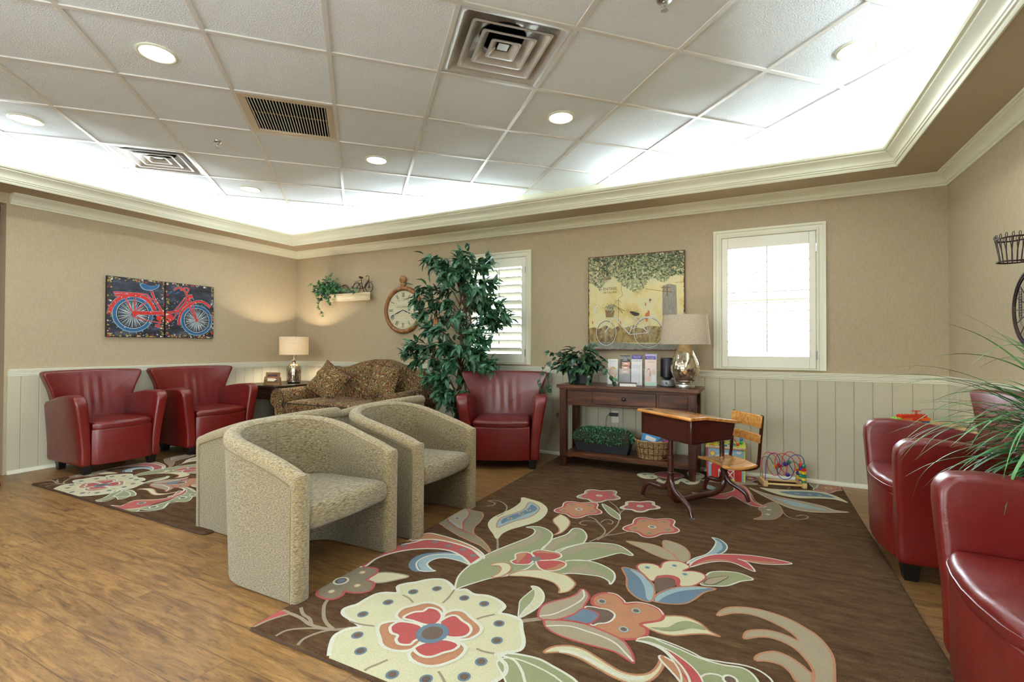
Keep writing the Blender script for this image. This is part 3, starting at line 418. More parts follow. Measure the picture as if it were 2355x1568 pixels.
m_.build('sash', 'cream', rw_, smooth=False); MB().box(RX+0.058, RX+0.062, RWIN_ADDED[0], RWIN_ADDED[1], RWIN_ADDED[2], RWIN_ADDED[3]).build('pane', 'glass', rw_, smooth=False)
# soffit: a dropped border 0.38 deep that carries the light cove
SW = 0.375
mb = MB(); z0, z1 = ZS, ZS+0.02
mb.box(LX, RX, D-SW, D, z0, z1); mb.box(LX, LX+SW, FY+SW, D-SW, z0, z1); mb.box(RX-SW, RX, FY+SW, D-SW, z0, z1); mb.box(LX, RX, FY, FY+SW, z0, z1)
struct(mb, 'trim_soffit', 'soffit', smooth=False)
mb = MB()   # painted inner faces of the cove
mb.box(LX, RX, D-0.012, D, z1, ZC); mb.box(LX, LX+0.012, FY, D, z1, ZC); mb.box(RX-0.012, RX, FY, D, z1, ZC)
struct(mb, 'trim_cove', 'cream', smooth=False)

def molding(name, prof, path, m, closed=False, parent=None):
    """prof: (d,z) with d measured to the left of the path direction"""
    n = len(path); loops = []
    for i in range(n):
        b = Vector(path[i]); a = Vector(path[(i-1) % n]) if (closed or i > 0) else None; c = Vector(path[(i+1) % n]) if (closed or i < n-1) else None
        if a is None: t = (c-b).normalized(); nm = Vector((-t.y, t.x)); sc_ = 1
        elif c is None: t = (b-a).normalized(); nm = Vector((-t.y, t.x)); sc_ = 1
        else:
            t1 = (b-a).normalized(); t2 = (c-b).normalized(); n1 = Vector((-t1.y, t1.x)); n2 = Vector((-t2.y, t2.x)); nm = (n1+n2).normalized(); sc_ = 1/max(0.2, nm.dot(n1))
        loops.append([(b.x+nm.x*d*sc_, b.y+nm.y*d*sc_, z) for d, z in prof])
    if closed: loops.append(loops[0])
    mb = MB().rings(loops, cap0=not closed, cap1=not closed)
    return struct(mb, name, m, parent, angle=28)
def arc(c, r, a0, a1, k=5): return [(c[0]+r*math.cos(math.radians(a0+(a1-a0)*i/k)), c[1]+r*math.sin(math.radians(a0+(a1-a0)*i/k))) for i in range(k+1)]
# room runs clockwise seen from above so the room is to the left when walking: right wall up? use counter-clockwise paths (room on the left)
crown = [(0, 2.33), (0.010, 2.33), (0.012, 2.345), (0.020, 2.350), (0.022, 2.358)] + [(0.022+0.042*(i/6)**1.6, 2.358+0.040*(i/6)**0.75) for i in range(1, 7)] + [(0.070, 2.400), (0.072, 2.406), (0.082, 2.408), (0.086, 2.414), (0.086, 2.4199), (0, 2.4199)]
path_main = [(RX, FY), (RX, D), (LX, D), (LX, OY1+0.02)]
molding('trim_crown', crown, path_main, 'cream')
lipc = [(SW-0.004, 2.4195), (SW+0.004, 2.409), (SW+0.012, 2.408), (SW+0.018, 2.416), (SW+0.020, 2.428), (SW+0.028, 2.431), (SW+0.030, 2.440), (SW+0.036, 2.444)] + [(SW+0.036+0.042*(i/6)**1.5, 2.444+0.052*(i/6)**0.7) for i in range(1, 7)] + [(SW+0.084, 2.500), (SW+0.086, 2.508), (SW+0.100, 2.512), (SW+0.106, 2.522), (SW+0.106, 2.534), (SW+0.090, 2.534), (SW+0.080, 2.505), (SW+0.010, 2.4405), (SW-0.004, 2.4405)]
molding('trim_tray', lipc, [(RX, FY), (RX, D), (LX, D), (LX, FY)], 'cream', closed=True)
rail = [(0, 0.838), (0.010, 0.838), (0.014, 0.844), (0.014, 0.852), (0.020, 0.856), (0.020, 0.866), (0.024, 0.870), (0.024, 0.880), (0.030, 0.884), (0.030, 0.892), (0.034, 0.896), (0.034, 0.903), (0, 0.903)]
molding('trim_rail', rail, [(RX, RWIN_ADDED[1]+0.1), (RX, D), (LX, D), (LX, OY1+0.02)], 'cream')
shoe = [(0.008, 0.0), (0.030, 0.0), (0.030, 0.014), (0.024, 0.026), (0.012, 0.032), (0.008, 0.032)]
molding('baseboard_back', shoe, path_main, 'cream')
# wainscot: tongue and groove boards with V joints, one mesh per wall
def wains(name, p0, p1, first, step):
    L = math.dist(p0, p1); tx, ty = (p1[0]-p0[0])/L, (p1[1]-p0[1])/L; nx, ny = -ty, tx
    s_ = [0.0]; g = first
    pr = [(0.0, 0.010)]
    while g < L-0.01:
        pr += [(g-0.0045, 0.010), (g, 0.004), (g+0.0045, 0.010)]; g += step
    pr.append((L, 0.010)); pr += [(L, 0.0), (0, 0.0)]
    lo = [[(p0[0]+tx*a+nx*d, p0[1]+ty*a+ny*d, z) for a, d in pr] for z in (0.01, 0.84)]
    return struct(MB().rings(lo), name, 'panel', smooth=False)
wains('trim_wainscot_back', (RX, D), (LX, D), RX-1.198, 0.1236)
wains('trim_wainscot_left', (LX, D), (LX, OY1+0.02), (D-1.964) % 0.1216, 0.1216)
wains('trim_wainscot_right', (RX, RWIN_ADDED[1]+0.1), (RX, D), 0.06, 0.1236)

# ---- suspended ceiling, lattice turned 44.35 degrees to the walls
GX, GY, GA, GT = -3.41313, 0.63366, 0.77404, 0.6096
e1 = (math.cos(GA), math.sin(GA)); e2 = (-math.sin(GA), math.cos(GA))
def gp(i, j): return (GX+GT*(i*e1[0]+j*e2[0]), GY+GT*(i*e1[1]+j*e2[1]))
def clip(poly, x0, x1, y0, y1):
    for ax, lim, sg in ((0, x0, 1), (0, x1, -1), (1, y0, 1), (1, y1, -1)):
        out = []
        for k in range(len(poly)):
            a, b = poly[k], poly[(k+1) % len(poly)]; ia = (a[ax]-lim)*sg >= 0; ib = (b[ax]-lim)*sg >= 0
            if ia: out.append(a)
            if ia != ib:
                t = (lim-a[ax])/(b[ax]-a[ax]); out.append((a[0]+(b[0]-a[0])*t, a[1]+(b[1]-a[1])*t))
        poly = out
        if not poly: return []
    return poly
holes = {(4, -1), (0, 3), (2, 1)}
tiles = MB(); bars = MB()
for i in range(-14, 18):
    for j in range(-14, 18):
        q = clip([gp(i, j), gp(i+1, j), gp(i+1, j+1), gp(i, j+1)], LX+0.012, RX-0.012, FY, D-0.012)
        if len(q) < 3: continue
        if (i, j) not in holes: tiles.add([(p[0], p[1], ZC) for p in q], [tuple(reversed(range(len(q))))])
BW = 0.012
for k in range(-14, 18):
    for a, b, nrm in ((gp(k, -14), gp(k, 18), e1), (gp(-14, k), gp(18, k), e2)):
        q = clip([(a[0]-nrm[0]*BW, a[1]-nrm[1]*BW), (b[0]-nrm[0]*BW, b[1]-nrm[1]*BW), (b[0]+nrm[0]*BW, b[1]+nrm[1]*BW), (a[0]+nrm[0]*BW, a[1]+nrm[1]*BW)], LX+0.012, RX-0.012, FY, D-0.012)
        if len(q) >= 3: bars.prism(q, ZC-0.007-(0.0008 if nrm is e2 else 0), ZC+0.0005)
struct(tiles, 'ceiling', 'tile', smooth=False)
struct(bars, 'trim_ceiling_grid', 'grid', smooth=False)
struct(MB().box(LX, RX, FY, D, ZC+0.30, ZC+0.34), 'ceiling_deck', 'dark', smooth=False)

def cellT(i, j, z): c = gp(i+0.5, j+0.5); return c[0], c[1], z
def diffuser(i, j, label):
    x, y, z = cellT(i, j, ZC)
    t = thing('air_diffuser', label, 'ceiling vent', (x, y, z), GA, 'four way ceiling air diffusers')
    h = GT/2-0.013
    fr = MB()
    def sq(s_, z_, r): return [(p[0], p[1], z_) for p in rrect(-s_, s_, -s_, s_, r, 4)]
    fr.rings([sq(h, -0.004, .004), sq(h-0.022, -0.004, .02), sq(h-0.028, 0.0, .025), sq(h-0.06, 0.035, .03), sq(h-0.12, 0.065, .03), sq(0.13, 0.075, .129)], cap0=False, cap1=False)
    fr.build('bowl', 'louver_metal', t, angle=50)
    for s_, zz in ((0.218, -0.002), (0.150, 0.000), (0.084, 0.002)):
        m_ = MB(); m_.rings([sq(s_, zz, .016), sq(s_-0.014, zz-0.002, .016), sq(s_-0.018, zz+0.004, .014), sq(s_-0.052, zz+0.036, .01), sq(s_-0.050, zz+0.038, .01), sq(s_, zz+0.003, .016)], cap0=False, cap1=False)
        m_.build('cone', 'louver_metal', t, angle=50)
    m_ = MB(); m_.rings([sq(0.036, 0.020, .004), sq(0.030, 0.020, .004), sq(0.024, 0.034, .004), sq(0.036, 0.034, .004)], cap0=True, cap1=True); m_.build('centre_plate', 'louver_metal', t, angle=50)
    MB().lathe([(0.13, 0.07), (0.128, 0.22)], 32, cap=False).build('duct', 'dark', t)
    MB().box(-h, h, -h, h, 0.225, 0.23).build('duct_cover', 'dark', t, smooth=False)
    MB().tube([(-0.125, 0.0, 0.10), (0.125, 0, 0.10)], 0.006).build('damper_rod', 'louver_metal', t)
    return t
diffuser(4, -1, 'large square metal air diffuser of nested louvers, in the ceiling above the tan tub chairs')
diffuser(0, 3, 'far square metal air diffuser with nested louvers, in the ceiling near the left wall')
x, y, z = cellT(2, 1, ZC)
t = thing('return_grille', 'square return air grille with thin white slats over a black opening in the ceiling', 'ceiling vent', (x, y, z), GA)
h = GT/2-0.013; m_ = MB()
for a in ((-h, h, -h, -h+0.045), (-h, h, h-0.045, h), (-h, -h+0.045, -h+0.045, h-0.045), (h-0.045, h, -h+0.045, h-0.045)): m_.box(a[0], a[1], a[2], a[3], -0.008, 0.004)
m_.build('frame', mat('beige_grille_frame', (204, 186, 160), 0.4, metal=0.3), t, bevel=0.003)
m_ = MB(); n_ = 26; w_ = 2*(h-0.045)
for k in range(n_): a = -h+0.045+w_*(k+0.5)/n_; m_.box(a-0.0022, a+0.0022, -h+0.04, h-0.04, -0.004, 0.002)
m_.build('slats', 'white_gloss', t, smooth=False)
MB().box(-h+.05, h-.05, -0.004, 0.004, 0.012, 0.018).build('cross_bar', 'frame_wood', t)
m_ = MB(); m_.box(-h, h, -h, h, 0.16, 0.165); m_.box(-h, -h+.01, -h, h, .004, .16); m_.box(h-.01, h, -h, h, .004, .16); m_.box(-h, h, -h, -h+.01, .004, .16); m_.box(-h, h, h-.01, h, .004, .16)
m_.build('plenum', 'dark', t, smooth=False)
# downlights
LP = [((1, 0), 'left near round downlight in the white ceiling, glowing'), ((-1, 2), 'round downlight near the left edge of the ceiling tray'), ((1, 4), 'far round downlight above the corner lamp'), ((3, 2), 'round downlight between return grille and back wall'),
      ((5, 0), 'round downlight between the large diffuser and back wall'), ((7, -2), 'round downlight near the right corner of the ceiling tray')]
LAMP = 5.6
trim = MB(); trim.lathe([(0.098, -0.001), (0.098, -0.006), (0.090, -0.010), (0.083, -0.008), (0.078, 0.000)], 40, cap=False)
def downlight(i, j, label, show=True):
    c = gp(i+0.5, j+0.5)
    t = thing('downlight', label, 'ceiling light', (c[0], c[1], ZC), 0, 'recessed round downlights in the tiled ceiling')
    trim.build('trim_ring', 'cream', t); MB().lathe([(0.0001, -0.0045), (0.079, -0.004), (0.0795, 0.002)], 40, cap=False).build('lens', 'lens', t)
    return t
for k, ((i, j), lb) in enumerate(LP):
    downlight(i, j, lb); c = gp(i+0.5, j+0.5)
    area_light('downlight_glow', (c[0], c[1], ZC-0.012), (0, 0, 0), 0.15, 0.15, LAMP, (0.82, 0.93, 1.0), 'DISK')
for (i, j) in ((3, -2), (5, -4), (1, -4), (-1, -2), (-3, 0), (3, -6), (-1, -6), (7, -6), (-3, -4)):
    c = gp(i+0.5, j+0.5)
    if LX+0.5 < c[0] < RX-0.4 and FY+0.4 < c[1] < D-0.4:
        area_light('downlight_glow', (c[0], c[1], ZC-0.012), (0, 0, 0), 0.15, 0.15, LAMP*1.25, (0.82, 0.93, 1.0), 'DISK')
# sprinklers
for (i, j), lb in (((5, -2), 'chrome ceiling sprinkler head at the top edge, right of the large diffuser'), ((1, 2), 'chrome ceiling sprinkler head near the left diffuser')):
    c = gp(i+0.5, j+0.5); t = thing('sprinkler', lb, 'sprinkler', (c[0], c[1], ZC), 0, 'ceiling fire sprinklers')
    MB().lathe([(0.001, -0.001), (0.036, -0.001), (0.034, -0.006), (0.024, -0.010), (0.001, -0.011)], 24, cap=False).build('escutcheon', 'alu', t)
    m_ = MB(); m_.lathe([(0.011, -0.009), (0.011, -0.020), (0.007, -0.022), (0.007, -0.030)], 12); m_.tube([(0.010, 0, -0.022), (0.014, 0, -0.035), (0.004, 0, -0.05)], 0.002, 6); m_.tube([(-0.010, 0, -0.022), (-0.014, 0, -0.035), (-0.004, 0, -0.05)], 0.002, 6); m_.build('head', 'alu', t)
    m_ = MB()
    for k in range(10): a = 2*PI*k/10; m_.box(0.006, 0.017, -0.0025, 0.0025, -0.052, -0.0505, 0, Matrix.Rotation(a, 4, 'Z'))
    m_.lathe([(0.009, -0.053), (0.009, -0.050)], 14); m_.build('deflector', 'alu', t)

# ---- windows: casing, shutter frame, louvers, tilt rod, glass
def window(n, x0, x1, tilt, cx_rod, loc_l):
    """x0,x1 outer edges of the casing"""
    root = bpy.data.objects.new('window_%d' % n, None); COL.objects.link(root); root['kind'] = 'structure'
    z0, z1 = 0.922, 2.148; c = 0.067
    prof = [(0, 0), (0, 0.012), (0.006, 0.018), (0.016, 0.018), (0.020, 0.012), (0.044, 0.012), (0.048, 0.018), (0.058, 0.022), (0.067, 0.022), (0.067, 0.0)]
    loops = []
    pts = [(x0, z0), (x0, z1), (x1, z1), (x1, z0)]
    dirs = [(1, 0), (1, -1), (-1, -1), (-1, 0)]
    for (px, pz), (dx, dz) in zip(pts, dirs): loops.append([(px+dx*d_, D-h_, pz+dz*d_) for d_, h_ in [(c-q[0], q[1]) for q in reversed(prof)]])
    MB().rings(loops).build('casing', 'cream', root, angle=25)
    MB().box(x0+c-0.004, x1-c+0.004, D-0.022, D-0.0, z0, z0+0.014).build('sill', 'cream', root, bevel=0.003)
    a0, a1, b0, b1 = x0+c+0.003, x1-c-0.003, z0+0.016, z1-c-0.003
    st, rt, rb = 0.048, 0.098, 0.098; y0, y1 = D-0.010, D+0.022
    fr = MB(); fr.box(a0, a0+st, y0, y1, b0, b1); fr.box(a1-st, a1, y0, y1, b0, b1); fr.box(a0+st, a1-st, y0, y1, b1-rt, b1); fr.box(a0+st, a1-st, y0, y1, b0, b0+rb)
    fr.build('shutter_frame', 'white_gloss', root, bevel=0.003)
    g0, g1, h0, h1 = a0+st, a1-st, b0+rb, b1-rt; N_ = 11; pitch = (h1-h0)/N_
    sec = [(0.041*math.cos(a), 0.0055*math.sin(a)) for a in [2*PI*k/14 for k in range(14)]]
    for k in range(N_):
        zc = h0+pitch*(k+0.5); ca, sa = math.cos(tilt), math.sin(tilt)
        m_ = MB(); lo = [[(x_, y0+0.018+u*ca-v*sa, zc+u*sa+v*ca) for u, v in sec] for x_ in (g0+0.001, g1-0.001)]
        m_.rings(lo).build('louver', 'white_gloss', root)
    MB().tube([(cx_rod, y0-0.034, h0+0.035), (cx_rod, y0-0.034, h1+0.0)], 0.0055, 8).build('tilt_rod', 'white_gloss', root)
    for zz in (b0+0.11, b1-0.14): MB().box(x1-c-0.006, x1-c+0.004, D-0.022, D-0.012, zz-0.035, zz+0.035).build('hinge', 'alu', root)
    MB().box(x0+c-.01, x1-c+.01, D+0.085, D+0.089, z0+.03, z1-c+.01).build('pane', 'glass', root, smooth=False)
    m_ = MB(); xm = (x0+x1)/2
    for a in ((x0+c-.01, x0+c+.03, z0+.03, z1-c), (x1-c-.03, x1-c+.01, z0+.03, z1-c), (x0+c, x1-c, z0+.03, z0+.07), (x0+c, x1-c, z1-c-.03, z1-c+.01), (x0+c, x1-c, 1.50, 1.535)): m_.box(a[0], a[1], D+0.07, D+0.11, a[2], a[3])
    m_.build('sash', 'cream', root, bevel=0.002)
    return root
window(1, -2.992, -2.130, math.radians(-33), -2.50, None)
window(2, -0.335, 0.517, math.radians(3), 0.088, None)
# paved ground outside, in daylight
struct(MB().box(-14, 10, D+0.3, D+14, -0.35, -0.25).box(-14, 10, FY-12, FY-0.3, -0.35, -0.25).box(RX+.3, RX+10, FY-.3, D+.3, -0.35, -0.25).box(LX-10, LX-.3, FY-.3, OY0-0.6, -0.35, -0.25), 'ground_outside', mat('pale_concrete', (222, 222, 220), 0.9, vary=0.1, vscale=3), smooth=False)
# ================================================================ rugs (tufted pattern, laid in as carved inlays)
RC = {'c': (222, 212, 168), 'w': (232, 226, 205), 'r': (184, 66, 60), 'o': (188, 124, 80), 'g': (150, 152, 104), 't': (172, 152, 120), 'b': (98, 122, 138), 'l': (160, 182, 182), 'k': (100, 74, 50), 'n': (158, 136, 106), 'v': (134, 118, 84)}
def rug_m(k, c):
    return mat('rug_yarn_'+{'c': 'cream', 'w': 'ivory', 'r': 'coral', 'o': 'apricot', 'g': 'sage', 't': 'taupe', 'b': 'slate', 'l': 'sky', 'k': 'umber', 'n': 'sand', 'v': 'olive'}[k], c, 0.98, spec=0.05, sheen=0.2, vary=0.13, vscale=90, stretch=(1, 3, 1), bump=0.9, bscale=330, bdist=0.006, detail=5)
RC = {k: tuple(int(v*.93) for v in c) for k, c in RC.items()}
rk = list(RC); rmats = [rug_m(k, RC[k]) for k in rk]
ground = mat('rug_ground', (104, 80, 58), 0.98, spec=0.05, vscale=1.0, stretch=(6, 26, 1), detail=9, bump=1.0, bscale=260, bdist=0.008, ramp=[(0.30, (62, 41, 27)), (0.46, (86, 61, 42)), (0.58, (98, 75, 51)), (0.72, (122, 104, 70))])
_n = [n for n in ground.node_tree.nodes if n.type == 'TEX_NOISE'][0]; _n.inputs['Roughness'].default_value = .78; _n.inputs['Detail'].default_value = 13
edge_m = mat('rug_binding', (58, 36, 22), 0.95)
RUG = [(int(a), b, c, int(d), [int(q)/1000 for q in e.split(',')]) for a, b, c, d, e in (s.split(';') for s in RUGDATA.split('|'))]
def rug(name, label, x0, y0, Wd, Lg, sx, sy):
    o_mb = MB(); zt = 0.012
    o_mb.rings([[(p[0], p[1], z) for p in rrect(-e_, Wd+e_, -e_, Lg+e_, 0.02, 3)] for e_, z in ((0.0, 0.0), (0.004, 0.004), (0.0, 0.010))], len(rk)+1, cap1=False)
    o_mb.add([(p[0], p[1], 0.010) for p in rrect(0, Wd, 0, Lg, 0.02, 3)]+[(p[0], p[1], zt) for p in rrect(0.006, Wd-0.006, 0.006, Lg-0.006, 0.016, 3)],
             [(i, (i+1) % 16, (i+1) % 16+16, i+16) for i in range(16)]+[tuple(range(16, 32))], len(rk))
    def cl(p): return (p[0]*sx, p[1]*sy)
    def inside(p): return 0.006 < p[0] < Wd-0.006 and 0.006 < p[1] < Lg-0.006
    def strip(pts, w_, z, mi, closed=False):
        run = []
        for p in (pts+[pts[0]] if closed else pts)+[None]:
            if p is not None and inside(p): run.append(p)
            else:
                if len(run) > 1: o_mb.ribbon(run, w_, z, mi)
                run = []
    dz = 0.00028
    for k_i, (L, fill, ol, wd, q) in enumerate(RUG):
        pts = [(q[i], q[i+1]) for i in range(0, len(q), 2)]
        if len(pts) == 1:
            c = cl(pts[0]); r = wd/1000
            if c[0] < 0.02 or c[1] < 0.02 or c[0] > Wd-.02 or c[1] > Lg-.02: continue
            o_mb.disc(c[0], c[1], r*sx, zt+dz*(3*L), rk.index(ol), ry=r*sy*1.05)
            o_mb.disc(c[0], c[1], r*0.66*sx, zt+dz*(3*L+1), rk.index(fill), ry=r*0.68*sy)
        elif fill == '':
            sm = [cl(p) for p in catmull(pts, False, 5)]; strip(sm, wd/1000*sx, zt+dz*(3*L), rk.index(ol))
        else:
            sm = [cl(p) for p in catmull(pts, True, 4)]; dd = [sm[0]]
            for p in sm[1:]:
                if math.dist(p, dd[-1]) > 0.002: dd.append(p)
            if len(dd) < 4: continue
            cp = clip(dd, 0.006, Wd-0.006, 0.006, Lg-0.006)
            if len(cp) > 2: o_mb.flat(cp, zt+dz*(3*L)+((k_i*7) % 11)*1.2e-5, rk.index(fill))
            if ol: strip(dd, wd/1000*sx, zt+dz*(3*L+1)+((k_i*7) % 11)*1.2e-5, rk.index(ol), True)
    o = o_mb.build(name, rmats+[ground, edge_m], smooth=False); o.location = (x0, y0, 0.0005)
    return tag(o, label, 'rug')
rug('area_rug', 'large brown floral area rug in front of the console table, under the school desk', -1.77, 1.235, 2.375, 3.36, 1, 1)
rug('area_rug', 'smaller brown floral area rug at the far left, in front of the two red armchairs', -5.155, 1.725, 2.27, 2.6, 0.86, 0.765)
# entry mat at the left edge
m_ = MB(); W_, L_ = 0.62, 0.9
m_.rings([[(p[0], p[1], z) for p in rrect(-e_, W_+e_, -e_, L_+e_, .01, 2)] for e_, z in ((0, 0), (0, 0.007))], 0)
random.seed(3)
for k in range(260):
    cx, cy = random.uniform(.04, W_-.04), random.uniform(.04, L_-.04); a = random.uniform(0, PI); l = random.uniform(.012, .035)
    m_.ribbon([(cx-l*math.cos(a), cy-l*math.sin(a)), (cx+l*.3, cy), (cx+l*math.cos(a+.5), cy+l*math.sin(a+.5))], .009, .0074+.0002*(k % 3), 1 if k % 3 else 2)
m_.ribbon([(.015, .015), (W_-.015, .015), (W_-.015, L_-.015), (.015, L_-.015)], .02, .0082, 3, closed=True)
o = m_.build('door_mat', [mat('mat_maroon', (98, 22, 22), .95, bump=.6, bscale=200), mat('mat_grey', (150, 148, 138), .95), mat('mat_tan', (128, 118, 96), .95), mat('mat_pale', (176, 172, 158), .95)], smooth=False)
o.location = (-5.32, 1.60, 0.0005); o.rotation_euler = (0, 0, math.radians(166)); tag(o, 'small maroon and grey patterned mat at the left edge, by the wall opening', 'mat')

# ================================================================ red club chairs
def club_chair(label):
    t = thing('club_armchair', label, 'armchair', group='red leather club chairs')
    arm = [(-.29, .085), (.33, .085), (.335, .30), (.348, .46), (.350, .56), (.335, .625), (.295, .665), (.22, .683), (.10, .678), (-.05, .655), (-.20, .62), (-.30, .595), (-.31, .35)]
    arm = catmull(arm[:1]+arm, True, 4) if False else arm
    def smooth(o): return catmull(o, True, 5)
    A = [(-.29, .085), (0.0, .085), (.318, .085), (.330, .095), (.333, .30), (.343, .46), (.349, .58), (.346, .630), (.330, .662), (.300, .682), (.22, .690), (.10, .682), (-.05, .660), (-.20, .625), (-.29, .605), (-.31, .585), (-.31, .35), (-.31, .11)]
    for s in (-1, 1):
        def fn(u, v, w_, s=s):
            fl = 0.072*max(0, min(1, (v-.18)/.48))**1.4*(.25+.75*max(0, min(1, (u+.28)/.45)))
            return (s*(.262+w_*(.86+.55*max(0, (v-.22)))+fl*.62), -u, v)
        m_ = MB(); pillow(m_, A, .100, .024, fn, n=96, dome=.006, dome_back=-.002)
        if s < 0: m_.f = [tuple(reversed(f)) for f in m_.f]
        a_ = m_.build('arm', 'leather', t, angle=60)
        # stitched seam where the top boxing meets the outer panel
        sm = MB()
        for ww in (.012, .090):
            pts = [fn(u, v, ww) for u, v in inset(resample(A, 84), .018)]
            pts = [p for p in pts if p[2] > .09 and p[1] < .27]
            i0 = max(range(len(pts)), key=lambda i: math.dist(pts[i], pts[i-1])); pts = pts[i0:]+pts[:i0]
            off = -.0045 if ww < .05 else .0045
            pts = [(p[0]+s*off*1.0, p[1], p[2]) for p in pts]
            sm.tube(pts, .0022, 5)
        sm.build('stitching', 'seam', a_)
    # body under the cushion with a bowed front
    P = [(-.262, .27), (-.262, -.33), (-.20, -.350), (-.10, -.364), (0, -.369), (.10, -.364), (.20, -.350), (.262, -.33), (.262, .27)]
    m_ = MB(); pillow(m_, P, .31, .014, lambda u, v, w_: (u, v, .085+w_), n=80); m_.build('seat_base', 'leather', t, angle=50)
    C = [(-.258, .20), (-.258, -.328), (-.20, -.353), (-.10, -.369), (0, -.375), (.10, -.369), (.20, -.353), (.258, -.328), (.258, .20)]
    m_ = MB(); pillow(m_, C, .075, .026, lambda u, v, w_: (u, v, .378+w_+.003*math.sin(u*34+v*9)*max(0, w_/.075-.3)), n=80, dome=.014, dome_back=0); q_ = m_.build('cushion', 'leather', t, angle=60)
    sm = MB(); cc = [p for p in resample(C, 90) if p[1] < -.28]
    sm.tube([(p[0]*1.004, p[1]-.002, .424) for p in sorted(cc)], .0028, 6); sm.build('piping', 'leather', q_)
    B = [(-.262, .13), (.262, .13), (.300, .42), (.335, .58), (.378, .72), (.430, .835), (.436, .866), (.420, .878), (.2, .884), (0, .886), (-.2, .884), (-.420, .878), (-.436, .866), (-.430, .835), (-.378, .72), (-.335, .58), (-.300, .42)]
    def fb(u, v, w_):
        k = abs(u)/.42; wing = .085*k**2.2*min(1, max(0, (v-.35)/.35))
        wr = 0
        if w_ > .06 and abs(u) < .2: wr = .0045*math.sin(u*75+v*3)*math.exp(-(u/.13)**2)*min(1, max(0, (v-.45)/.1))*min(1, max(0, (.86-v)/.12))
        y = .292-w_*(1.0-.15*k) - wing*(.55+.45*(w_ > 0)) + (v-.42)*.14 + wr
        return (u, min(y, .350), v)
    m_ = MB(); pillow(m_, B, .125, .022, fb, n=140, dome=.012, dome_back=0, caps=16); m_.build('backrest', 'leather', t, angle=60)
    for a, b in ((-.285, -.275), (.285, -.275), (-.265, .22), (.265, .22)):
        MB().taper((a, b, 0.0), (.055, .055), (a, b, .088), (.075, .075)).build('leg', 'black', t, bevel=.004)
    return t
ch = club_chair('red leather armchair against the left wall with a violet sheen on its side')
ch.location = (-5.372, 2.298, 0.0); ch.rotation_euler = (0, 0, PI/2); ch.scale = (.87, 1, 1)
dup(ch, (-5.378, 3.195, 0), PI/2, 'red leather armchair against the left wall, beside the end table', scale=(1, 1, 1))
dup(ch, (-2.185, 4.150, 0), math.radians(24), 'red leather armchair against the window wall, between the ficus tree and console table', scale=(1.0, .93, .98))
dup(ch, (.935, 3.235, 0.0), -PI/2, 'farther red leather armchair by the right wall, its back half hidden by the grassy plant', scale=(1, 1, 1))
dup(ch, (.900, 1.815, 0.0), -PI/2, 'red leather armchair cut off by the bottom right corner, nearest the camera', scale=(1, 1, 1))

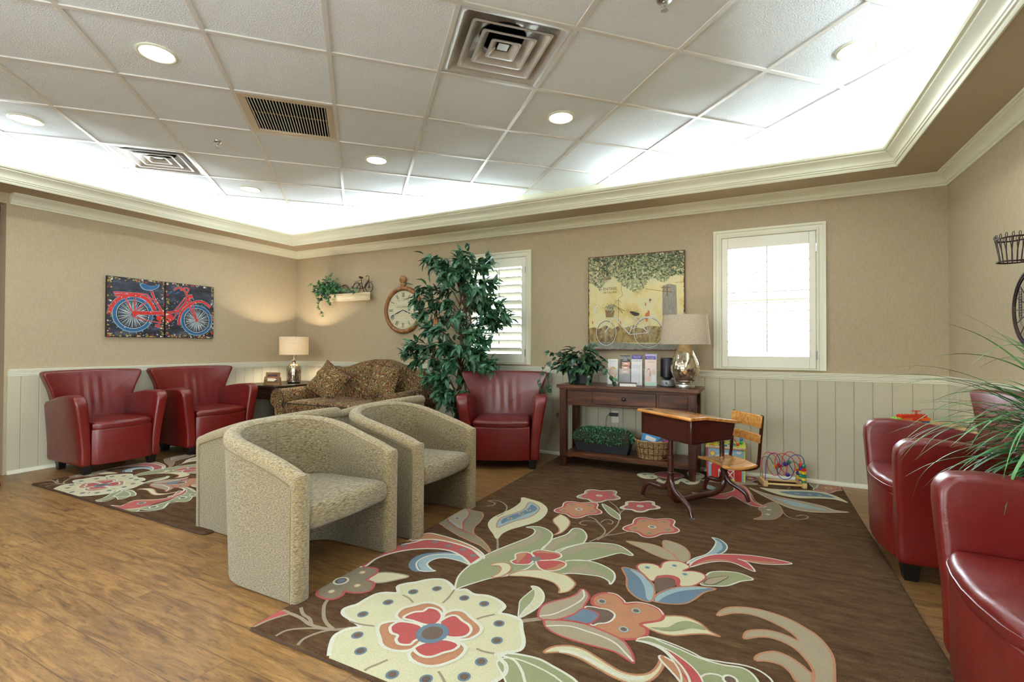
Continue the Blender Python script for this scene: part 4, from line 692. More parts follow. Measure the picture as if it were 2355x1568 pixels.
# ================================================================ tan tub chairs
def tub_chair(label):
    t = thing('tub_chair', label, 'armchair', group='tan chenille tub chairs')
    half, fr, bk, th = .291, -.318, .274, .034
    path = [(-half, fr)]; path += [(-half, fr+(.02-fr)*i/6) for i in range(1, 7)]
    for i in range(1, 24):
        a = PI-PI*i/24; c, s_ = math.cos(a), math.sin(a); e = 2/2.6
        path.append((half*math.copysign(abs(c)**e, c), .02+(bk-.02)*abs(s_)**e))
    path += [(half, fr+(.02-fr)*i/6) for i in range(6, -1, -1)]
    n = len(path); nr = []
    for i in range(n):
        a = path[max(0, i-1)]; b = path[min(n-1, i+1)]; L = math.dist(a, b); nr.append((-(b[1]-a[1])/L, (b[0]-a[0])/L))
    hh = [.555+.165*(max(0, min(1, (p[1]-fr)/(bk-fr))))**0.85 for p in path]
    def sec(i, prof):
        out = []
        for d, z in prof:
            zz = z if z < .2 else hh[i]+(z-1); k_ = max(0, min(1, (path[i][1]+.12)/.35)); fl = .028*k_*max(0, (zz-.12)/.6)**1.3
            out.append((path[i][0]+nr[i][0]*(d+fl), path[i][1]+nr[i][1]*(d+fl), zz))
        return out
    body = [(th-.004, 0.004), (th, .012), (th+.003, .94), (th-.006, .975), (-.012, .990), (-th+.010, .985), (-th+.002, .972), (-th-.002, .950), (-th-.003, .60), (-th, .012), (-th+.004, .004)]
    m_ = MB(); m_.rings([sec(i, body) for i in range(n)]); m_.build('shell', 'tan', t, angle=50)
    roll = [(d, 1-z) for d, z in ((th+.000, .060), (th+.007, .054), (th+.009, .036), (th+.004, .018), (th-.010, .005), (th-.026, .0), (-th+.022, .002), (-th+.010, .008), (-th+.002, .018), (-th+.004, .024))]
    m_ = MB(); m_.rings([sec(i, roll) for i in range(n)]); m_.build('top_roll', 'tan_roll', t, angle=50)
    for s in (-1, 1):
        m_ = MB(); lo = []
        for z, g in ((.002, -.006), (.012, 0), (.30, .001), (.50, .004), (.535, .003), (.549, -.004), (.553, -.014)):
            lo.append([(s*half+x_*(1+g/.04*1.0), fr+.018+y_, z) for x_, y_ in ((-th-.005, .01), (-th-.006, -.014), (-th+.008, -.026), (0, -.030), (th-.008, -.026), (th+.006, -.014), (th+.005, .01))])
        m_.rings(lo); m_.build('front_band', 'tan_roll', t, angle=55)
    sm = MB(); sm.tube([sec(i, [(th+.006, .942)])[0] for i in range(n)], .0028, 6)
    for s in (-1, 1): sm.tube([(s*(half+th+.004), fr+.028, .01), (s*(half+th+.006), fr+.026, .3), (s*(half+th+.008), fr+.022, .50)], .0026, 6)
    sm.build('welt', 'welt', t)
    ins = [(path[i][0]-nr[i][0]*(th-.004), path[i][1]-nr[i][1]*(th-.004)) for i in range(n)]
    fro = [(.242-.484*k/10, fr-.006-.018*math.sin(PI*k/10)) for k in range(11)]
    P = [p for p in ins]                          # runs left front, round the back, right front
    outline = list(reversed([(p[0], p[1]) for p in P if p[1] > fr+.02]))+list(reversed(fro))
    # orient counter clockwise
    ar = sum(outline[i][0]*outline[(i+1) % len(outline)][1]-outline[(i+1) % len(outline)][0]*outline[i][1] for i in range(len(outline)))
    if ar < 0: outline.reverse()
    m_ = MB(); pillow(m_, outline, .110, .042, lambda u, v, w_: (u, v, .290+w_+.010*(1-abs(u)/.26)*(w_ > .05)-(.020*(v+.3) if w_ > .05 else .0)), n=100, dome=.010, dome_back=0, caps=5); m_.build('seat', 'tan', t, angle=60)
    MB().tube([(0, bk-th-.005, .44+.02*i) for i in range(12)], .0016, 5).build('back_seam', 'welt', t)
    return t
tb = tub_chair('tan chenille tub chair nearest the camera, facing right at the corner of the large rug')
tb.location = (-2.070, 1.757, .0); tb.rotation_euler = (0, 0, PI/2)
dup(tb, (-2.045, 2.545, 0), PI/2, 'tan chenille tub chair facing right, second one, with its feet on the large rug')
dup(tb, (-2.735, 2.105, 0), -PI/2, 'tan tub chair facing left, its side panel showing left of the nearest tub chair')
dup(tb, (-2.725, 3.005, 0), -PI/2, 'tan tub chair farthest away, only its top edge showing before the paisley sofa')

# ================================================================ paisley loveseat
def paisley():
    m = bpy.data.materials.new('paisley_weave'); m.use_nodes = True; nt = m.node_tree; N = nt.nodes; Lk = nt.links; b = N['Principled BSDF']; b.inputs['Roughness'].default_value = .85; b.inputs['Sheen Weight'].default_value = .05; b.inputs['Specular IOR Level'].default_value = .15
    tc = N.new('ShaderNodeTexCoord'); mp = N.new('ShaderNodeMapping'); mp.inputs['Rotation'].default_value = (.6, .5, .4); Lk.new(tc.outputs['Object'], mp.inputs[0])
    nz = N.new('ShaderNodeTexNoise'); nz.inputs['Scale'].default_value = 9; nz.inputs['Detail'].default_value = 1.5; Lk.new(mp.outputs[0], nz.inputs['Vector'])
    mx = N.new('ShaderNodeMixRGB'); mx.blend_type = 'ADD'; mx.inputs[0].default_value = .22; Lk.new(mp.outputs[0], mx.inputs[1]); Lk.new(nz.outputs['Color'], mx.inputs[2])
    def lines(tex, scale, lo, hi, off):
        v = N.new('ShaderNodeTexVoronoi'); v.feature = tex; v.inputs['Scale'].default_value = scale; 
        mo = N.new('ShaderNodeMapping'); mo.inputs['Location'].default_value = (off, off*.7, 0); Lk.new(mx.outputs[0], mo.inputs[0]); Lk.new(mo.outputs[0], v.inputs['Vector'])
        w = N.new('ShaderNodeMath'); w.operation = 'MULTIPLY'; w.inputs[1].default_value = 38.0; Lk.new(v.outputs['Distance'], w.inputs[0])
        s_ = N.new('ShaderNodeMath'); s_.operation = 'SINE'; Lk.new(w.outputs[0], s_.inputs[0])
        r = N.new('ShaderNodeValToRGB'); r.color_ramp.elements[0].position = lo; r.color_ramp.elements[0].color = (0, 0, 0, 1); r.color_ramp.elements[1].position = hi; r.color_ramp.elements[1].color = (1, 1, 1, 1)
        Lk.new(s_.outputs[0], r.inputs[0]); return r
    l1 = lines('F1', 9.0, .45, .75, 0.0); l2 = lines('SMOOTH_F1', 15.0, .6, .8, 3.1); l3 = lines('F1', 6.0, .72, .85, 7.7)
    def mixc(a, fac, col):
        q = N.new('ShaderNodeMixRGB'); Lk.new(fac.outputs[0], q.inputs[0])
        if isinstance(a, tuple): q.inputs[1].default_value = a
        else: Lk.new(a.outputs[0], q.inputs[1])
        q.inputs[2].default_value = col; return q
    a = mixc(lin((66, 46, 28)), l1, lin((104, 84, 48))); a = mixc(a, l3, lin((130, 56, 34))); a = mixc(a, l2, lin((150, 136, 92)))
    Lk.new(a.outputs[0], b.inputs['Base Color']); return m
M['paisley'] = paisley(); M['piping'] = mat('brown_piping', (40, 22, 16), .7)
sf = thing('loveseat', 'brown paisley camelback loveseat with rolled arms against the back wall', 'sofa', (-4.14, 4.21, 0))
m_ = MB(); m_.box(-.74, .74, -.42, .40, .10, .34); m_.build('base', 'paisley', sf, bevel=.02)
for s in (-1, 1):
    arm = [(-.055, .10), (.055, .10), (.058, .40)] + [(.03+.105*math.cos(a), .505+.115*math.sin(a)) for a in [math.radians(-35+k*14) for k in range(19)]] + [(-.06, .42)]
    m_ = MB(); lo = []
    for y_, sc_, dz in ((-.470, .80, .0), (-.482, .93, 0), (-.474, 1.0, 0), (-.2, 1, .003), (.1, 1, .012), (.42, 1.0, .03)): lo.append([(s*(.735+p[0]*sc_), y_, .10+(p[1]-.10)*(1 if sc_ == 1 else .985+.015*sc_)+dz*(p[1] > .3)) for p in arm])
    m_.rings(lo)
    if s > 0: m_.f = [tuple(reversed(f)) for f in m_.f]
    a_ = m_.build('arm', 'paisley', sf, angle=50)
    MB().tube([(s*(.735+p[0]), -.470, p[1]) for p in arm[2:]], .006, 6).build('piping', 'piping', a_)
for k, (a, b) in enumerate(((-.665, -.004), (.004, .665))):
    m_ = MB(); pillow(m_, rrect(a, b, -.46, .20, .03), .150, .045, lambda u, v, w_: (u, v, .325+w_+.02*math.sin(PI*(u-a)/(b-a))*(w_ > .07)), n=64, dome=.018, dome_back=0); c_ = m_.build('seat_cushion', 'paisley', sf, angle=60)
    MB().tube([(p[0], p[1], .463+.012*math.sin(PI*(p[0]-a)/(b-a))) for p in rrect(a-.002, b+.002, -.462, .20, .03)], .005, 6, closed=True).build('piping', 'piping', c_)
bt = [(-.80, .845), (-.70, .862), (-.58, .845), (-.42, .862), (-.2, .925), (0, .955), (.2, .953), (.38, .905), (.55, .850), (.68, .858), (.80, .845)]
B = [(-.76, .34), (.76, .34), (.83, .60), (.845, .78)]+list(reversed(bt))+[(-.845, .78), (-.83, .60)]
m_ = MB(); pillow(m_, B, .20, .07, lambda u, v, w_: (u, .38-w_+.10*(v-.4)-(.10*(max(0, abs(u)-.62)/.2)**1.5), v), n=110, dome=.02, dome_back=0, caps=6); m_.build('backrest', 'paisley', sf, angle=60)
for a, b in ((-.68, -.40), (.68, -.40), (-.68, .34), (.68, .34)): MB().lathe([(.014, 0), (.018, .004), (.028, .10)], 12).build('leg', 'darkwood', sf).location = (a, b, 0)
def cushion(label, loc, rot, s_):
    m_ = MB(); n = 16; tp = []; bo = []
    out = []
    for k in range(4):
        a = [(-1, -1), (1, -1), (1, 1), (-1, 1)][k]; b = [(1, -1), (1, 1), (-1, 1), (-1, -1)][k]
        for i in range(n):
            u = i/n; x = a[0]+(b[0]-a[0])*u; y = a[1]+(b[1]-a[1])*u; pin = 1-.10*math.sin(PI*u); out.append((x*pin*s_, y*pin*s_))
    lo = []
    for f, h in ((.02, -.062), (.35, -.060), (.62, -.050), (.82, -.032), (.95, -.010), (1.0, 0), (.95, .010), (.82, .032), (.62, .050), (.35, .060), (.02, .062)): lo.append([(p[0]*f, p[1]*f, h) for p in out])
    m_.rings(lo); o = m_.build('throw_pillow', 'paisley', None, angle=80); o.location = loc; o.rotation_euler = rot
    tag(o, label, 'pillow', 'paisley throw pillows on the loveseat')
    MB().tube([(p[0], p[1], 0) for p in out], .004, 6, closed=True).build('piping', 'piping', o)
cushion('paisley throw pillow standing on its corner against the left arm of the loveseat', (-4.485, 4.10, .690), Euler((math.radians(62), math.radians(28), math.radians(6))), .205)
cushion('paisley throw pillow leaning at the right end of the loveseat', (-3.735, 4.20, .715), Euler((math.radians(68), math.radians(6), math.radians(4))), .200)

# ================================================================ end table in the corner
et = thing('end_table', 'dark wood end table with one drawer, in the corner left of the loveseat', 'side table', (-5.345, 4.20, 0))
MB().box(-.345, .345, -.42, .42, .612, .640).build('tabletop', 'darkwood', et, bevel=.004)
m_ = MB(); m_.box(-.30, .30, -.365, -.345, .475, .612); m_.box(-.30, .30, .36, .38, .475, .612); m_.box(-.31, -.29, -.36, .37, .475, .612); m_.box(.29, .31, -.36, .37, .475, .612); m_.build('apron', 'darkwood', et, bevel=.002)
d_ = MB().box(-.24, .24, -.376, -.364, .490, .600).build('drawer', 'darkwood', et, bevel=.003)
MB().lathe([(.005, 0), (.005, .008), (.012, .012), (.013, .018), (.008, .023), (.001, .024)], 16, X=T(0.1, -.376, .545, rx=PI/2)).build('knob', 'black', d_)
for a in (-.305, .305):
    for b in (-.365, .365): MB().taper((a, b, 0), (.038, .038), (a, b, .612), (.052, .052)).build('leg', 'darkwood', et, bevel=.003)
# picture frame on a stand
pf = thing('picture_frame', 'small wooden tilting picture frame on the corner end table', 'picture frame', (-5.195, 3.90, .640), math.radians(14))
for s in (-1, 1): MB().taper((s*.104, 0, 0), (.012, .05), (s*.104, .0, .10), (.010, .016)).build('side_post', 'frame_wood', pf, bevel=.002)
m_ = MB(); m_.box(-.104, .104, -.022, .022, .0, .012); m_.build('stand_base', 'frame_wood', pf, bevel=.002)
m_ = MB(); X_ = T(0, 0, .085, rx=math.radians(-8)); w_, h_, b_ = .094, .068, .026
for a in ((-w_, w_, h_-b_, h_), (-w_, w_, -h_, -h_+b_), (-w_, -w_+b_, -h_+b_, h_-b_), (w_-b_, w_, -h_+b_, h_-b_)): m_.box(a[0], a[1], -.008, .008, a[2], a[3], 0, X_)
m_.build('frame', 'frame_wood', pf, bevel=.002)
m_ = MB(); XX = X_ @ Matrix(((1, 0, 0, 0), (0, 0, -1, .001), (0, 1, 0, 0), (0, 0, 0, 1)))
m_.add([(-w_+b_, -h_+b_, 0), (w_-b_, -h_+b_, 0), (w_-b_, h_-b_, 0), (-w_+b_, h_-b_, 0)], [(0, 1, 2, 3)], 0, XX)
m_.flat([(-.068, -.038), (.02, -.038), (.060, -.014), (.03, -.004), (-.068, -.002)], .001, 1, XX); m_.flat([(-.068, .0), (.02, -.002), (.068, .008), (.068, .018), (-.068, .016)], .001, 2, XX)
m_.build('photograph', [mat('print_violet', (86, 70, 86), .3), mat('print_cream', (236, 226, 190), .3), mat('print_orange', (186, 110, 66), .3)], pf, smooth=False)
# lamp in the corner
def lathe_part(prof, name, m, par, seg=40, loc=(0, 0, 0), cap=False):
    o = MB().lathe(prof, seg, cap=cap).build(name, m, par, angle=50); o.location = loc; return o
l1 = thing('table_lamp', 'mercury glass bottle table lamp with lit cream drum shade, on the corner end table', 'lamp', (-5.24, 4.235, .640), 0, 'table lamps')
lathe_part([(.001, .001), (.074, .001), (.076, .010), (.070, .014)], 'base', 'black', l1, cap=True)
lathe_part([(.070, .014), (.078, .018), (.080, .05), (.080, .17), (.077, .20), (.064, .228), (.042, .245), (.026, .252), (.024, .262), (.026, .280), (.030, .285), (.030, .293), (.022, .296)], 'glass_body', 'mercury', l1)
m_ = MB()
for k in range(12):
    for sg in (-1, 1): m_.tube([((.0825-.05*max(0, (i/12-.86)/.14)**2)*math.cos(2*PI*k/12+sg*i*.16), (.0825-.05*max(0, (i/12-.86)/.14)**2)*math.sin(2*PI*k/12+sg*i*.16), .02+.215*i/12) for i in range(13)], .0009, 4)
m_.build('wire_netting', 'wire', l1)
lathe_part([(.010, .292), (.010, .31), (.006, .315), (.006, .36), (.012, .362), (.012, .40), (.001, .402)], 'stem', 'alu', l1, 16)
lathe_part([(.170, .362), (.172, .362), (.172, .588), (.170, .588), (.170, .362)], 'lamp_shade', 'shade_warm', l1, 56)
m_ = MB(); m_.lathe([(.007, .585), (.009, .592), (.004, .600), (.007, .606), (.001, .612)], 12)
for k in range(3): a = 2*PI*k/3; m_.tube([(0, 0, .584), (.170*math.cos(a), .170*math.sin(a), .584)], .0015, 5)
m_.build('finial', 'alu', l1)
MB().lathe([(.002, .40), (.018, .415), (.030, .445), (.026, .475), (.001, .49)], 16).build('bulb', mat('lamp_bulb', (255, 240, 210), .4, emit=(255, 214, 150), estr=12), l1)
def point(name, loc, p, col, r=.03):
    d = bpy.data.lights.new(name, 'POINT'); d.energy = p; d.color = col; d.shadow_soft_size = r; o = bpy.data.objects.new(name, d); COL.objects.link(o); o.location = loc
point('lamp_glow', (-5.24, 4.235, .640+.46), 85, (1.0, .87, .68), .035)

# ================================================================ console table
CT = .765
ct = thing('console_table', 'dark cherry console table with one drawer and a low shelf, under the bicycle picture', 'console table', (-1.026, 4.395, 0))
m_ = MB(); m_.box(-.620, .620, -.215, .215, CT-.030, CT); m_.build('tabletop', 'walnut', ct, bevel=.003)
MB().box(-.600, .600, -.200, .205, CT-.044, CT-.030).build('top_moulding', 'walnut', ct, bevel=.003)
m_ = MB(); m_.box(-.53, .53, -.170, -.155, .585, CT-.044); m_.box(-.53, .53, .16, .175, .585, CT-.044); m_.box(-.57, -.555, -.15, .15, .585, CT-.044); m_.box(.555, .57, -.15, .15, .585, CT-.044); m_.build('apron', 'walnut', ct)
MB().box(-.535, .535, -.178, -.150, .578, .592).build('bottom_bead', 'walnut', ct, bevel=.004)
for a, b in ((-.530, -.285), (.285, .530)): MB().box(a+.006, b-.006, -.1745, -.165, .600, CT-.056).build('side_panel', 'walnut', ct, bevel=.003)
d_ = MB().box(-.272, .272, -.180, -.165, .598, CT-.054).build('drawer', 'walnut', ct, bevel=.004)
MB().lathe([(.006, 0), (.006, .010), (.016, .015), (.0175, .023), (.011, .030), (.001, .032)], 20, X=T(0, -.180, .655, rx=PI/2)).build('knob', 'black', d_)
for a in (-.562, .562):
    for b in (-.172, .172):
        MB().taper((a, b, 0), (.044, .044), (a, b, .12), (.062, .062)).taper((a, b, .12), (.062, .062), (a, b, CT-.044), (.062, .062)).build('leg', 'walnut_z', ct, bevel=.003)
        if b < 0:
            m_ = MB()
            for zz in (.60, .145): m_.lathe([(.001, .004), (.004, .003), (.006, 0)], 10, X=T(a, b-.031, zz, rx=PI/2))
            m_.build('bolt', 'black', ct)
MB().box(-.555, .555, -.18, .18, .105, .145).build('lower_shelf', 'walnut', ct, bevel=.005)
# lamp on the console
l2 = thing('table_lamp', 'mercury glass egg shaped table lamp with tapered linen shade, on the console table', 'lamp', (-.538, 4.345, CT), 0, 'table lamps')
lathe_part([(.001, 0), (.079, 0), (.081, .004), (.081, .030), (.078, .034), (.045, .036), (.045, .044)], 'base', 'alu', l2)
lathe_part([(.045, .044), (.062, .050), (.092, .078), (.113, .118), (.121, .155), (.120, .185), (.110, .225), (.092, .270), (.072, .315), (.055, .350), (.046, .372), (.001, .374)], 'glass_body', 'mercury', l2, 48)
lathe_part([(.047, .368), (.047, .385), (.012, .388), (.012, .46), (.001, .462)], 'neck', 'alu', l2, 24)
m_ = MB(); m_.lathe([(.203, .372), (.205, .372), (.180, .622), (.178, .622), (.203, .372)], 64, sy=.66, cap=False); m_.build('lamp_shade', 'shade', l2, angle=50)
m_ = MB(); m_.lathe([(.008, .618), (.010, .628), (.005, .634), (.008, .642), (.001, .650)], 12)
for a in (0, PI/2, PI, 3*PI/2): m_.tube([(0, 0, .616), (.179*math.cos(a), .179*.66*math.sin(a), .616)], .0015, 5)
m_.build('finial', 'alu', l2)
MB().lathe([(.002, .46), (.018, .475), (.030, .505), (.026, .535), (.001, .55)], 16).build('bulb', mat('lamp_bulb_white', (255, 246, 226), .4, emit=(255, 228, 180), estr=12), l2)
point('lamp_glow', (-.538, 4.345, CT+.515), 48, (1.0, .88, .70), .03)

# ---- things on the console
pp = thing('potted_pothos', 'leafy green pothos in a black square planter on the left end of the console table', 'potted plant', (-1.475, 4.36, CT))
m_ = MB(); m_.taper((0, 0, 0), (.17, .15), (0, 0, .145), (.215, .19)); m_.build('planter', 'planter', pp, bevel=.006)
MB().box(-.09, .09, -.08, .08, .13, .146).build('soil', 'soil', pp)
def leaf_geo(mb, base, d, up, L, W, kind='oval', mi=0, droop=.25):
    d = d.normalized(); side = d.cross(up)
    side = side.normalized() if side.length > 1e-4 else Vector((1, 0, 0)); nn = side.cross(d).normalized()
    prof = {'oval': [(0, 0), (.18, .62), (.45, 1), (.75, .68), (1, 0)], 'heart': [(0, .0), (.08, .85), (.32, 1), (.68, .66), (1, 0)], 'blade': [(0, .4), (.3, 1), (.7, .7), (1, 0)]}[kind]
    vs = []; fs = []
    for i, (t_, w_) in enumerate(prof):
        c = base+d*(L*t_) - nn*(L*droop*t_*t_)
        vs += [c+side*(W*w_/2)+nn*(W*.16*w_), c, c-side*(W*w_/2)+nn*(W*.16*w_)]
        if i:
            o = (i-1)*3; fs += [(o, o+1, o+4, o+3), (o+1, o+2, o+5, o+4)]
    mb.add([tuple(v) for v in vs], fs, mi)
def rv(): 
    while True:
        v = Vector((random.uniform(-1, 1), random.uniform(-1, 1), random.uniform(-1, 1)))
        if .1 < v.length < 1: return v.normalized()
random.seed(11)
m_ = MB(); stems = MB()
for k in range(210):
    a = random.uniform(0, 2*PI); el = random.uniform(-.15, 1.15); r_ = random.uniform(.10, .205)
    p = Vector((r_*math.cos(a)*math.cos(el)*1.12, r_*.72*math.sin(a)*math.cos(el), .15+r_*math.sin(el)*1.05))
    if p.z < .07: continue
    d = Vector((p.x, p.y-.02, (p.z-.16)*.3-.05)).normalized()+rv()*.45
    leaf_geo(m_, p, d, Vector((0, 0, 1))+rv()*.4, random.uniform(.055, .088), random.uniform(.042, .062), 'heart', 0, random.uniform(.1, .5))
def vine(pts, n, L, W, kind, st):
    c = catmull(pts, False, 8); st.tube(c, .0022, 5)
    for k in range(n):
        i = int((k+.5)/n*(len(c)-1)); p = Vector(c[i]); t_ = Vector(c[min(i+1, len(c)-1)])-Vector(c[max(0, i-1)])
        d = t_.normalized()*.4+rv()*.7+Vector((0, -.3, -.25)); leaf_geo(m_, p, d, Vector((0, -.6, .6))+rv()*.3, L*random.uniform(.75, 1.15), W*random.uniform(.75, 1.15), kind, 0, .3)
for pts in ([(-.08, -.03, .16), (-.24, -.05, .22), (-.34, -.08, .15), (-.37, -.10, .02), (-.345, -.11, -.06)], [(-.08, -.05, .15), (-.2, -.08, .20), (-.27, -.10, .10), (-.28, -.12, -.01), (-.27, -.12, -.06)], [(.06, -.04, .15), (.22, -.08, .18), (.31, -.11, .10), (.355, -.12, .03)],
            [(-.02, -.08, .15), (-.02, -.13, .12), (.0, -.14, .06), (-.02, -.14, .03)], [(.04, -.08, .16), (.12, -.13, .12), (.14, -.14, .05), (.12, -.14, .02)], [(-.1, -.02, .18), (-.25, -.02, .28), (-.32, -.03, .30)], [(.0, .0, .2), (.07, .0, .34), (.13, .0, .36)]):
    vine(pts, 9, .062, .045, 'heart', stems)
m_.build('foliage', 'leaf_dark', pp, smooth=False); stems.build('vine', 'bark', pp)
def text_on(mb, s_, size, mi, X, **k): fontmesh(s_, size, mb, mi, X, **k)
def upright(x, y, z, rz=0, tilt=0): return T(x, y, z, rz=rz) @ Matrix.Rotation(PI/2-tilt, 4, 'X')
WH = mat('card_white', (236, 236, 234), .5); BKc = mat('card_black', (22, 24, 26), .35); VI = mat('card_violet', (74, 66, 150), .45); LAV = mat('card_lavender', (176, 170, 216), .45); MINT = mat('card_mint', (150, 214, 172), .45); INK = mat('print_ink', (40, 42, 46), .5); SKIN = mat('print_skin', (226, 170, 140), .5); HAIR = mat('print_auburn', (112, 52, 34), .5); BLOND = mat('print_blond', (206, 166, 104), .5); GRN = mat('print_green', (60, 130, 70), .5); LIP = mat('print_lip', (190, 96, 76), .5); TEETH = mat('print_teeth', (244, 244, 240), .4); PALE = mat('print_pale', (232, 214, 204), .5)
def holder(x, y, label, cards, w_=.098, rz=math.radians(6)):
    t = thing('brochure_holder', label, 'brochure holder', (x, y, CT), rz, 'brochure holders on the console table')
    m_ = MB(); m_.box(-w_/2, w_/2, -.030, .030, 0, .003); m_.box(-w_/2, w_/2, -.030, -.028, .003, .150); m_.box(-w_/2, w_/2, .028, .030, .003, .205)
    m_.box(-w_/2, -w_/2+.002, -.028, .028, .003, .13); m_.box(w_/2-.002, w_/2, -.028, .028, .003, .13); m_.build('clear_pocket', 'clear', t, smooth=False)
    for (nm, y0, h, mats, draw) in cards:
        m_ = MB(); cw = w_*.47; m_.box(-cw, cw, y0, y0+.006, .004, h, 0); XX = upright(0, y0-.0006, 0); draw(m_, cw, h, XX); m_.build(nm, mats, t, smooth=False)
    return t
def rect(m_, a, b, c, d, mi, XX, z=0): m_.add([(a, c, z), (b, c, z), (b, d, z), (a, d, z)], [(0, 1, 2, 3)], mi, XX)
def d_smile(m_, w_, h, XX):
    text_on(m_, 'What Do People\nThink When You\nSmile?', .0135, 1, XX @ T(0, h-.030, .0004))
    for k, yy in enumerate((h-.078, h-.115, h-.152)):
        cx = .008-.004*k; rect(m_, cx-.034, cx+.034, yy-.015, yy+.016, 2, XX, .0003); m_.disc(cx, yy, .027, .0006, 3, XX, 20, .0105); m_.disc(cx, yy+.001, .022, .0009, 1, XX, 20, .006)
    for k in range(4): rect(m_, -.035, .03-.01*(k % 2), .028+.007*k, .031+.007*k, 4, XX, .0003)
def d_care(m_, w_, h, XX):
    text_on(m_, 'CareCredit', .0155, 1, XX @ T(.004, h-.014, .0004)); 
    for k in range(5): rect(m_, -.034+.012*k, -.030+.012*k, .04+.004*k, h-.05, 2, XX, .0003)
    m_.ribbon([(.018, .02), (.024, .08), (.030, h-.05)], .0028, .0006, 3, XX)
def d_violet(m_, w_, h, XX): text_on(m_, "Don't Leave an Emphasis\nWhen Your Mouth\nFeels Dental Health", .0075, 1, XX @ T(0, h-.018, .0004))
def d_grind(m_, w_, h, XX): rect(m_, -w_, w_*.8, h-.055, h-.020, 1, XX, .0002); text_on(m_, 'Do You Grind\nYour Teeth?', .0120, 2, XX @ T(-.004, h-.037, .0005))
def d_women(m_, w_, h, XX):
    text_on(m_, 'healthy smiles', .0105, 1, XX @ T(0, h-.022, .0004))
    m_.flat([(-.044, .05), (-.020, .04), (.0, .042), (.002, .10), (-.012, .118), (-.030, .115), (-.042, .09)], .0003, 2, XX); m_.flat([(.0, .04), (.040, .04), (.038, .085), (.028, .105), (.010, .10)], .0003, 5, XX)
    m_.flat([(-.040, .10), (-.036, .14), (-.022, .158), (-.006, .150), (.0, .12), (.002, .09), (-.010, .085), (-.012, .12), (-.034, .12)], .0005, 3, XX); m_.disc(-.020, .133, .0115, .0007, 2, XX, 20, .0155)
    m_.disc(.018, .122, .018, .0005, 4, XX, 20, .023); m_.disc(.017, .117, .0105, .0007, 2, XX, 20, .015)
    for cx, cy in ((-.020, .127), (.017, .112)): m_.disc(cx, cy, .005, .0009, 5, XX, 12, .0018)
    rect(m_, -w_, w_, .006, .034, 6, XX, .0003)
def d_face(m_, w_, h, XX):
    text_on(m_, 'CareCredit', .0125, 1, XX @ T(0, h-.018, .0004)); m_.disc(0, .11, .038, .0003, 3, XX, 24, .055); m_.disc(0, .10, .027, .0005, 2, XX, 24, .040); m_.disc(0, .083, .010, .0007, 4, XX, 14, .004)
holder(-1.185, 4.44, 'white brochure of a smiling face in a clear holder, half hidden by the pothos leaves', [('brochure', -.006, .235, [WH, GRN, SKIN, BLOND, TEETH], d_face)])
holder(-1.062, 4.405, 'black brochure showing three smiles in a clear holder on the console table', [('brochure', -.006, .272, [BKc, TEETH, SKIN, LIP, INK], d_smile)])
holder(-.955, 4.40, 'clear brochure holder with a white card in front of a violet-topped leaflet', [('leaflet', .010, .275, [VI, WH], d_violet), ('brochure', -.014, .238, [WH, INK, LAV, GRN], d_care)])
holder(-.832, 4.40, 'brochure holder with two smiling women and lavender leaflets, beside the black purifier', [('leaflet', .010, .285, [LAV, VI, WH], d_grind), ('brochure', -.014, .236, [PALE, LIP, SKIN, HAIR, BLOND, WH, MINT], d_women)], w_=.104)
bk = thing('book', 'thick closed book with a maroon cover lying on the console table', 'book', (-1.000, 4.275, CT), math.radians(8))
m_ = MB(); m_.box(-.075, .070, -.048, .048, .0, .003); m_.box(-.075, .070, -.048, .048, .028, .031); m_.box(-.078, -.074, -.048, .048, 0, .031); m_.build('cover', mat('maroon_cover', (92, 28, 30), .5), bk, bevel=.001)
MB().box(-.074, .066, -.045, .045, .003, .028).build('pages', 'paper', bk, smooth=False)
hm = thing('humidifier', 'small black tower purifier with silver base, beside the egg lamp', 'appliance', (-.690, 4.40, CT))
lathe_part([(.001, 0), (.060, 0), (.061, .006), (.061, .010)], 'foot', 'rubber', hm); lathe_part([(.061, .010), (.062, .014), (.060, .055), (.052, .062), (.001, .063)], 'base', mat('silver_plastic', (140, 142, 144), .35, metal=.5), hm)
m_ = MB(); m_.lathe([(.050, .085), (.055, .088), (.056, .245), (.052, .254), (.001, .256)], 40)
for k in range(30): a = 2*PI*k/30; m_.box(.054, .0585, -.0016, .0016, .090, .240, 0, Matrix.Rotation(a, 4, 'Z'))
m_.lathe([(.020, .060), (.034, .075), (.050, .088)], 24, cap=False); m_.build('tower', 'rubber', hm, angle=40)
MB().box(-.008, .008, -.0635, -.058, .022, .044).build('switch', 'rubber', hm, bevel=.001)
# ---- shelf below
pl = thing('boxwood_planter', 'long black planter of clipped boxwood on the lower shelf of the console', 'potted plant', (-1.255, 4.365, .145), math.radians(-1))
MB().taper((0, 0, 0), (.47, .12), (0, 0, .095), (.52, .15)).build('planter', 'planter', pl, bevel=.004)
random.seed(5); m_ = MB()
for k in range(2600):
    x_ = random.uniform(-.275, .275); ang = random.uniform(-.35, PI+.35); e_ = max(0.25, 1-(abs(x_)/.285)**6)
    R_ = .095*e_*random.uniform(.8, 1.05); p = Vector((x_+random.uniform(-.01, .01), R_*math.cos(ang)*1.0, .125+R_*math.sin(ang)*.98))
    d = Vector((random.uniform(-.5, .5)+(x_/.27)**5, math.cos(ang), math.sin(ang)))+rv()*.7
    leaf_geo(m_, p, d, rv(), random.uniform(.015, .024), random.uniform(.008, .012), 'oval', 0, .2)
m_.build('foliage', 'leaf_box', pl, smooth=False)
MB().lathe([(.07, -.25), (.09, -.22), (.09, .22), (.07, .25)], 20, X=T(0, 0, .125, ry=PI/2) @ Matrix.Diagonal((1, .95, 1, 1))).build('core', 'soil', pl)
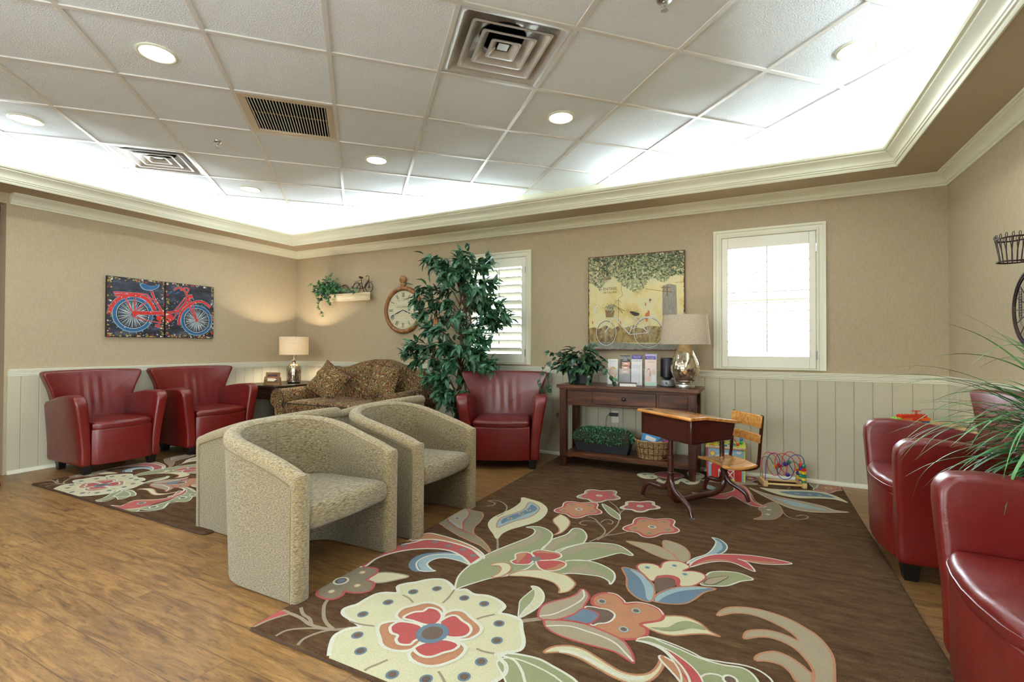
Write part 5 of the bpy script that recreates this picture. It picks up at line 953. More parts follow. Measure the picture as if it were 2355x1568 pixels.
bs = thing('wicker_basket', 'round wicker basket of children\'s books on the lower shelf of the console', 'basket', (-.800, 4.345, .145))
def wick():
    return mat('wicker', (150, 116, 70), .7, stretch=(1, 1, 5), vscale=40, ramp=[(.35, (92, 66, 36)), (.5, (146, 110, 66)), (.65, (188, 154, 104))], bump=.6, bscale=60, bstretch=(1, 1, 4), bdist=.006)
wk = wick(); m_ = MB()
for k in range(17): z_ = .006+.0088*k; m_.tube([((.128+.030*k/16)*math.cos(2*PI*i/40), (.108+.022*k/16)*math.sin(2*PI*i/40), z_+.0015*math.sin(i*2.5+k*PI)) for i in range(40)], .0052, 6, closed=True)
m_.lathe([(.001, .002), (.126, .004)], 40, sy=.85, cap=False); m_.build('woven_wall', wk, bs)
m_ = MB()
for k in range(22): a = 2*PI*k/22; m_.tube([(.132*math.cos(a), .113*math.sin(a), .004), (.149*math.cos(a), .126*math.sin(a), .08), (.163*math.cos(a), .136*math.sin(a), .152)], .0018, 5)
for z_, r_ in ((.045, .143), (.10, .154)): m_.tube([(r_*math.cos(2*PI*i/40), r_*.845*math.sin(2*PI*i/40), z_) for i in range(40)], .0018, 5, closed=True)
m_.build('iron_wires', 'wire', bs); MB().tube([(.160*math.cos(2*PI*i/40), .133*math.sin(2*PI*i/40), .155) for i in range(40)], .0075, 8, closed=True).build('rim', wk, bs)
BLUE = mat('cover_blue', (74, 146, 200), .4)
for (x_, y_, w_, h_, th_, rz, rx_, ry_, m1, lb) in ((-.07, .0, .15, .20, .006, .25, -.25, .35, BLUE, 'thin light blue picture book leaning in the wicker basket'), (.01, .02, .12, .16, .012, .2, -.5, -.35, mat('cover_teal', (40, 62, 58), .4), 'dark teal book in the wicker basket'),
        (.05, -.01, .12, .155, .012, .1, -.6, -.2, mat('cover_slate', (70, 84, 104), .4), 'slate book in the middle of the wicker basket'), (.10, .01, .10, .14, .010, .0, -.55, -.35, mat('cover_magenta', (176, 40, 130), .4), 'magenta book at the right side of the wicker basket')):
    X_ = Euler((rx_, ry_, rz)).to_matrix().to_4x4(); m_ = MB(); m_.box(-w_/2, w_/2, -th_/2, th_/2, 0, h_, 0); m_.box(-w_/2+.004, w_/2+.001, -th_/2+.0015, th_/2-.0015, .003, h_+.001, 1)
    m_.box(-w_*.3, w_*.3, -th_/2-.0006, -th_/2, h_*.6, h_*.8, 1)
    o = m_.build('book', [m1, 'paper'], None, smooth=False); o.location = (-.800+x_, 4.345+y_, .170); o.rotation_euler = (rx_, ry_, rz); tag(o, lb, 'book', 'books in the wicker basket')
# outlet and cords
o = MB().box(-.035, .035, -.006, 0, -.058, .058).build('outlet', 'white_gloss', None, bevel=.003); o.location = (-1.225, D-.010, .430); tag(o, 'white wall outlet under the console table', 'outlet')
ad = thing('power_adapter', 'black power adapter with its black cord, plugged in under the console table', 'power adapter', (-1.235, D-.017, .455))
MB().box(-.040, .040, -.040, 0, -.016, .016).build('plug', 'rubber', ad, bevel=.005); MB().tube(catmull([(-.035, -.025, 0), (-.068, -.03, -.03), (-.070, -.03, -.14), (-.050, -.03, -.22), (-.04, -.04, -.33), (.10, -.06, -.42), (.35, -.10, -.435), (.55, -.06, -.43)], False, 8), .0022, 6).build('cord', 'rubber', ad)
o = MB().tube(catmull([(-1.22, D-.02, .41), (-1.21, D-.05, .38), (-1.17, D-.04, .30), (-1.13, D-.035, .15), (-1.05, D-.04, .02)], False, 8), .0022, 6).build('cord', 'white_gloss', None); tag(o, 'white lamp cord hanging from the outlet under the console table', 'cord')
o = MB().tube(catmull([(-5.50, 4.55, .40), (-5.46, 4.5, .46), (-5.42, 4.52, .30), (-5.40, 4.5, .03)], False, 8), .003, 6).build('cord', 'rubber', None); tag(o, 'lamp cord looping under the corner end table', 'cord')

# ================================================================ ficus tree
fc = thing('ficus_tree', 'tall artificial ficus tree with twisted trunks between the loveseat and red armchair', 'tree', (-2.76, 4.26, 0))
lathe_part([(.001, .0), (.115, .0), (.150, .27), (.158, .275), (.158, .30), (.148, .30), (.140, .27), (.001, .268)], 'pot', mat('brown_pot', (52, 34, 26), .35), fc, 36)
lathe_part([(.001, .28), (.08, .282), (.142, .274)], 'moss', 'soil', fc, 24)
random.seed(23); m_ = MB()
for ph, r0, top, sx_ in ((0, .018, 1.75, .035), (2.1, .015, 1.62, .05), (4.2, .014, 1.5, .06)):
    m_.tube([(sx_*math.sin(i*.42+ph)+.004*i-.02, sx_*.6*math.cos(i*.42+ph), .27+(top-.27)*i/26) for i in range(27)], [r0*(1-.55*i/26) for i in range(27)], 8)
TT = [(-3.13, 2.00), (-3.05, 2.03), (-2.96, 1.99), (-2.88, 1.95), (-2.72, 1.98), (-2.60, 2.02), (-2.48, 2.02), (-2.42, 1.93), (-2.52, 1.88), (-2.68, 1.86), (-2.82, 1.84), (-3.00, 1.86), (-3.10, 1.72), (-3.20, 1.60),
      (-2.95, 1.72), (-2.78, 1.72), (-2.60, 1.74), (-2.45, 1.78), (-2.40, 1.66), (-2.50, 1.60), (-2.33, 1.55), (-2.26, 1.44), (-2.42, 1.44), (-2.58, 1.54), (-2.72, 1.58), (-2.88, 1.56), (-3.05, 1.55), (-3.16, 1.47), (-3.00, 1.42), (-2.84, 1.42), (-2.68, 1.42), (-2.52, 1.40), (-2.36, 1.36),
      (-3.08, 1.30), (-2.93, 1.28), (-2.78, 1.26), (-2.62, 1.26), (-2.48, 1.24), (-2.38, 1.20), (-3.22, 1.12), (-3.30, 1.06), (-3.12, 1.10), (-2.98, 1.12), (-2.82, 1.10), (-2.66, 1.10), (-2.50, 1.08), (-2.38, 1.06), (-2.32, .95), (-2.44, .92), (-2.58, .96),
      (-3.18, .98), (-3.05, .95), (-2.90, .95), (-2.74, .94), (-3.08, .80), (-2.96, .78), (-2.84, .80), (-2.70, .82), (-2.60, .84), (-2.92, .66), (-2.80, .64), (-2.76, .52), (-2.70, .45), (-2.62, .62), (-2.88, .56)]
lf = MB(); br = MB()
for (x_, z_) in TT:
    x_ = -2.72+(x_+2.72)*.84
    dy = random.uniform(-.22, .12)
    c = Vector((x_+2.76, dy, z_)); zb = min(1.7, max(.36, z_-random.uniform(.10, .30))); b = Vector((.02*math.sin(zb*8), 0, zb))
    mid = (b+c)*.5+Vector((0, 0, .06)); pts = catmull([tuple(b), tuple(mid), tuple(c), tuple(c+(c-mid)*.35+Vector((0, 0, -.04)))], False, 6)
    br.tube(pts, [.006*(1-.8*i/(len(pts)-1)) for i in range(len(pts))], 5)
    out = Vector((c.x, c.y, 0)); out = out.normalized() if out.length > .05 else Vector((random.uniform(-1, 1), -.5, 0)).normalized()
    for k in range(40):
        q = Vector(pts[int(len(pts)*random.uniform(.45, .99))])+rv()*random.uniform(0, .085)
        d = out*.75+Vector((0, 0, random.uniform(-.75, .25)))+rv()*.75
        leaf_geo(lf, q, d, Vector((0, -.35, 1))+rv()*.5, random.uniform(.085, .125), random.uniform(.038, .056), 'oval', 0, random.uniform(.1, .5))
m_.build('trunk', 'bark', fc); br.build('branches', 'bark', fc); lf.build('foliage', 'leaf', fc, smooth=False)

# ================================================================ spiky plant on a stand between the two right chairs
sp = thing('grass_plant', 'spiky long leaved grass plant at the right edge, between the two red chairs', 'potted plant', (1.115, 2.665, 0))
st_ = thing('side_table', 'small dark side table between the right hand red chairs, under the grass plant', 'side table', (1.07, 2.50, 0))
MB().lathe([(.001, .50), (.165, .50), (.17, .505), (.17, .52), (.001, .521)], 32).build('tabletop', 'darkwood', st_)
for k in range(3): a = 2*PI*k/3+.5; MB().tube([(.13*math.cos(a), .13*math.sin(a), .0), (.09*math.cos(a), .09*math.sin(a), .50)], .014, 8).build('leg', 'darkwood', st_)
sp.location = (1.075, 2.50, .521)
lathe_part([(.001, 0), (.06, 0), (.085, .13), (.09, .135), (.082, .135), (.001, .12)], 'pot', 'planter', sp, 24)
random.seed(9); m_ = MB()
def blade(mb, pts, w0):
    c = [Vector(p) for p in catmull(pts, False, 7)]; n = len(c); vs = []; fs = []
    for i in range(n):
        t_ = (c[min(n-1, i+1)]-c[max(0, i-1)]).normalized(); s_ = t_.cross(Vector((0, 0, 1))); s_ = s_.normalized() if s_.length > .05 else Vector((0, 1, 0)); nn = s_.cross(t_)
        w_ = w0*(min(1, (i+2)/5.0))*max(0.04, 1-(i/(n-1))**2.2); vs += [c[i]+s_*w_/2+nn*w_*.18, c[i], c[i]-s_*w_/2+nn*w_*.18]
        if i: o_ = (i-1)*3; fs += [(o_, o_+1, o_+4, o_+3), (o_+1, o_+2, o_+5, o_+4)]
    mb.add([tuple(v) for v in vs], fs)
for k in range(330):
    a = random.uniform(0, 2*PI); el = math.radians(random.choice([random.uniform(20, 85), random.uniform(-5, 50)])); L = random.uniform(.30, .66)*(1.12 if el > .7 else 1)
    if math.cos(a) > .2: L = min(L, .155/max(.2, math.cos(a)*math.cos(el)))
    b = Vector((.02*math.cos(a), .02*math.sin(a), .12+random.uniform(0, .17))); hd = Vector((math.cos(a), math.sin(a), 0)); pts = [b]; dr = random.uniform(.9, 2.1)
    for i in range(1, 6):
        e_ = el-dr*(i/5)**1.4*.9; pts.append(pts[-1]+(hd*math.cos(e_)+Vector((0, 0, math.sin(e_))))*L/5)
    if any((p.x+1.075 > RX-.02) for p in pts): continue
    blade(m_, [tuple(p) for p in pts], random.uniform(.010, .020))
m_.build('foliage', 'blade', sp, smooth=True, angle=180)
MB().tube([(0, 0, .12), (.005, 0, .22), (.0, .005, .30)], [.02, .016, .010], 8).build('stem', 'bark', sp)

# ================================================================ small table with building blocks beyond the farther right chair
bt_ = thing('play_table', 'low table hidden behind the farther right armchair, holding toy building blocks', 'table', (1.06, 4.30, 0))
MB().box(-.20, .20, -.28, .28, .555, .578).build('tabletop', 'pine', bt_, bevel=.004)
for a in (-.17, .17):
    for b in (-.25, .25): MB().box(a-.02, a+.02, b-.02, b+.02, 0, .555).build('leg', 'pine', bt_, bevel=.003)
BC = {'red': (208, 50, 26), 'orange': (232, 110, 34), 'blue': (26, 60, 150), 'green': (24, 150, 96), 'lime': (140, 208, 60)}
bm = {k: mat('brick_'+k, v, .3, spec=.5) for k, v in BC.items()}
def brick(col, nx, ny, x_, y_, z_, label, name='toy_brick'):
    s_ = .022; m_ = MB(); m_.box(-nx*s_/2, nx*s_/2, -ny*s_/2, ny*s_/2, 0, .020)
    for i in range(nx):
        for j in range(ny): m_.lathe([(.0068, .020), (.0068, .0245), (.001, .0247)], 12, X=T((i-(nx-1)/2)*s_, (j-(ny-1)/2)*s_, 0))
    o = m_.build(name, bm[col], None, angle=40); o.location = (x_, y_, z_); o.rotation_euler = (0, 0, .55); tag(o, label, 'toy brick', 'toy building bricks behind the right armchair'); return o
def bp(u, v): return (.955+u*math.cos(.55)-v*math.sin(.55), 4.15+u*math.sin(.55)+v*math.cos(.55))
Z0 = .5782
for col, nx, u, lb in (('red', 2, .066, 'red toy brick at the bottom right of the stack'), ('green', 2, .0, 'green toy brick in the lower row of the stack'), ('blue', 2, -.066, 'blue toy brick at the lower left of the stack'), ('orange', 1, -.11, 'orange toy brick at the far left base of the stack')): 
    p = bp(u, 0); brick(col, nx+1, 2, p[0], p[1], Z0, lb)
for col, nx, u, lb in (('blue', 3, .066, 'blue toy brick on the right of the middle row'), ('green', 3, .0, 'green toy brick in the centre of the middle row'), ('blue', 3, -.066, 'blue toy brick left of the green one in the middle row')):
    p = bp(u, 0); brick(col, nx, 2, p[0], p[1], Z0+.0205, lb)
for col, nx, u, lb in (('orange', 3, .070, 'orange toy brick at the upper right of the stack'), ('red', 3, .004, 'red toy brick under the propeller piece'), ('orange', 3, -.062, 'orange toy brick at the upper left of the stack'), ('lime', 2, -.125, 'lime green toy brick overhanging the left of the stack')):
    p = bp(u, 0); brick(col, nx, 2, p[0], p[1], Z0+.041, lb)
p = bp(-.05, 0); brick('red', 5, 2, p[0], p[1], Z0+.0615, 'long red toy brick on top left of the stack')
p = bp(.045, 0); brick('red', 3, 2, p[0], p[1], Z0+.0615, 'short red toy brick on top right of the stack')
pr_ = thing('toy_propeller', 'red toy propeller piece on top of the brick stack', 'toy', (bp(.02, 0)[0], bp(.02, 0)[1], Z0+.086))
MB().lathe([(.006, 0), (.006, .018), (.009, .019), (.009, .024), (.001, .026)], 14).build('post', bm['red'], pr_)
m_ = MB()
for k in range(4): m_.box(0, .028, -.006, .006, .018, .022, 0, Matrix.Rotation(k*PI/2+.4, 4, 'Z'))
m_.build('blades', bm['red'], pr_, bevel=.001)
# ================================================================ wall art
def onwall(x0, y0, z0): return Matrix(((1, 0, 0, x0), (0, 0, -1, y0), (0, 1, 0, z0), (0, 0, 0, 1)))     # (u,v,h) on the back wall, h towards the room
def onleft(x0, y0, z0): return Matrix(((0, 0, 1, x0), (1, 0, 0, y0), (0, 1, 0, z0), (0, 0, 0, 1)))      # on the left wall, u runs along +y
A_ = {'bg': mat('art_midnight', (34, 36, 46), .45, ramp=[(.35, (16, 18, 24)), (.55, (44, 46, 60)), (.75, (92, 100, 108))], vscale=7, stretch=(1, 1, 2)), 'red': mat('art_red', (196, 44, 40), .4, vary=.2, vscale=20), 'blue': mat('art_blue', (38, 92, 136), .4, vary=.3, vscale=15), 'glow': mat('art_pale_blue', (128, 160, 172), .5, vary=.3, vscale=20), 'white': mat('art_white', (216, 214, 208), .5), 'gold': mat('art_gold', (168, 142, 58), .45), 'edge': mat('art_dark_edge', (30, 22, 20), .5), 'dk': mat('art_black', (20, 20, 24), .5)}
ak = list(A_); am = [A_[k] for k in ak]; ai = {k: i for i, k in enumerate(ak)}
def cap_pts(pts, x0, x1, y0, y1): return [(min(max(p[0], x0), x1), min(max(p[1], y0), y1)) for p in pts]
PW, PH = .523, .606
def tr(X_, Y_):   # sketch units -> metres across both panels
    u = (X_-205)/1050*PW if X_ <= 1262 else .530+(X_-1270)/868*PW
    yt = 180+(X_-205)*.112; yb = 1300+(X_-205)*.0145
    return (u, PH*(1-(Y_-yt)/(yb-yt)))
random.seed(4)
for side in (0, 1):
    t = thing('bicycle_painting', ('left panel of the pair, painting of a red bicycle\'s rear wheel and saddle', 'right panel of the pair, painting of a red bicycle\'s handlebar and front wheel')[side], 'painting', (LX+.002, 2.448+side*.530, 1.198), 0, 'two panel bicycle painting')
    MB().box(0, .030, 0, PW, 0, PH).build('canvas', A_['edge'], t, bevel=.002)
    m_ = MB(); XX = onleft(.0305, 0, 0); o0 = side*.530
    rect(m_, .004, PW-.004, .004, PH-.004, ai['bg'], XX)
    inr = lambda pts: all(o0+.0 <= p[0] <= o0+PW for p in pts)
    def S_(pts, w_, c, z_, sm=True):
        P_ = [tr(a, b) for a, b in pts]; P_ = catmull(P_, False, 6) if sm and len(P_) > 2 else [tuple(P_[0][j]+(P_[1][j]-P_[0][j])*k/8 for j in (0, 1)) for k in range(9)]+[q for q in P_[2:]]
        seg = []
        for p in P_+[None]:
            if p is not None and o0+.004 < p[0] < o0+PW-.004 and .004 < p[1] < PH-.004: seg.append((p[0]-o0, p[1]))
            else:
                if len(seg) > 1: m_.ribbon(seg, w_, z_, ai[c], XX)
                seg = []
    def wheel(cx, cy, r):
        if not (o0-.05 < cx < o0+PW): return
        cx -= o0; c = lambda rr, a0=0, a1=360: cap_pts([(cx+rr*math.cos(math.radians(a0+(a1-a0)*k/60)), cy+rr*math.sin(math.radians(a0+(a1-a0)*k/60))) for k in range(61)], .005, PW-.005, .005, PH-.005)
        m_.ribbon(c(r*1.04), .012, .0003, ai['glow'], XX); m_.ribbon(c(r*.94), r*.17, .0005, ai['blue'], XX); m_.ribbon(c(r*.84), .004, .0007, ai['white'], XX); m_.ribbon(c(r*.80), .004, .0007, ai['dk'], XX)
        for k in range(44):
            a = 2*PI*k/44+random.uniform(-.04, .04); q = [(cx+rr*math.cos(a), cy+rr*math.sin(a)) for rr in (r*.10, r*.45, r*.78)]
            m_.ribbon(cap_pts(q, .004, PW-.004, .004, PH-.004), [.0012, random.uniform(.003, .009), .003], .0004, ai['white' if k % 2 else 'glow'], XX)
        for k in range(20): 
            a = PI+PI*k/20; q = [(cx+rr*math.cos(a), cy+rr*math.sin(a)) for rr in (r*1.07, r*1.17)]
            if all(.01 < p[0] < PW-.01 and .01 < p[1] < PH-.01 for p in q): m_.ribbon(q, .006, .0004, ai['glow' if k % 2 else 'bg'], XX)
    c1 = tr(660, 890); c2 = tr(1820, 1000); wheel(c1[0], c1[1], .173); wheel(c2[0], c2[1], .163)
    for w_, c, z_ in ((.030, 'glow', .0008), (.022, 'red', .0010)):
        S_([(240, 890), (290, 740), (400, 610), (560, 550), (720, 545), (880, 600), (990, 700), (1060, 820)], w_+.012, c, z_)
        S_([(640, 865), (1240, 870)], w_+.014, c, z_); S_([(990, 450), (1050, 600), (1190, 830), (1240, 850)], w_*.95, c, z_)
        S_([(310, 490), (480, 495), (870, 525), (940, 570), (1000, 620)], w_*.6, c, z_); S_([(330, 540), (480, 530)], w_, c, z_)
        S_([(480, 500), (560, 680), (640, 850)], w_*.55, c, z_); S_([(700, 540), (690, 830)], w_*.5, c, z_); S_([(700, 830), (860, 700), (1040, 600)], w_*.5, c, z_); S_([(640, 930), (900, 1000), (1240, 1055)], w_*.45, c, z_)
        S_([(1200, 930), (1130, 1100)], w_*.6, c, z_); S_([(1070, 1090), (1180, 1120)], w_*.9, c, z_)
        S_([(1275, 840), (1400, 840), (1520, 700), (1600, 600), (1640, 560)], w_*.55, c, z_); S_([(1275, 870), (1400, 850), (1480, 830), (1600, 700), (1650, 600)], w_*.9, c, z_); S_([(1400, 990), (1500, 830), (1640, 700)], w_*.5, c, z_)
        S_([(1650, 600), (1700, 780), (1810, 990)], w_*.8, c, z_); S_([(1650, 560), (1740, 720), (1810, 990)], w_*.55, c, z_)
        S_([(1400, 455), (1480, 405), (1560, 430), (1615, 490), (1640, 560)], w_*.8, c, z_); S_([(1520, 460), (1600, 412), (1660, 430), (1640, 490), (1600, 520)], w_*.6, c, z_)
        S_([(1500, 1085), (1510, 950), (1570, 820), (1700, 710), (1800, 665), (1900, 660), (1990, 700), (2070, 770)], w_*1.1, c, z_); S_([(1650, 575), (1740, 560)], w_*1.6, c, z_)
    for (a, b) in (((1320, 520), (1380, 470)), ((1440, 520), (1500, 480))): S_([a, b], .016, 'blue', .0012)
    for (q, r_) in (((1150, 960), .030), ((1315, 950), .052), ((1820, 1000), .016), ((690, 905), .016)):
        p = tr(*q)
        if o0+r_*.4 < p[0] < o0+PW-.01: m_.flat(cap_pts([(p[0]-o0+r_*math.cos(2*PI*k/20), p[1]+r_*math.sin(2*PI*k/20)) for k in range(20)], .004, PW-.004, .004, PH-.004), .0013, ai['red'], XX)
    if side == 0:
        sd = [tr(*q) for q in ((790, 345), (850, 335), (950, 370), (1060, 370), (1120, 355), (1110, 400), (1010, 440), (900, 440), (830, 410))]
        sd = catmull(sd, True, 4); cx = sum(p[0] for p in sd)/len(sd); cy = sum(p[1] for p in sd)/len(sd)
        m_.flat([(cx+(p[0]-cx)*1.12, cy+(p[1]-cy)*1.25) for p in sd], .0012, ai['glow'], XX); m_.flat(sd, .0014, ai['blue'], XX)
    for k in range(230):
        e = random.choice('lrtb'); d_ = abs(random.gauss(0, .018))+.005; s_ = random.uniform(.008, PW-.008); v_ = random.uniform(.008, PH-.008)
        p = {'l': (d_, v_), 'r': (PW-d_, v_), 'b': (s_, d_), 't': (s_, PH-d_)}[e]; r_ = random.uniform(.003, .013)
        q = [(min(max(p[0]+r_*random.uniform(.5, 1.2)*math.cos(a), .003), PW-.003), min(max(p[1]+r_*random.uniform(.4, 1)*math.sin(a), .003), PH-.003)) for a in [2*PI*j/6 for j in range(6)]]
        m_.flat(q, .0016+.0001*(k % 4), ai[random.choice(['gold', 'gold', 'gold', 'white', 'red', 'dk'])], XX)
    for k in range(60): 
        m_.disc(random.uniform(.02, PW-.02), random.uniform(.1, PH-.15), random.uniform(.002, .005), .0021, ai[random.choice(['gold', 'white', 'white'])], XX, 6)
    m_.build('painted_scene', am, t, smooth=False)

# vintage bicycle picture over the console
QW, QH = .918, .925
vp = thing('vintage_picture', 'large vintage canvas picture of an old bicycle by a yellow wall, above the console', 'picture', (-1.494, D-.002, 1.082))
EB = mat('canvas_edge', (52, 24, 18), .6); MB().box(0, QW, -.028, 0, 0, QH).build('canvas', EB, vp, bevel=.002)
def plaster_mat():
    m = mat('old_yellow_plaster', (214, 190, 110), .6, ramp=[(.25, (140, 108, 66)), (.4, (206, 182, 116)), (.52, (216, 202, 146)), (.64, (202, 200, 166)), (.8, (190, 148, 90))], vscale=5.5, detail=9, stretch=(1, 1, .7)); return m
V_ = {'pl': plaster_mat(), 'base': mat('stained_base', (112, 92, 52), .6, ramp=[(.3, (62, 48, 30)), (.45, (128, 100, 50)), (.55, (160, 136, 76)), (.7, (110, 104, 88))], vscale=26, detail=8, stretch=(1, 1, .5)), 'road': mat('grey_kerb', (134, 130, 118), .6, vary=.35, vscale=14, detail=8), 'rust': mat('rusty_border', (92, 38, 22), .6, vary=.5, vscale=30), 'leaf1': mat('print_leaf_dark', (62, 72, 44), .6), 'leaf2': mat('print_leaf_mid', (112, 120, 78), .6), 'leaf3': mat('print_leaf_pale', (164, 166, 126), .6), 'silver': mat('print_silver', (196, 196, 190), .5), 'dark': mat('print_dark', (48, 38, 28), .6), 'door': mat('grey_door', (142, 134, 120), .6, vary=.3, vscale=20, stretch=(6, 1, 1)), 'brown': mat('print_brown', (124, 96, 52), .6), 'or': mat('rust_stain', (192, 106, 52), .6), 'pinkish': mat('print_blossom', (208, 178, 150), .6)}
vk = list(V_); vi = {k: i for i, k in enumerate(vk)}; m_ = MB(); XX = onwall(0, -.0284, 0)
def q5(X_, Y_): yt = 135-(X_-60)*.0712; yb = 1120+(X_-60)*.0195; return ((X_-60)/1025*QW, QH*(1-(Y_-yt)/(yb-yt)))
def Q(*a): return [q5(a[i], a[i+1]) for i in range(0, len(a), 2)]
rect(m_, .003, QW-.003, .003, QH-.003, vi['pl'], XX)
m_.flat(cap_pts(Q(60, 890, 130, 880, 180, 900, 260, 860, 330, 900, 400, 870, 470, 890, 560, 860, 640, 900, 720, 870, 830, 880, 950, 860, 1085, 880, 1085, 1060, 60, 1040), .005, QW-.005, .005, QH-.005), .0003, vi['base'], XX)
m_.flat(cap_pts(Q(60, 1035, 300, 1040, 620, 1060, 1085, 1070, 1085, 1200, 60, 1200), .005, QW-.005, .004, QH-.005), .0005, vi['road'], XX)
m_.flat(Q(862, 445, 930, 425, 1000, 440, 1010, 765, 862, 765), .0005, vi['door'], XX); m_.ribbon(Q(850, 465, 940, 465), .009, .0008, vi['brown'], XX); m_.ribbon(Q(865, 505, 955, 512), .009, .0008, vi['brown'], XX)
m_.ribbon(Q(880, 450, 880, 510), .007, .0008, vi['brown'], XX); m_.ribbon(Q(910, 450, 910, 555), .006, .0008, vi['dark'], XX)
m_.flat(Q(210, 280, 320, 270, 320, 370, 210, 385), .0004, vi['brown'], XX); m_.ribbon(catmull(Q(525, 425, 440, 440, 430, 480, 445, 540, 405, 570, 400, 610), False), .003, .0006, vi['dark'], XX); m_.ribbon(catmull(Q(690, 475, 780, 490, 870, 505, 965, 518), False), .003, .0006, vi['dark'], XX)
m_.ribbon(Q(400, 580, 402, 900), .0035, .0006, vi['dark'], XX)
for a in ((110, 390, 300, 385), (440, 375, 540, 372), (780, 358, 860, 356), (990, 412, 1080, 408)): m_.ribbon(Q(*a), .003, .0006, vi['brown'], XX)
for cx, cy, r_ in ((735, 600, .014), (700, 780, .03), (420, 850, .02), (110, 830, .012), (690, 640, .012), (720, 740, .022)): p = q5(cx, cy); m_.disc(p[0], p[1], r_*.55, .0004, vi['or'], XX, 9, r_*1.5)
m_.disc(*q5(740, 595), .012, .0008, vi['dark'], XX, 10, .005); m_.disc(*q5(140, 690), .016, .0005, vi['silver'], XX, 9, .035)
for p in Q(165, 670, 185, 650, 200, 665, 215, 655, 235, 640, 225, 670, 150, 640): m_.disc(p[0], p[1], .003, .0008, vi['dark'], XX, 6)
random.seed(17)
def foliage_ok(u, v):
    top = QH-.005; x_ = u/QW
    lim = .80-.10*math.exp(-((x_-.1)/.1)**2)-.03-.18*math.exp(-((x_-.50)/.13)**2)-.06*math.exp(-((x_-.80)/.12)**2)+.02*math.sin(x_*30)
    return v/QH > lim
n_ = 0
while n_ < 3600:
    u, v = random.uniform(.01, QW-.01), random.uniform(QH*.5, QH-.01)
    if not foliage_ok(u, v) or random.random() > .35+.65*(v/QH-.5)*2: continue
    a = random.uniform(0, 2*PI); l = random.uniform(.008, .017); w_ = l*.55; n_ += 1
    q = [(u+l*math.cos(a), v+l*math.sin(a)), (u-w_*math.sin(a)*.7, v+w_*math.cos(a)*.7), (u-l*math.cos(a), v-l*math.sin(a)), (u+w_*math.sin(a)*.7, v-w_*math.cos(a)*.7)]
    q = cap_pts(q, .005, QW-.005, 0, QH-.005); k_ = 'leaf1' if random.random() < .45+(v/QH-.9)*2+(u/QW > .85)*.25 else random.choice(['leaf2', 'leaf2', 'leaf3', 'leaf3', 'pinkish' if u < .3 else 'leaf3'])
    m_.add([(p[0], p[1], .0010+.00015*(n_ % 8)) for p in q], [(0, 1, 2, 3)], vi[k_], XX)
fontmesh('←', .05, m_, vi['dark'], XX @ T(*q5(200, 478), .0012)); fontmesh('ENTRÉE', .040, m_, vi['dark'], XX @ T(*q5(308, 472), .0012) @ Matrix.Diagonal((1, 1, 1, 1)), thick=-.0002); fontmesh('DE GALERIE', .026, m_, vi['dark'], XX @ T(*q5(306, 510), .0012))
def ring_(cx, cy, rx, ry, w_, c, z_, a0=0, a1=360): m_.ribbon(cap_pts([(cx+rx*math.cos(math.radians(a0+(a1-a0)*k/48)), cy+ry*math.sin(math.radians(a0+(a1-a0)*k/48))) for k in range(49)], .005, QW-.005, .005, QH), w_, z_, vi[c], XX)
f_ = q5(265, 940); r_ = q5(718, 940)
ring_(f_[0], f_[1], .097, .122, .006, 'silver', .0022); ring_(f_[0], f_[1], .091, .114, .004, 'dark', .0021); ring_(r_[0], r_[1], .134, .142, .005, 'silver', .0022); ring_(r_[0], r_[1], .127, .135, .004, 'dark', .0021); ring_(r_[0]+.0, r_[1], .136, .148, .007, 'silver', .0023, 20, 165)
for (c_, ra, rb) in ((f_, .092, .116), (r_, .128, .136)):
    for k in range(28): a = 2*PI*k/28; m_.ribbon([(c_[0]+.006*math.cos(a+.6), c_[1]+.006*math.sin(a+.6)), (c_[0]+ra*math.cos(a), c_[1]+rb*math.sin(a))], .0010, .0020, vi['silver' if k % 3 else 'dark'], XX)
for w_, c, pts in ((.009, 'silver', Q(350, 745, 325, 800, 290, 880, 250, 935)), (.010, 'silver', Q(345, 760, 430, 860, 515, 955)), (.008, 'silver', Q(360, 755, 450, 830, 545, 890)), (.009, 'silver', Q(515, 960, 540, 895, 575, 800, 590, 765)), (.006, 'silver', Q(545, 895, 650, 890, 710, 940)), (.007, 'silver', Q(520, 962, 610, 955, 712, 945)), (.007, 'silver', Q(580, 780, 640, 855, 712, 940)), (.005, 'silver', Q(585, 775, 680, 785, 760, 790)), (.004, 'silver', Q(680, 790, 700, 870, 716, 940)), (.004, 'silver', Q(750, 790, 735, 870, 718, 940)), (.006, 'brown', Q(345, 640, 390, 670, 430, 690, 470, 710)), (.005, 'dark', Q(395, 680, 430, 710, 445, 735)), (.004, 'brown', Q(350, 640, 380, 600, 410, 600, 430, 620))):
    m_.ribbon(catmull(pts, False, 6), w_, .0026, vi[c], XX)
m_.flat(catmull(Q(522, 718, 560, 715, 600, 728, 625, 738, 620, 755, 580, 765, 545, 745), True, 4), .0028, vi['dark'], XX)
m_.flat(Q(255, 700, 360, 700, 345, 775, 262, 775), .0028, vi['brown'], XX)
for k in range(120):
    p = q5(random.gauss(310, 30), random.gauss(675, 22)); a = random.uniform(0, 2*PI); m_.flat([(p[0]+.009*math.cos(a), p[1]+.009*math.sin(a)), (p[0]-.005*math.sin(a), p[1]+.005*math.cos(a)), (p[0]-.009*math.cos(a), p[1]-.009*math.sin(a))], .0030+.0001*(k % 5), vi[random.choice(['leaf3', 'leaf2', 'silver', 'leaf1'])], XX)
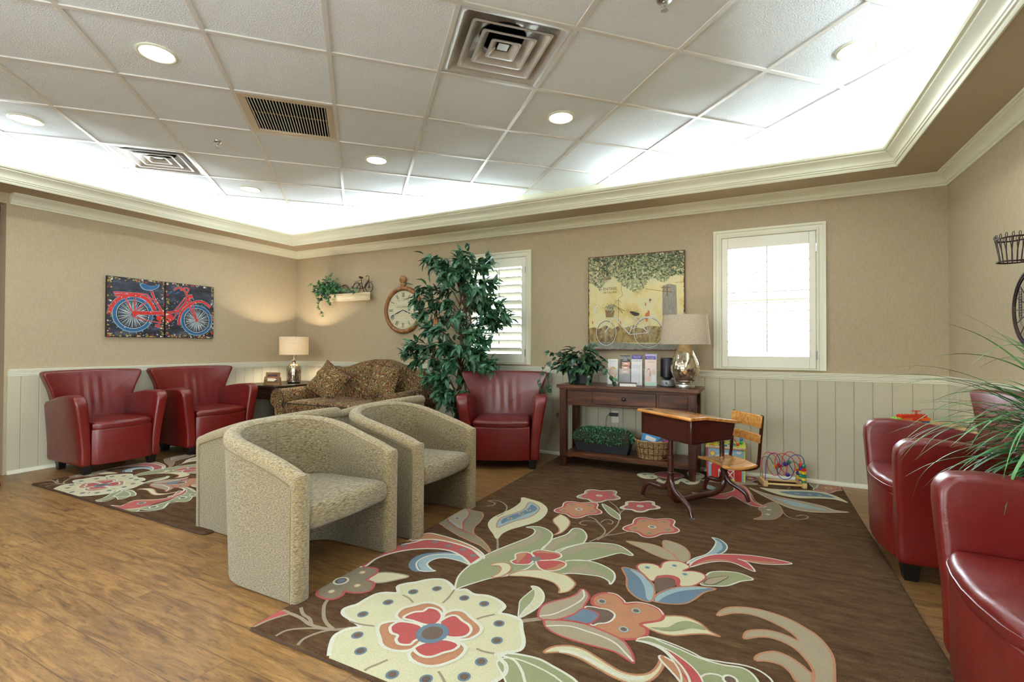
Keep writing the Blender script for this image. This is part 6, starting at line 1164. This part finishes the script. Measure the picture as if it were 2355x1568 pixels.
for k in range(4):
    a, b = [((.002, .002), (QW-.002, .002)), ((QW-.002, .002), (QW-.002, QH-.002)), ((QW-.002, QH-.002), (.002, QH-.002)), ((.002, QH-.002), (.002, .002))][k]
    pts = [(a[0]+(b[0]-a[0])*i/60, a[1]+(b[1]-a[1])*i/60) for i in range(61)]; m_.ribbon(pts, [random.uniform(.006, .022) for _ in pts], .0034, vi['rust'], XX)
m_.v = [(min(max(v[0], .0005), QW-.0005), v[1], min(max(v[2], .0005), QH-.0005)) for v in m_.v]
m_.build('print', [V_[k] for k in vk], vp, smooth=False)

# clock
CZ, CR = 1.557, .292
ck = thing('wall_clock', 'large round pocket-watch style wall clock with roman numerals, left of the ficus tree', 'clock', (-3.850, D-.001, CZ))
XL = Matrix.Rotation(PI/2, 4, 'X')
MB().lathe([(.236, .0), (CR, .0), (CR, .018), (CR-.006, .032), (CR-.018, .042), (.262, .046), (.250, .040), (.243, .030), (.240, .016)], 72, X=XL, cap=False).build('rim', 'clock_wood', ck, angle=50)
CF = mat('clock_face', (206, 198, 164), .5, vary=.10, vscale=5, stretch=(.5, 1, 9)); m_ = MB(); XX = onwall(0, -.0165, 0)
m_.add([(.243*math.cos(2*PI*k/72), .243*math.sin(2*PI*k/72), 0) for k in range(72)], [tuple(range(72))], 0, XX)
for yy in (-.165, -.070, .010-.045, .060, .115): w_ = math.sqrt(.24**2-yy**2); m_.ribbon([(-w_, yy), (w_, yy)], .0016, .0003, 2, XX)
m_.ribbon([(.238*math.cos(2*PI*k/72), .238*math.sin(2*PI*k/72)) for k in range(72)], .004, .0004, 1, XX, closed=True); m_.ribbon([(.224*math.cos(2*PI*k/72), .224*math.sin(2*PI*k/72)) for k in range(72)], .0012, .0004, 1, XX, closed=True)
for k, s_ in enumerate(['XII', 'I', 'II', 'III', 'IIII', 'V', 'VI', 'VII', 'VIII', 'IX', 'X', 'XI']):
    a = -2*PI*k/12
    strokes = {'I': [(0, 0)], 'V': [(-1, 1), (1, -1)], 'X': [(-1, 1), (1, -1)]}
    wd = {'I': .011, 'V': .020, 'X': .020}; tot = sum(wd[c] for c in s_); x_ = -tot/2
    for c in s_:
        cx = x_+wd[c]/2; x_ += wd[c]; R0, R1 = .160, .212
        def PT(x, y): return (x*math.cos(a)-y*math.sin(a), x*math.sin(a)+y*math.cos(a))
        if c == 'I': m_.ribbon([PT(cx, R0), PT(cx, R1)], .0070, .0006, 1, XX)
        if c == 'V': m_.ribbon([PT(cx-.006, R1), PT(cx, R0)], .0058, .0006, 1, XX); m_.ribbon([PT(cx+.006, R1), PT(cx, R0)], .0022, .0006, 1, XX)
        if c == 'X': m_.ribbon([PT(cx-.007, R1), PT(cx+.007, R0)], .0058, .0006, 1, XX); m_.ribbon([PT(cx+.007, R1), PT(cx-.007, R0)], .0022, .0006, 1, XX)
    m_.ribbon([PT(-tot/2, .213), PT(tot/2, .213)], .0014, .0006, 1, XX); m_.ribbon([PT(-tot/2, .159), PT(tot/2, .159)], .0014, .0006, 1, XX); m_.disc(*PT(0, .231), .003, .0006, 1, XX, 8)
for k, c in enumerate('J.H.SMYTHE'):
    a = math.radians(52-k*104/9); fontmesh(c, .026, m_, 1, XX @ T(.135*math.cos(PI/2+a), .135*math.sin(PI/2+a), .0006, rz=a))
fontmesh('WATCHMAKER', .030, m_, 1, XX @ T(0, .036, .0006)); fontmesh('31', .012, m_, 1, XX @ T(0, -.172, .0006)); fontmesh('No.', .012, m_, 1, XX @ T(.05, -.10, .0006))
m_.build('dial', [CF, INK, mat('plank_joint', (120, 112, 86), .7)], ck, smooth=False)
for nm, ang, L in (('hour_hand', math.radians(-113), .125), ('minute_hand', math.radians(-248), .205)):
    m_ = MB(); d_ = (math.sin(-ang), math.cos(-ang)); q = lambda a, b: (d_[0]*a-d_[1]*b, d_[1]*a+d_[0]*b)
    m_.prism([q(-.0, -.004), q(L*.45, -.007), q(L*.7, -.0015), q(L*.85, -.007), q(L, 0), q(L*.85, .007), q(L*.7, .0015), q(L*.45, .007), q(0, .004)], .003, .0045, 0, XX); m_.build(nm, INK, ck, smooth=False)
o = MB().lathe([(.020, -.012), (.034, -.008), (.036, 0), (.022, .010), (.022, .022), (.030, .028), (.030, .040), (.018, .046), (.024, .056), (.037, .078), (.040, .10), (.034, .122), (.020, .136), (.001, .142)], 28).build('crown_knob', 'clock_wood', ck, angle=50); o.location = (0, -.024, CR-.012); o.scale = (1.3, .7, 1)
# small copper wall ornament behind the ficus
o = thing('wall_ornament', 'small copper wall ornament with a black hook, half hidden by ficus leaves', 'ornament', (-3.365, D-.002, 1.37))
MB().box(-.03, .03, -.022, 0, 0, .085).build('plate', mat('copper', (176, 112, 74), .45, metal=.4), o, bevel=.003); MB().tube([(-.015, -.012, .085), (-.015, -.012, .125), (.01, -.012, .13), (.02, -.012, .115)], .006, 8).build('hook', 'wire', o)

# shelf with ivy and the little bicycle
sh_ = thing('wall_shelf', 'distressed white moulded wall shelf left of the clock', 'shelf', (-4.69, D, 1.70))
m_ = MB(); prof = [(0, .0), (.060, .0), (.064, .006), (.064, .018), (.072, .022), (.078, .036), (.092, .056), (.104, .062), (.104, .070), (.118, .072), (.118, .090), (0, .090)]
m_.rings([[(sx_*(.285+q[0]), -q[0], q[1]) for q in prof] for sx_ in (-1, 1)]); m_.f = [tuple(reversed(f)) for f in m_.f]
m_.build('shelf_board', mat('distressed_white', (222, 208, 176), .6, vary=.18, vscale=22, stretch=(.3, 1, 2)), sh_, angle=30)
iv = thing('ivy_plant', 'trailing green ivy in a brown basket on the left end of the wall shelf', 'potted plant', (-5.00, D-.075, 1.790))
lathe_part([(.001, 0), (.045, 0), (.052, .06), (.055, .065), (.045, .062), (.001, .055)], 'pot', 'clock_wood', iv, 20)
def star(mb, base, d, up, s_):
    d = d.normalized(); side = d.cross(up); side = side.normalized() if side.length > 1e-3 else Vector((1, 0, 0)); nn = side.cross(d)
    pts = [(0, 0), (-.32, -.10), (-.20, .16), (-.58, .30), (-.22, .42), (0, 1.0), (.22, .42), (.58, .30), (.20, .16), (.32, -.10)]
    c = base+d*s_*.32+nn*s_*.06; vs = [c]+[base+side*(p[0]*s_)+d*(p[1]*s_) for p in pts]; n = len(pts)
    mb.add([tuple(v) for v in vs], [(0, 1+i, 1+(i+1) % n) for i in range(n)])
random.seed(31); m_ = MB(); st2 = MB()
for k in range(230):
    p = Vector((random.gauss(-.02, .085), random.uniform(-.10, .03), random.gauss(.055, .055))); star(m_, p, Vector((p.x*2, -.5, random.uniform(-.9, .6)))+rv()*.5, Vector((0, -1, .5))+rv()*.5, random.uniform(.050, .076))
def ivine(pts, n):
    c = catmull(pts, False, 8); st2.tube(c, .0018, 5)
    for k in range(n):
        i = int((k+.5)/n*(len(c)-1)); p = Vector(c[i])+rv()*.012; star(m_, p, Vector((random.uniform(-.6, .6), -.4, random.uniform(-1, .3))), Vector((0, -1, .4))+rv()*.4, random.uniform(.036, .060))
for pts, n in (([(-.02, 0, .05), (-.10, -.05, .12), (-.06, -.06, .20), (.02, -.05, .25), (.06, -.05, .27)], 15), ([(-.04, 0, .05), (-.17, -.04, .10), (-.24, -.05, .12), (-.28, -.05, .04)], 10), ([(-.04, -.05, .02), (-.11, -.09, -.06), (-.12, -.10, -.16), (-.06, -.10, -.24), (-.03, -.10, -.27)], 22), ([(.02, -.05, .02), (.05, -.10, -.04), (.07, -.10, -.12), (.12, -.10, -.15)], 12),
               ([(.04, -.03, .05), (.18, -.07, .05), (.30, -.09, .04), (.42, -.10, .035), (.52, -.105, .0)], 24), ([(.05, -.02, .06), (.18, -.05, .12), (.24, -.06, .09)], 10), ([(.3, -.06, .03), (.42, -.08, .05), (.50, -.085, .06), (.55, -.09, .04)], 8)): ivine(pts, n)
m_.build('foliage', 'leaf_ivy', iv, smooth=False); st2.build('vine', 'bark', iv)
ho = thing('shelf_ornament', 'dark red double hoop ornament behind the ivy on the wall shelf', 'ornament', (-4.86, D-.03, 1.790))
for k, (cx, r_) in enumerate(((-.055, .075), (.045, .085))): MB().tube([(cx+r_*math.cos(PI*i/20), 0, .004+r_*1.15*math.sin(PI*i/20)+.02) for i in range(21)], .010, 8).build('hoop', mat('dark_red_wood', (88, 30, 22), .45), ho)
MB().box(-.14, .14, -.018, .018, 0, .02).build('base', 'wire', ho)
lb = thing('bicycle_figurine', 'small dark metal bicycle model on the right end of the wall shelf', 'ornament', (-4.435, D-.070, 1.790))
def wheel3(cx, cz, r_, nm='wheel'):
    m_ = MB(); m_.tube([(cx+r_*math.cos(2*PI*k/32), 0, cz+r_*math.sin(2*PI*k/32)) for k in range(32)], .0042, 7, closed=True)
    for k in range(18): a = 2*PI*k/18; m_.tube([(cx, 0, cz), (cx+r_*math.cos(a), 0, cz+r_*math.sin(a))], .0009, 4)
    m_.lathe([(.007, -.006), (.007, .006)], 10, X=T(cx, 0, cz, rx=PI/2)); m_.build(nm, 'wire', lb)
wheel3(.085, .066, .062); wheel3(-.125, .066, .062)
m_ = MB()
for pts in ([(.085, 0, .066), (.082, 0, .15), (.078, 0, .20), (.060, 0, .215), (.040, 0, .212), (.032, 0, .198)], [(.080, 0, .17), (.05, 0, .13), (.025, 0, .09), (-.02, 0, .06)], [(.080, 0, .155), (.04, 0, .085), (-.01, 0, .050)], [(-.02, 0, .055), (-.035, 0, .10), (-.045, 0, .16), (-.048, 0, .185)], [(-.02, 0, .055), (-.125, 0, .066), (-.045, 0, .135)], [(-.155, 0, .150), (-.05, 0, .160)], [(.135, 0, .128), (.10, 0, .142), (.06, 0, .138), (.025, 0, .105), (.012, 0, .06)], [(-.07, 0, .11), (-.10, 0, .138), (-.15, 0, .135), (-.19, 0, .09)], [(-.02, .02, .02), (-.02, -.02, .08)]): m_.tube(catmull(pts, False, 5), .0038, 7)
m_.build('frame', 'wire', lb)
m_ = MB(); m_.rings([[(x_, w_*math.cos(a), .192+.002*(x_*x_*900)+h_*math.sin(a)) for a in [2*PI*k/10 for k in range(10)]] for x_, w_, h_ in ((-.082, .004, .004), (-.075, .018, .013), (-.055, .019, .015), (-.03, .009, .010), (-.018, .004, .004))]); m_.build('saddle', 'wire', lb)
for yy in (-.02, .02): MB().box(-.03, -.01, yy-.008, yy+.008, .018 if yy > 0 else .078, .023 if yy > 0 else .083).build('pedal', 'wire', lb)

# metal bicycle ornament on the right wall
wd_ = thing('wall_bicycle_ornament', 'wrought iron bicycle wall ornament on the right wall, only its left edge in view', 'ornament', (RX-.03, 3.386, 1.315))
def cir(cy, cz, r_, n=40): return [(0, cy+r_*math.cos(2*PI*k/n), cz+r_*math.sin(2*PI*k/n)) for k in range(n)]
for cy in (0, -.62):
    m_ = MB(); m_.tube(cir(cy, 0, .204), .007, 8, closed=True); m_.tube(cir(cy, 0, .190), .005, 8, closed=True)
    for k in range(16): a = 2*PI*k/16; m_.tube([(0, cy, 0), (0, cy+.19*math.cos(a), .19*math.sin(a))], .002, 5)
    m_.build('wheel', 'wire', wd_)
m_ = MB(); m_.tube(catmull([(0, 0, 0), (0, -.05, .28), (0, -.08, .40), (0, -.15, .42)], False), .007, 8); m_.tube(catmull([(0, -.05, .25), (0, -.25, .0), (0, -.42, .25), (0, -.62, 0), (0, -.25, .0)], False), .006, 8); m_.build('frame', 'wire', wd_)
m_ = MB(); ct_ = .115
for z_, a_, b_ in ((.365, .195, .0), (.245, .115, 0)): m_.tube([(-.07+.06*math.cos(2*PI*k/24), ct_-.10+a_*.45*math.sin(2*PI*k/24)+.0, z_) for k in range(24)], .004, 6, closed=True)
for k in range(16):
    a = 2*PI*k/16; m_.tube(catmull([(-.07+.045*math.cos(a), ct_-.10+.0515*math.sin(a), .245), (-.07+.052*math.cos(a), ct_-.10+.060*math.sin(a), .30), (-.07+.06*math.cos(a), ct_-.10+.088*math.sin(a), .365)], False, 4), .0026, 5)
    c = (-.07+.06*math.cos(a), ct_-.10+.088*math.sin(a), .378); m_.tube([(c[0], c[1]+.012*math.cos(2*PI*j/10), c[2]+.012*math.sin(2*PI*j/10)) for j in range(10)], .0016, 5, closed=True)
m_.build('basket', 'wire', wd_)
m_ = MB()
for k in range(10):
    z_ = -.06+.02*k; m_.tube([(-.01, .10+.016*math.cos(2*PI*j/10), .03+.016*math.sin(2*PI*j/10)+.014*k-.06) for j in range(10)], .0016, 5, closed=True)
m_.build('scrollwork', 'wire', wd_)

# ================================================================ antique school desk with attached seat
P1 = (-.524, 3.476)
dk = thing('school_desk', 'antique child\'s school desk with attached wooden seat and brown iron pedestals', 'school desk', (P1[0], P1[1], .014), math.radians(49.5))
Y0_, Y1_ = -.252, .252; BX0, BX1 = -.054, .325; ZB, ZT = .471, .627
m_ = MB(); sec_ = [(BX0, ZB), (BX1-.028, ZB+.012), (BX1, ZT-.038), (.055, ZT), (BX0, ZT)]
m_.rings([[(x_, y_, z_) for x_, z_ in sec_] for y_ in (Y1_, Y0_)]); m_.build('desk_box', 'brown_metal', dk, bevel=.005)
m_ = MB()
def ridge(pts, r_=.0028): m_.tube(pts, r_, 6, closed=True)
ridge([(BX0-.001, Y0_+.03, ZB+.018), (BX0-.001, Y1_-.03, ZB+.018), (BX0-.001, Y1_-.03, ZT-.016), (BX0-.001, Y0_+.03, ZT-.016)]); ridge([(BX0+.028, Y0_-.001, ZB+.018), (BX1-.040, Y0_-.001, ZB+.029), (BX1-.022, Y0_-.001, ZT-.052), (.055, Y0_-.001, ZT-.016), (BX0+.028, Y0_-.001, ZT-.016)]); m_.build('raised_bead', 'brown_metal', dk)
m_ = MB(); m_.rings([[(x_, y_, z_) for x_, z_ in ((BX0-.020, ZT), (.055, ZT), (.055, ZT+.020), (BX0-.014, ZT+.020), (BX0-.021, ZT+.012))] for y_ in (Y1_+.020, Y0_-.016)]); m_.build('top_rail', 'maple', dk, bevel=.003)
m_ = MB(); m_.rings([[(x_, y_, z_) for x_, z_ in ((.057, ZT), (BX1+.012, ZT-.038), (BX1+.030, ZT-.034), (BX1+.032, ZT-.026), (BX1+.022, ZT-.018), (.057, ZT+.020))] for y_ in (Y1_+.010, Y0_-.010)]); m_.build('lid', 'maple', dk, bevel=.003)
MB().lathe([(.001, .0), (.024, .0), (.026, .0008)], 24).build('inkwell_hole', 'dark', dk).location = (BX0+.035, Y1_-.06, ZT+.0202)
MB().box(.030, .036, -.17, .12, ZT+.0196, ZT+.0206).build('pencil_groove', 'darkwood', dk)
PX, PY = .506, .015
m_ = MB(); m_.lathe([(.0165, .34), (.0165, ZB-.004)], 20); m_.lathe([(.030, ZB-.012), (.055, ZB+.001)], 20, sy=1.7); m_.build('upper_post', 'brown_metal', dk)
m_ = MB(); m_.lathe([(.023, .12), (.022, .222), (.026, .226), (.026, .236), (.021, .240), (.021, .325), (.025, .330), (.025, .352), (.018, .356)], 22, cap=False); m_.tube([(-.018, .012, .338), (-.046, .022, .338)], .012, 10); m_.lathe([(.001, -.006), (.016, -.004), (.016, .004), (.001, .006)], 14, X=T(-.046, .022, .338, ry=PI/2, rz=-.4)); m_.build('lower_post', 'brown_metal', dk)
def leg(x0, y0, x1, y1, arch):
    m_ = MB(); pts = [(x0, y0, .215), (x0+(x1-x0)*.05, y0+(y1-y0)*.05, .165)] + ([(x0+(x1-x0)*.20, y0+(y1-y0)*.20, .122), (x0+(x1-x0)*.45, y0+(y1-y0)*.45, .112), (x0+(x1-x0)*.75, y0+(y1-y0)*.75, .108), (x0+(x1-x0)*.93, y0+(y1-y0)*.93, .070)] if arch else [(x0+(x1-x0)*.25, y0+(y1-y0)*.25, .118), (x0+(x1-x0)*.60, y0+(y1-y0)*.60, .090), (x0+(x1-x0)*.88, y0+(y1-y0)*.88, .058)]) + [(x1, y1, .006)]
    c = catmull(pts, False, 6); m_.tube(c, [.022-.0095*i/(len(c)-1) for i in range(len(c))], 12); l_ = m_.build('leg', 'brown_metal', dk, angle=60)
    MB().lathe([(.001, 0), (.016, 0), (.016, .004), (.011, .007)], 14, X=T(x1, y1, 0)).build('glide', 'alu', l_)
leg(0, 0, -.022, .275, True); leg(0, 0, -.040, -.244, False); leg(PX, PY, .566, -.145, False); leg(PX, PY, .49, .19, True)
MB().tube(catmull([(0, 0, .17), (.004, 0, .10), (.035, 0, .050), (.09, 0, .036), (.28, PY*.6, .040), (PX-.10, PY*.85, .046), (PX-.03, PY, .070), (PX, PY, .12), (PX, PY, .18)], False, 6), .0215, 12).build('stretcher', 'brown_metal', dk)
m_ = MB(); m_.lathe([(.022, .13), (.022, .19), (.026, .193), (.026, .206), (.020, .210), (.020, .255)], 22, X=T(PX, PY, 0)); m_.tube(catmull([(PX, PY, .235), (PX-.03, PY-.03, .262), (PX-.08, PY-.08, .272)], False, 5), .018, 12); m_.build('seat_post', 'brown_metal', dk)
m_ = MB(); m_.lathe([(.017, .25), (.017, .43)], 20, X=T(PX+.01, PY+.03, 0)); m_.tube(catmull([(PX+.01, PY+.03, .42), (PX-.02, PY+.03, .462), (PX-.12, PY+.02, .468), (PX-.24, PY, .465)], False, 6), .015, 12); m_.build('desk_brace', 'brown_metal', dk)
XS = T(.410, -.092, 0, rz=math.radians(-12))
S = [(-.125, -.165), (-.112, -.09), (-.122, -.01), (-.112, .07), (-.125, .150), (-.04, .172), (.10, .155), (.122, .13), (.124, -.14), (.105, -.165), (-.03, -.180)]
m_ = MB(); pillow(m_, catmull([(a, b) for a, b in reversed(S)], True, 4), .020, .008, lambda u, v, w_: tuple(XS @ Vector((u, v, .278+w_+.012*(u/.12)**2+.004*math.cos(v*18)))), n=80); m_.build('seat', 'maple_end', dk, angle=50)
for y_ in (-.158, .142):
    m_ = MB(); c = catmull([(.0, y_, .272), (.09, y_, .276), (.128, y_, .292), (.140, y_, .335), (.152, y_, .47), (.168, y_, .632)], False, 6)
    m_.rings([[tuple(XS @ Vector((p[0]+dx, p[1]+dy, p[2]+dzz))) for dx, dy, dzz in ((-.004, -.012, .005), (.004, -.012, -.005), (.004, .012, -.005), (-.004, .012, .005))] for p in c]); m_.build('back_strap', 'brown_metal', dk)
for z0_, z1_ in ((.448, .505), (.548, .632)):
    m_ = MB(); lo = []
    for k in range(9):
        v = -.166+.318*k/8; bow = .016*(1-((k-4)/4)**2)
        xb = lambda z: .136+(z-.35)*.108+bow
        lo.append([tuple(XS @ Vector(q)) for q in ((xb(z0_)-.013, v, z0_), (xb(z0_), v, z0_), (xb(z1_), v, z1_), (xb(z1_)-.013, v, z1_))])
    m_.rings(lo); m_.f = [tuple(reversed(f)) for f in m_.f]; m_.build('back_slat', 'maple_end', dk, bevel=.004)

# ================================================================ toys by the wall
bx = thing('toy_activity_cube', 'wooden toy activity box painted with a red barn, behind the school desk seat', 'toy', (-.226, 4.50, .013), math.radians(2))
SKY = mat('toy_sky', (150, 186, 206), .4); BRED = mat('toy_barn_red', (198, 44, 38), .4); LIME = mat('toy_lime', (206, 220, 70), .4); BWH = mat('toy_white', (232, 230, 222), .4); SUNY = mat('toy_sun', (240, 216, 60), .4); SUNO = mat('toy_orange', (222, 92, 34), .4); TAN_ = mat('toy_ply', (186, 140, 82), .5); TGRN = mat('toy_green', (66, 150, 60), .4); TBL = mat('toy_blue', (40, 110, 190), .4)
tm = [SKY, BRED, LIME, BWH, SUNY, SUNO, TGRN, TBL]
MB().box(-.146, .146, -.13, .13, 0, .258).build('body', SKY, bx, bevel=.002)
m_ = MB(); XX = onwall(-.146, -.1305, 0); rect(m_, 0, .012, 0, .258, 1, XX, .001); rect(m_, .280, .292, 0, .258, 2, XX, .001)
rect(m_, .020, .030, 0, .20, 0, XX, .0002)
m_.flat([(.035, .0), (.265, .0), (.265, .13), (.225, .19), (.15, .215), (.075, .19), (.035, .13)], .0006, 1, XX)
m_.ribbon([(.030, .125), (.075, .195), (.15, .222), (.225, .195), (.270, .125)], .012, .0010, 3, XX)
m_.flat([(.125, .115), (.175, .115), (.175, .165), (.15, .175), (.125, .165)], .0010, 3, XX); rect(m_, .130, .170, .120, .155, 7, XX, .0014)
rect(m_, .090, .210, .012, .090, 3, XX, .0010)
for a in (.095, .153): 
    rect(m_, a, a+.052, .017, .085, 1, XX, .0013); m_.ribbon([(a, .017), (a+.052, .085)], .007, .0016, 3, XX); m_.ribbon([(a+.052, .017), (a, .085)], .007, .0018, 3, XX)
rect(m_, .085, .215, .0, .012, 2, XX, .0014); rect(m_, .265, .272, 0, .13, 0, XX, .0008)
p = (.045, .215); m_.disc(p[0], p[1], .016, .0012, 4, XX, 20)
for k in range(12): a = 2*PI*k/12; m_.flat([(p[0]+.017*math.cos(a-.2), p[1]+.017*math.sin(a-.2)), (p[0]+.030*math.cos(a), p[1]+.030*math.sin(a)), (p[0]+.017*math.cos(a+.2), p[1]+.017*math.sin(a+.2))], .0011, 5, XX)
for c_ in ((.235, .235), (.247, .232), (.255, .238)): m_.disc(c_[0], c_[1], .010, .0008, 3, XX, 12)
for k in range(3): rect(m_, .125, .175, .098+.006*k, .101+.006*k, 2, XX, .0015)
m_.build('barn_picture', tm, bx, smooth=False)
m_ = MB(); XR = Matrix(((0, 0, 1, .1465), (1, 0, 0, -.13), (0, 1, 0, 0), (0, 0, 0, 1))); rect(m_, 0, .26, 0, .258, 3, XR, .0003)
for k in range(6): m_.disc(.05+.03*k, .08+.06*(k % 3), .018, .0008, [5, 6, 7, 1, 4, 2][k], XR, 16)
m_.build('side_picture', tm, bx, smooth=False)
for k in range(4): MB().box(.147, .156, -.10+.055*k, -.075+.055*k, .08+.03*(k % 2), .15+.03*(k % 2)).build('sliding_piece', [SUNO, BRED, TGRN, SUNO][k], bx, bevel=.003)
MB().box(-.156, .156, -.14, .14, .258, .278).build('top_board', TAN_, bx, bevel=.003)
m_ = MB(); rect(m_, -.148, .148, -.132, .132, 2, Matrix.Translation((0, 0, .2785)))
random.seed(6)
for k in range(40): m_.disc(random.uniform(-.13, .13), random.uniform(-.115, .115), random.uniform(.008, .022), .2790+.00015*k, random.choice([0, 1, 2, 3, 4, 5, 6, 7]), None, 10)
for k in range(24): m_.box(-.15+.3*k/24, -.15+.3*k/24+.006, -.141, -.1395, .268, .2785, 3)
m_.build('top_picture', tm, bx, smooth=False)
for col, pts in ((LIME, [(-.10, .0, .28), (-.08, 0, .36), (.0, .02, .385), (.10, .0, .35), (.115, .0, .28)]), (TGRN, [(.02, -.08, .28), (.04, -.07, .34), (.09, .02, .37), (.12, .08, .28)]), (BRED, [(-.12, .06, .28), (-.05, .03, .35), (.05, -.06, .345), (.09, -.08, .28)])): MB().tube(catmull(pts, False, 8), .0024, 7).build('wire', col, bx)
for col, p, r_ in ((TBL, (.118, .0, .325), .014), (TGRN, (.117, .0, .300), .014), (BRED, (-.09, .045, .32), .014), (SUNY, (.05, -.04, .36), .013), (BRED, (.09, -.08, .295), .013)): MB().lathe([(r_*math.sin(PI*k/10)+.0001, -r_*math.cos(PI*k/10)) for k in range(11)], 16, X=T(*p)).build('bead', col, bx)
for k, (x_, y_) in enumerate(((-.04, -.115), (.0, -.115))): MB().box(x_-.012, x_+.012, y_-.008, y_+.008, .2786, .292).build('raised_piece', [BRED, TBL][k], bx, bevel=.003)

bz = thing('bead_maze', 'wooden bead maze toy with red, blue and green wires, beside the barn box', 'toy', (.052, 4.405, .013), math.radians(14))
MC = {'r': mat('bead_red', (200, 34, 30), .3, coat=.3), 'b': mat('bead_blue', (30, 52, 150), .3, coat=.3), 'g': mat('bead_green', (20, 124, 94), .3, coat=.3), 'y': mat('bead_yellow', (222, 184, 50), .3, coat=.3)}
for x_ in (0, .278): MB().box(x_-.016, x_+.016, -.085, .085, 0, .042).build('end_block', 'pine', bz, bevel=.003)
for y_ in (-.062, .060): MB().tube([(.0, y_, .018), (.278, y_, .018)], .0085, 12).build('dowel', 'pine', bz)
K_ = .000330
def mz(pts, row):
    off = {'b': 0, 'r': 75, 'g': 150}[row]; yy = {'b': -.062, 'r': 0.0, 'g': .062}[row]; x0_ = {'b': 672, 'r': 590, 'g': 510}[row]; x1_ = {'b': 1590, 'r': 1515, 'g': 1400}[row]
    return [((p[0]-x0_)/(x1_-x0_)*.278, yy, (1250-off-p[1])*K_+.040) for p in pts]
WB = [(672, 1250), (690, 850), (760, 660), (880, 590), (990, 650), (1040, 780), (1010, 900), (975, 1010), (1010, 1130), (1130, 1195), (1270, 1150), (1340, 1020), (1300, 930), (1230, 820), (1210, 720), (1260, 640), (1380, 585), (1510, 610), (1580, 700), (1590, 850), (1590, 1250)]
WR = [(590, 1175), (560, 800), (620, 590), (730, 525), (870, 600), (960, 740), (1020, 880), (1120, 1000), (1200, 1050), (1300, 1040), (1360, 920), (1340, 720), (1240, 600), (1060, 525), (930, 570), (870, 700), (880, 860), (960, 1000), (1060, 1065), (1150, 1020), (1180, 850), (1120, 700), (1000, 580), (880, 540), (770, 590), (710, 720), (720, 900), (790, 1020), (880, 1080), (980, 1010), (1040, 800), (1060, 620), (1160, 510), (1250, 485), (1400, 560), (1490, 680), (1515, 790), (1515, 1175)]
WG = [(510, 1100), (490, 720), (550, 630), (640, 600), (740, 640), (830, 790), (900, 850), (1000, 830), (1090, 750), (1180, 700), (1290, 680), (1370, 740), (1400, 810), (1400, 1100)]
for row, pts in (('b', WB), ('r', WR), ('g', WG)):
    q = catmull(mz(pts, row), False, 6); n = len(q); q = [(p[0], p[1]+.020*math.sin(i/n*2*PI*(2 if row == 'r' else 1))*math.sin(PI*i/n), max(.03, p[2])) for i, p in enumerate(q)]; MB().tube(q, .0028, 8).build('wire', MC[row], bz)
def bead(kind, col, row, X_, Y_, r_=.0165):
    p = mz([(X_, Y_)], row)[0]
    if kind == 's': m_ = MB().lathe([(r_*math.sin(PI*k/12)+.0001, -r_*math.cos(PI*k/12)) for k in range(13)], 20)
    elif kind == 'c': m_ = MB().lathe([(r_*.8, -r_*.62), (r_, -r_*.5), (r_, r_*.5), (r_*.8, r_*.62)], 20)
    else: m_ = MB().box(-r_*.85, r_*.85, -r_*.85, r_*.85, -r_*.85, r_*.85)
    o = m_.build('bead', MC[col], bz, bevel=.002 if kind == 'q' else 0); o.location = p
    if kind == 'q': o.rotation_euler = (.3, .5, .4)
for a in (('q', 'y', 'g', 870, 825), ('q', 'r', 'r', 985, 835), ('q', 'b', 'g', 1095, 762), ('s', 'g', 'g', 1175, 705), ('s', 'b', 'r', 1190, 1045)): bead(*a)
for row, col_, xs_ in (('b', [('s', 'g', 845), ('c', 'r', 932), ('c', 'y', 1010), ('q0', 'g', 1090), ('s', 'y', 1168), ('c', 'g', 1235)], 1590), ('r', [('s', 'r', 790), ('c', 'b', 872), ('c', 'y', 960), ('s', 'g', 1045), ('c', 'y', 1110), ('c', 'b', 1160)], 1515), ('g', [('c', 'y', 830), ('c', 'r', 880), ('s', 'b', 960), ('s', 'y', 1050)], 1400)):
    for kd, c, y_ in col_: bead('c' if kd == 'q0' else kd, c, row, xs_, y_, .0175)

# cool daylight from the doorway in the hall, grazing the side of the first armchair
d = bpy.data.lights.new('doorway_daylight', 'SPOT'); d.energy = 90; d.color = (.30, .22, 1.0); d.spot_size = math.radians(9.5); d.spot_blend = .25; d.shadow_soft_size = .03
o = bpy.data.objects.new('doorway_daylight', d); COL.objects.link(o); o.location = (-6.9, -1.4, 2.0)
o.rotation_euler = (Vector((-5.27, 1.96, .17))-Vector(o.location)).to_track_quat('-Z', 'Y').to_euler()
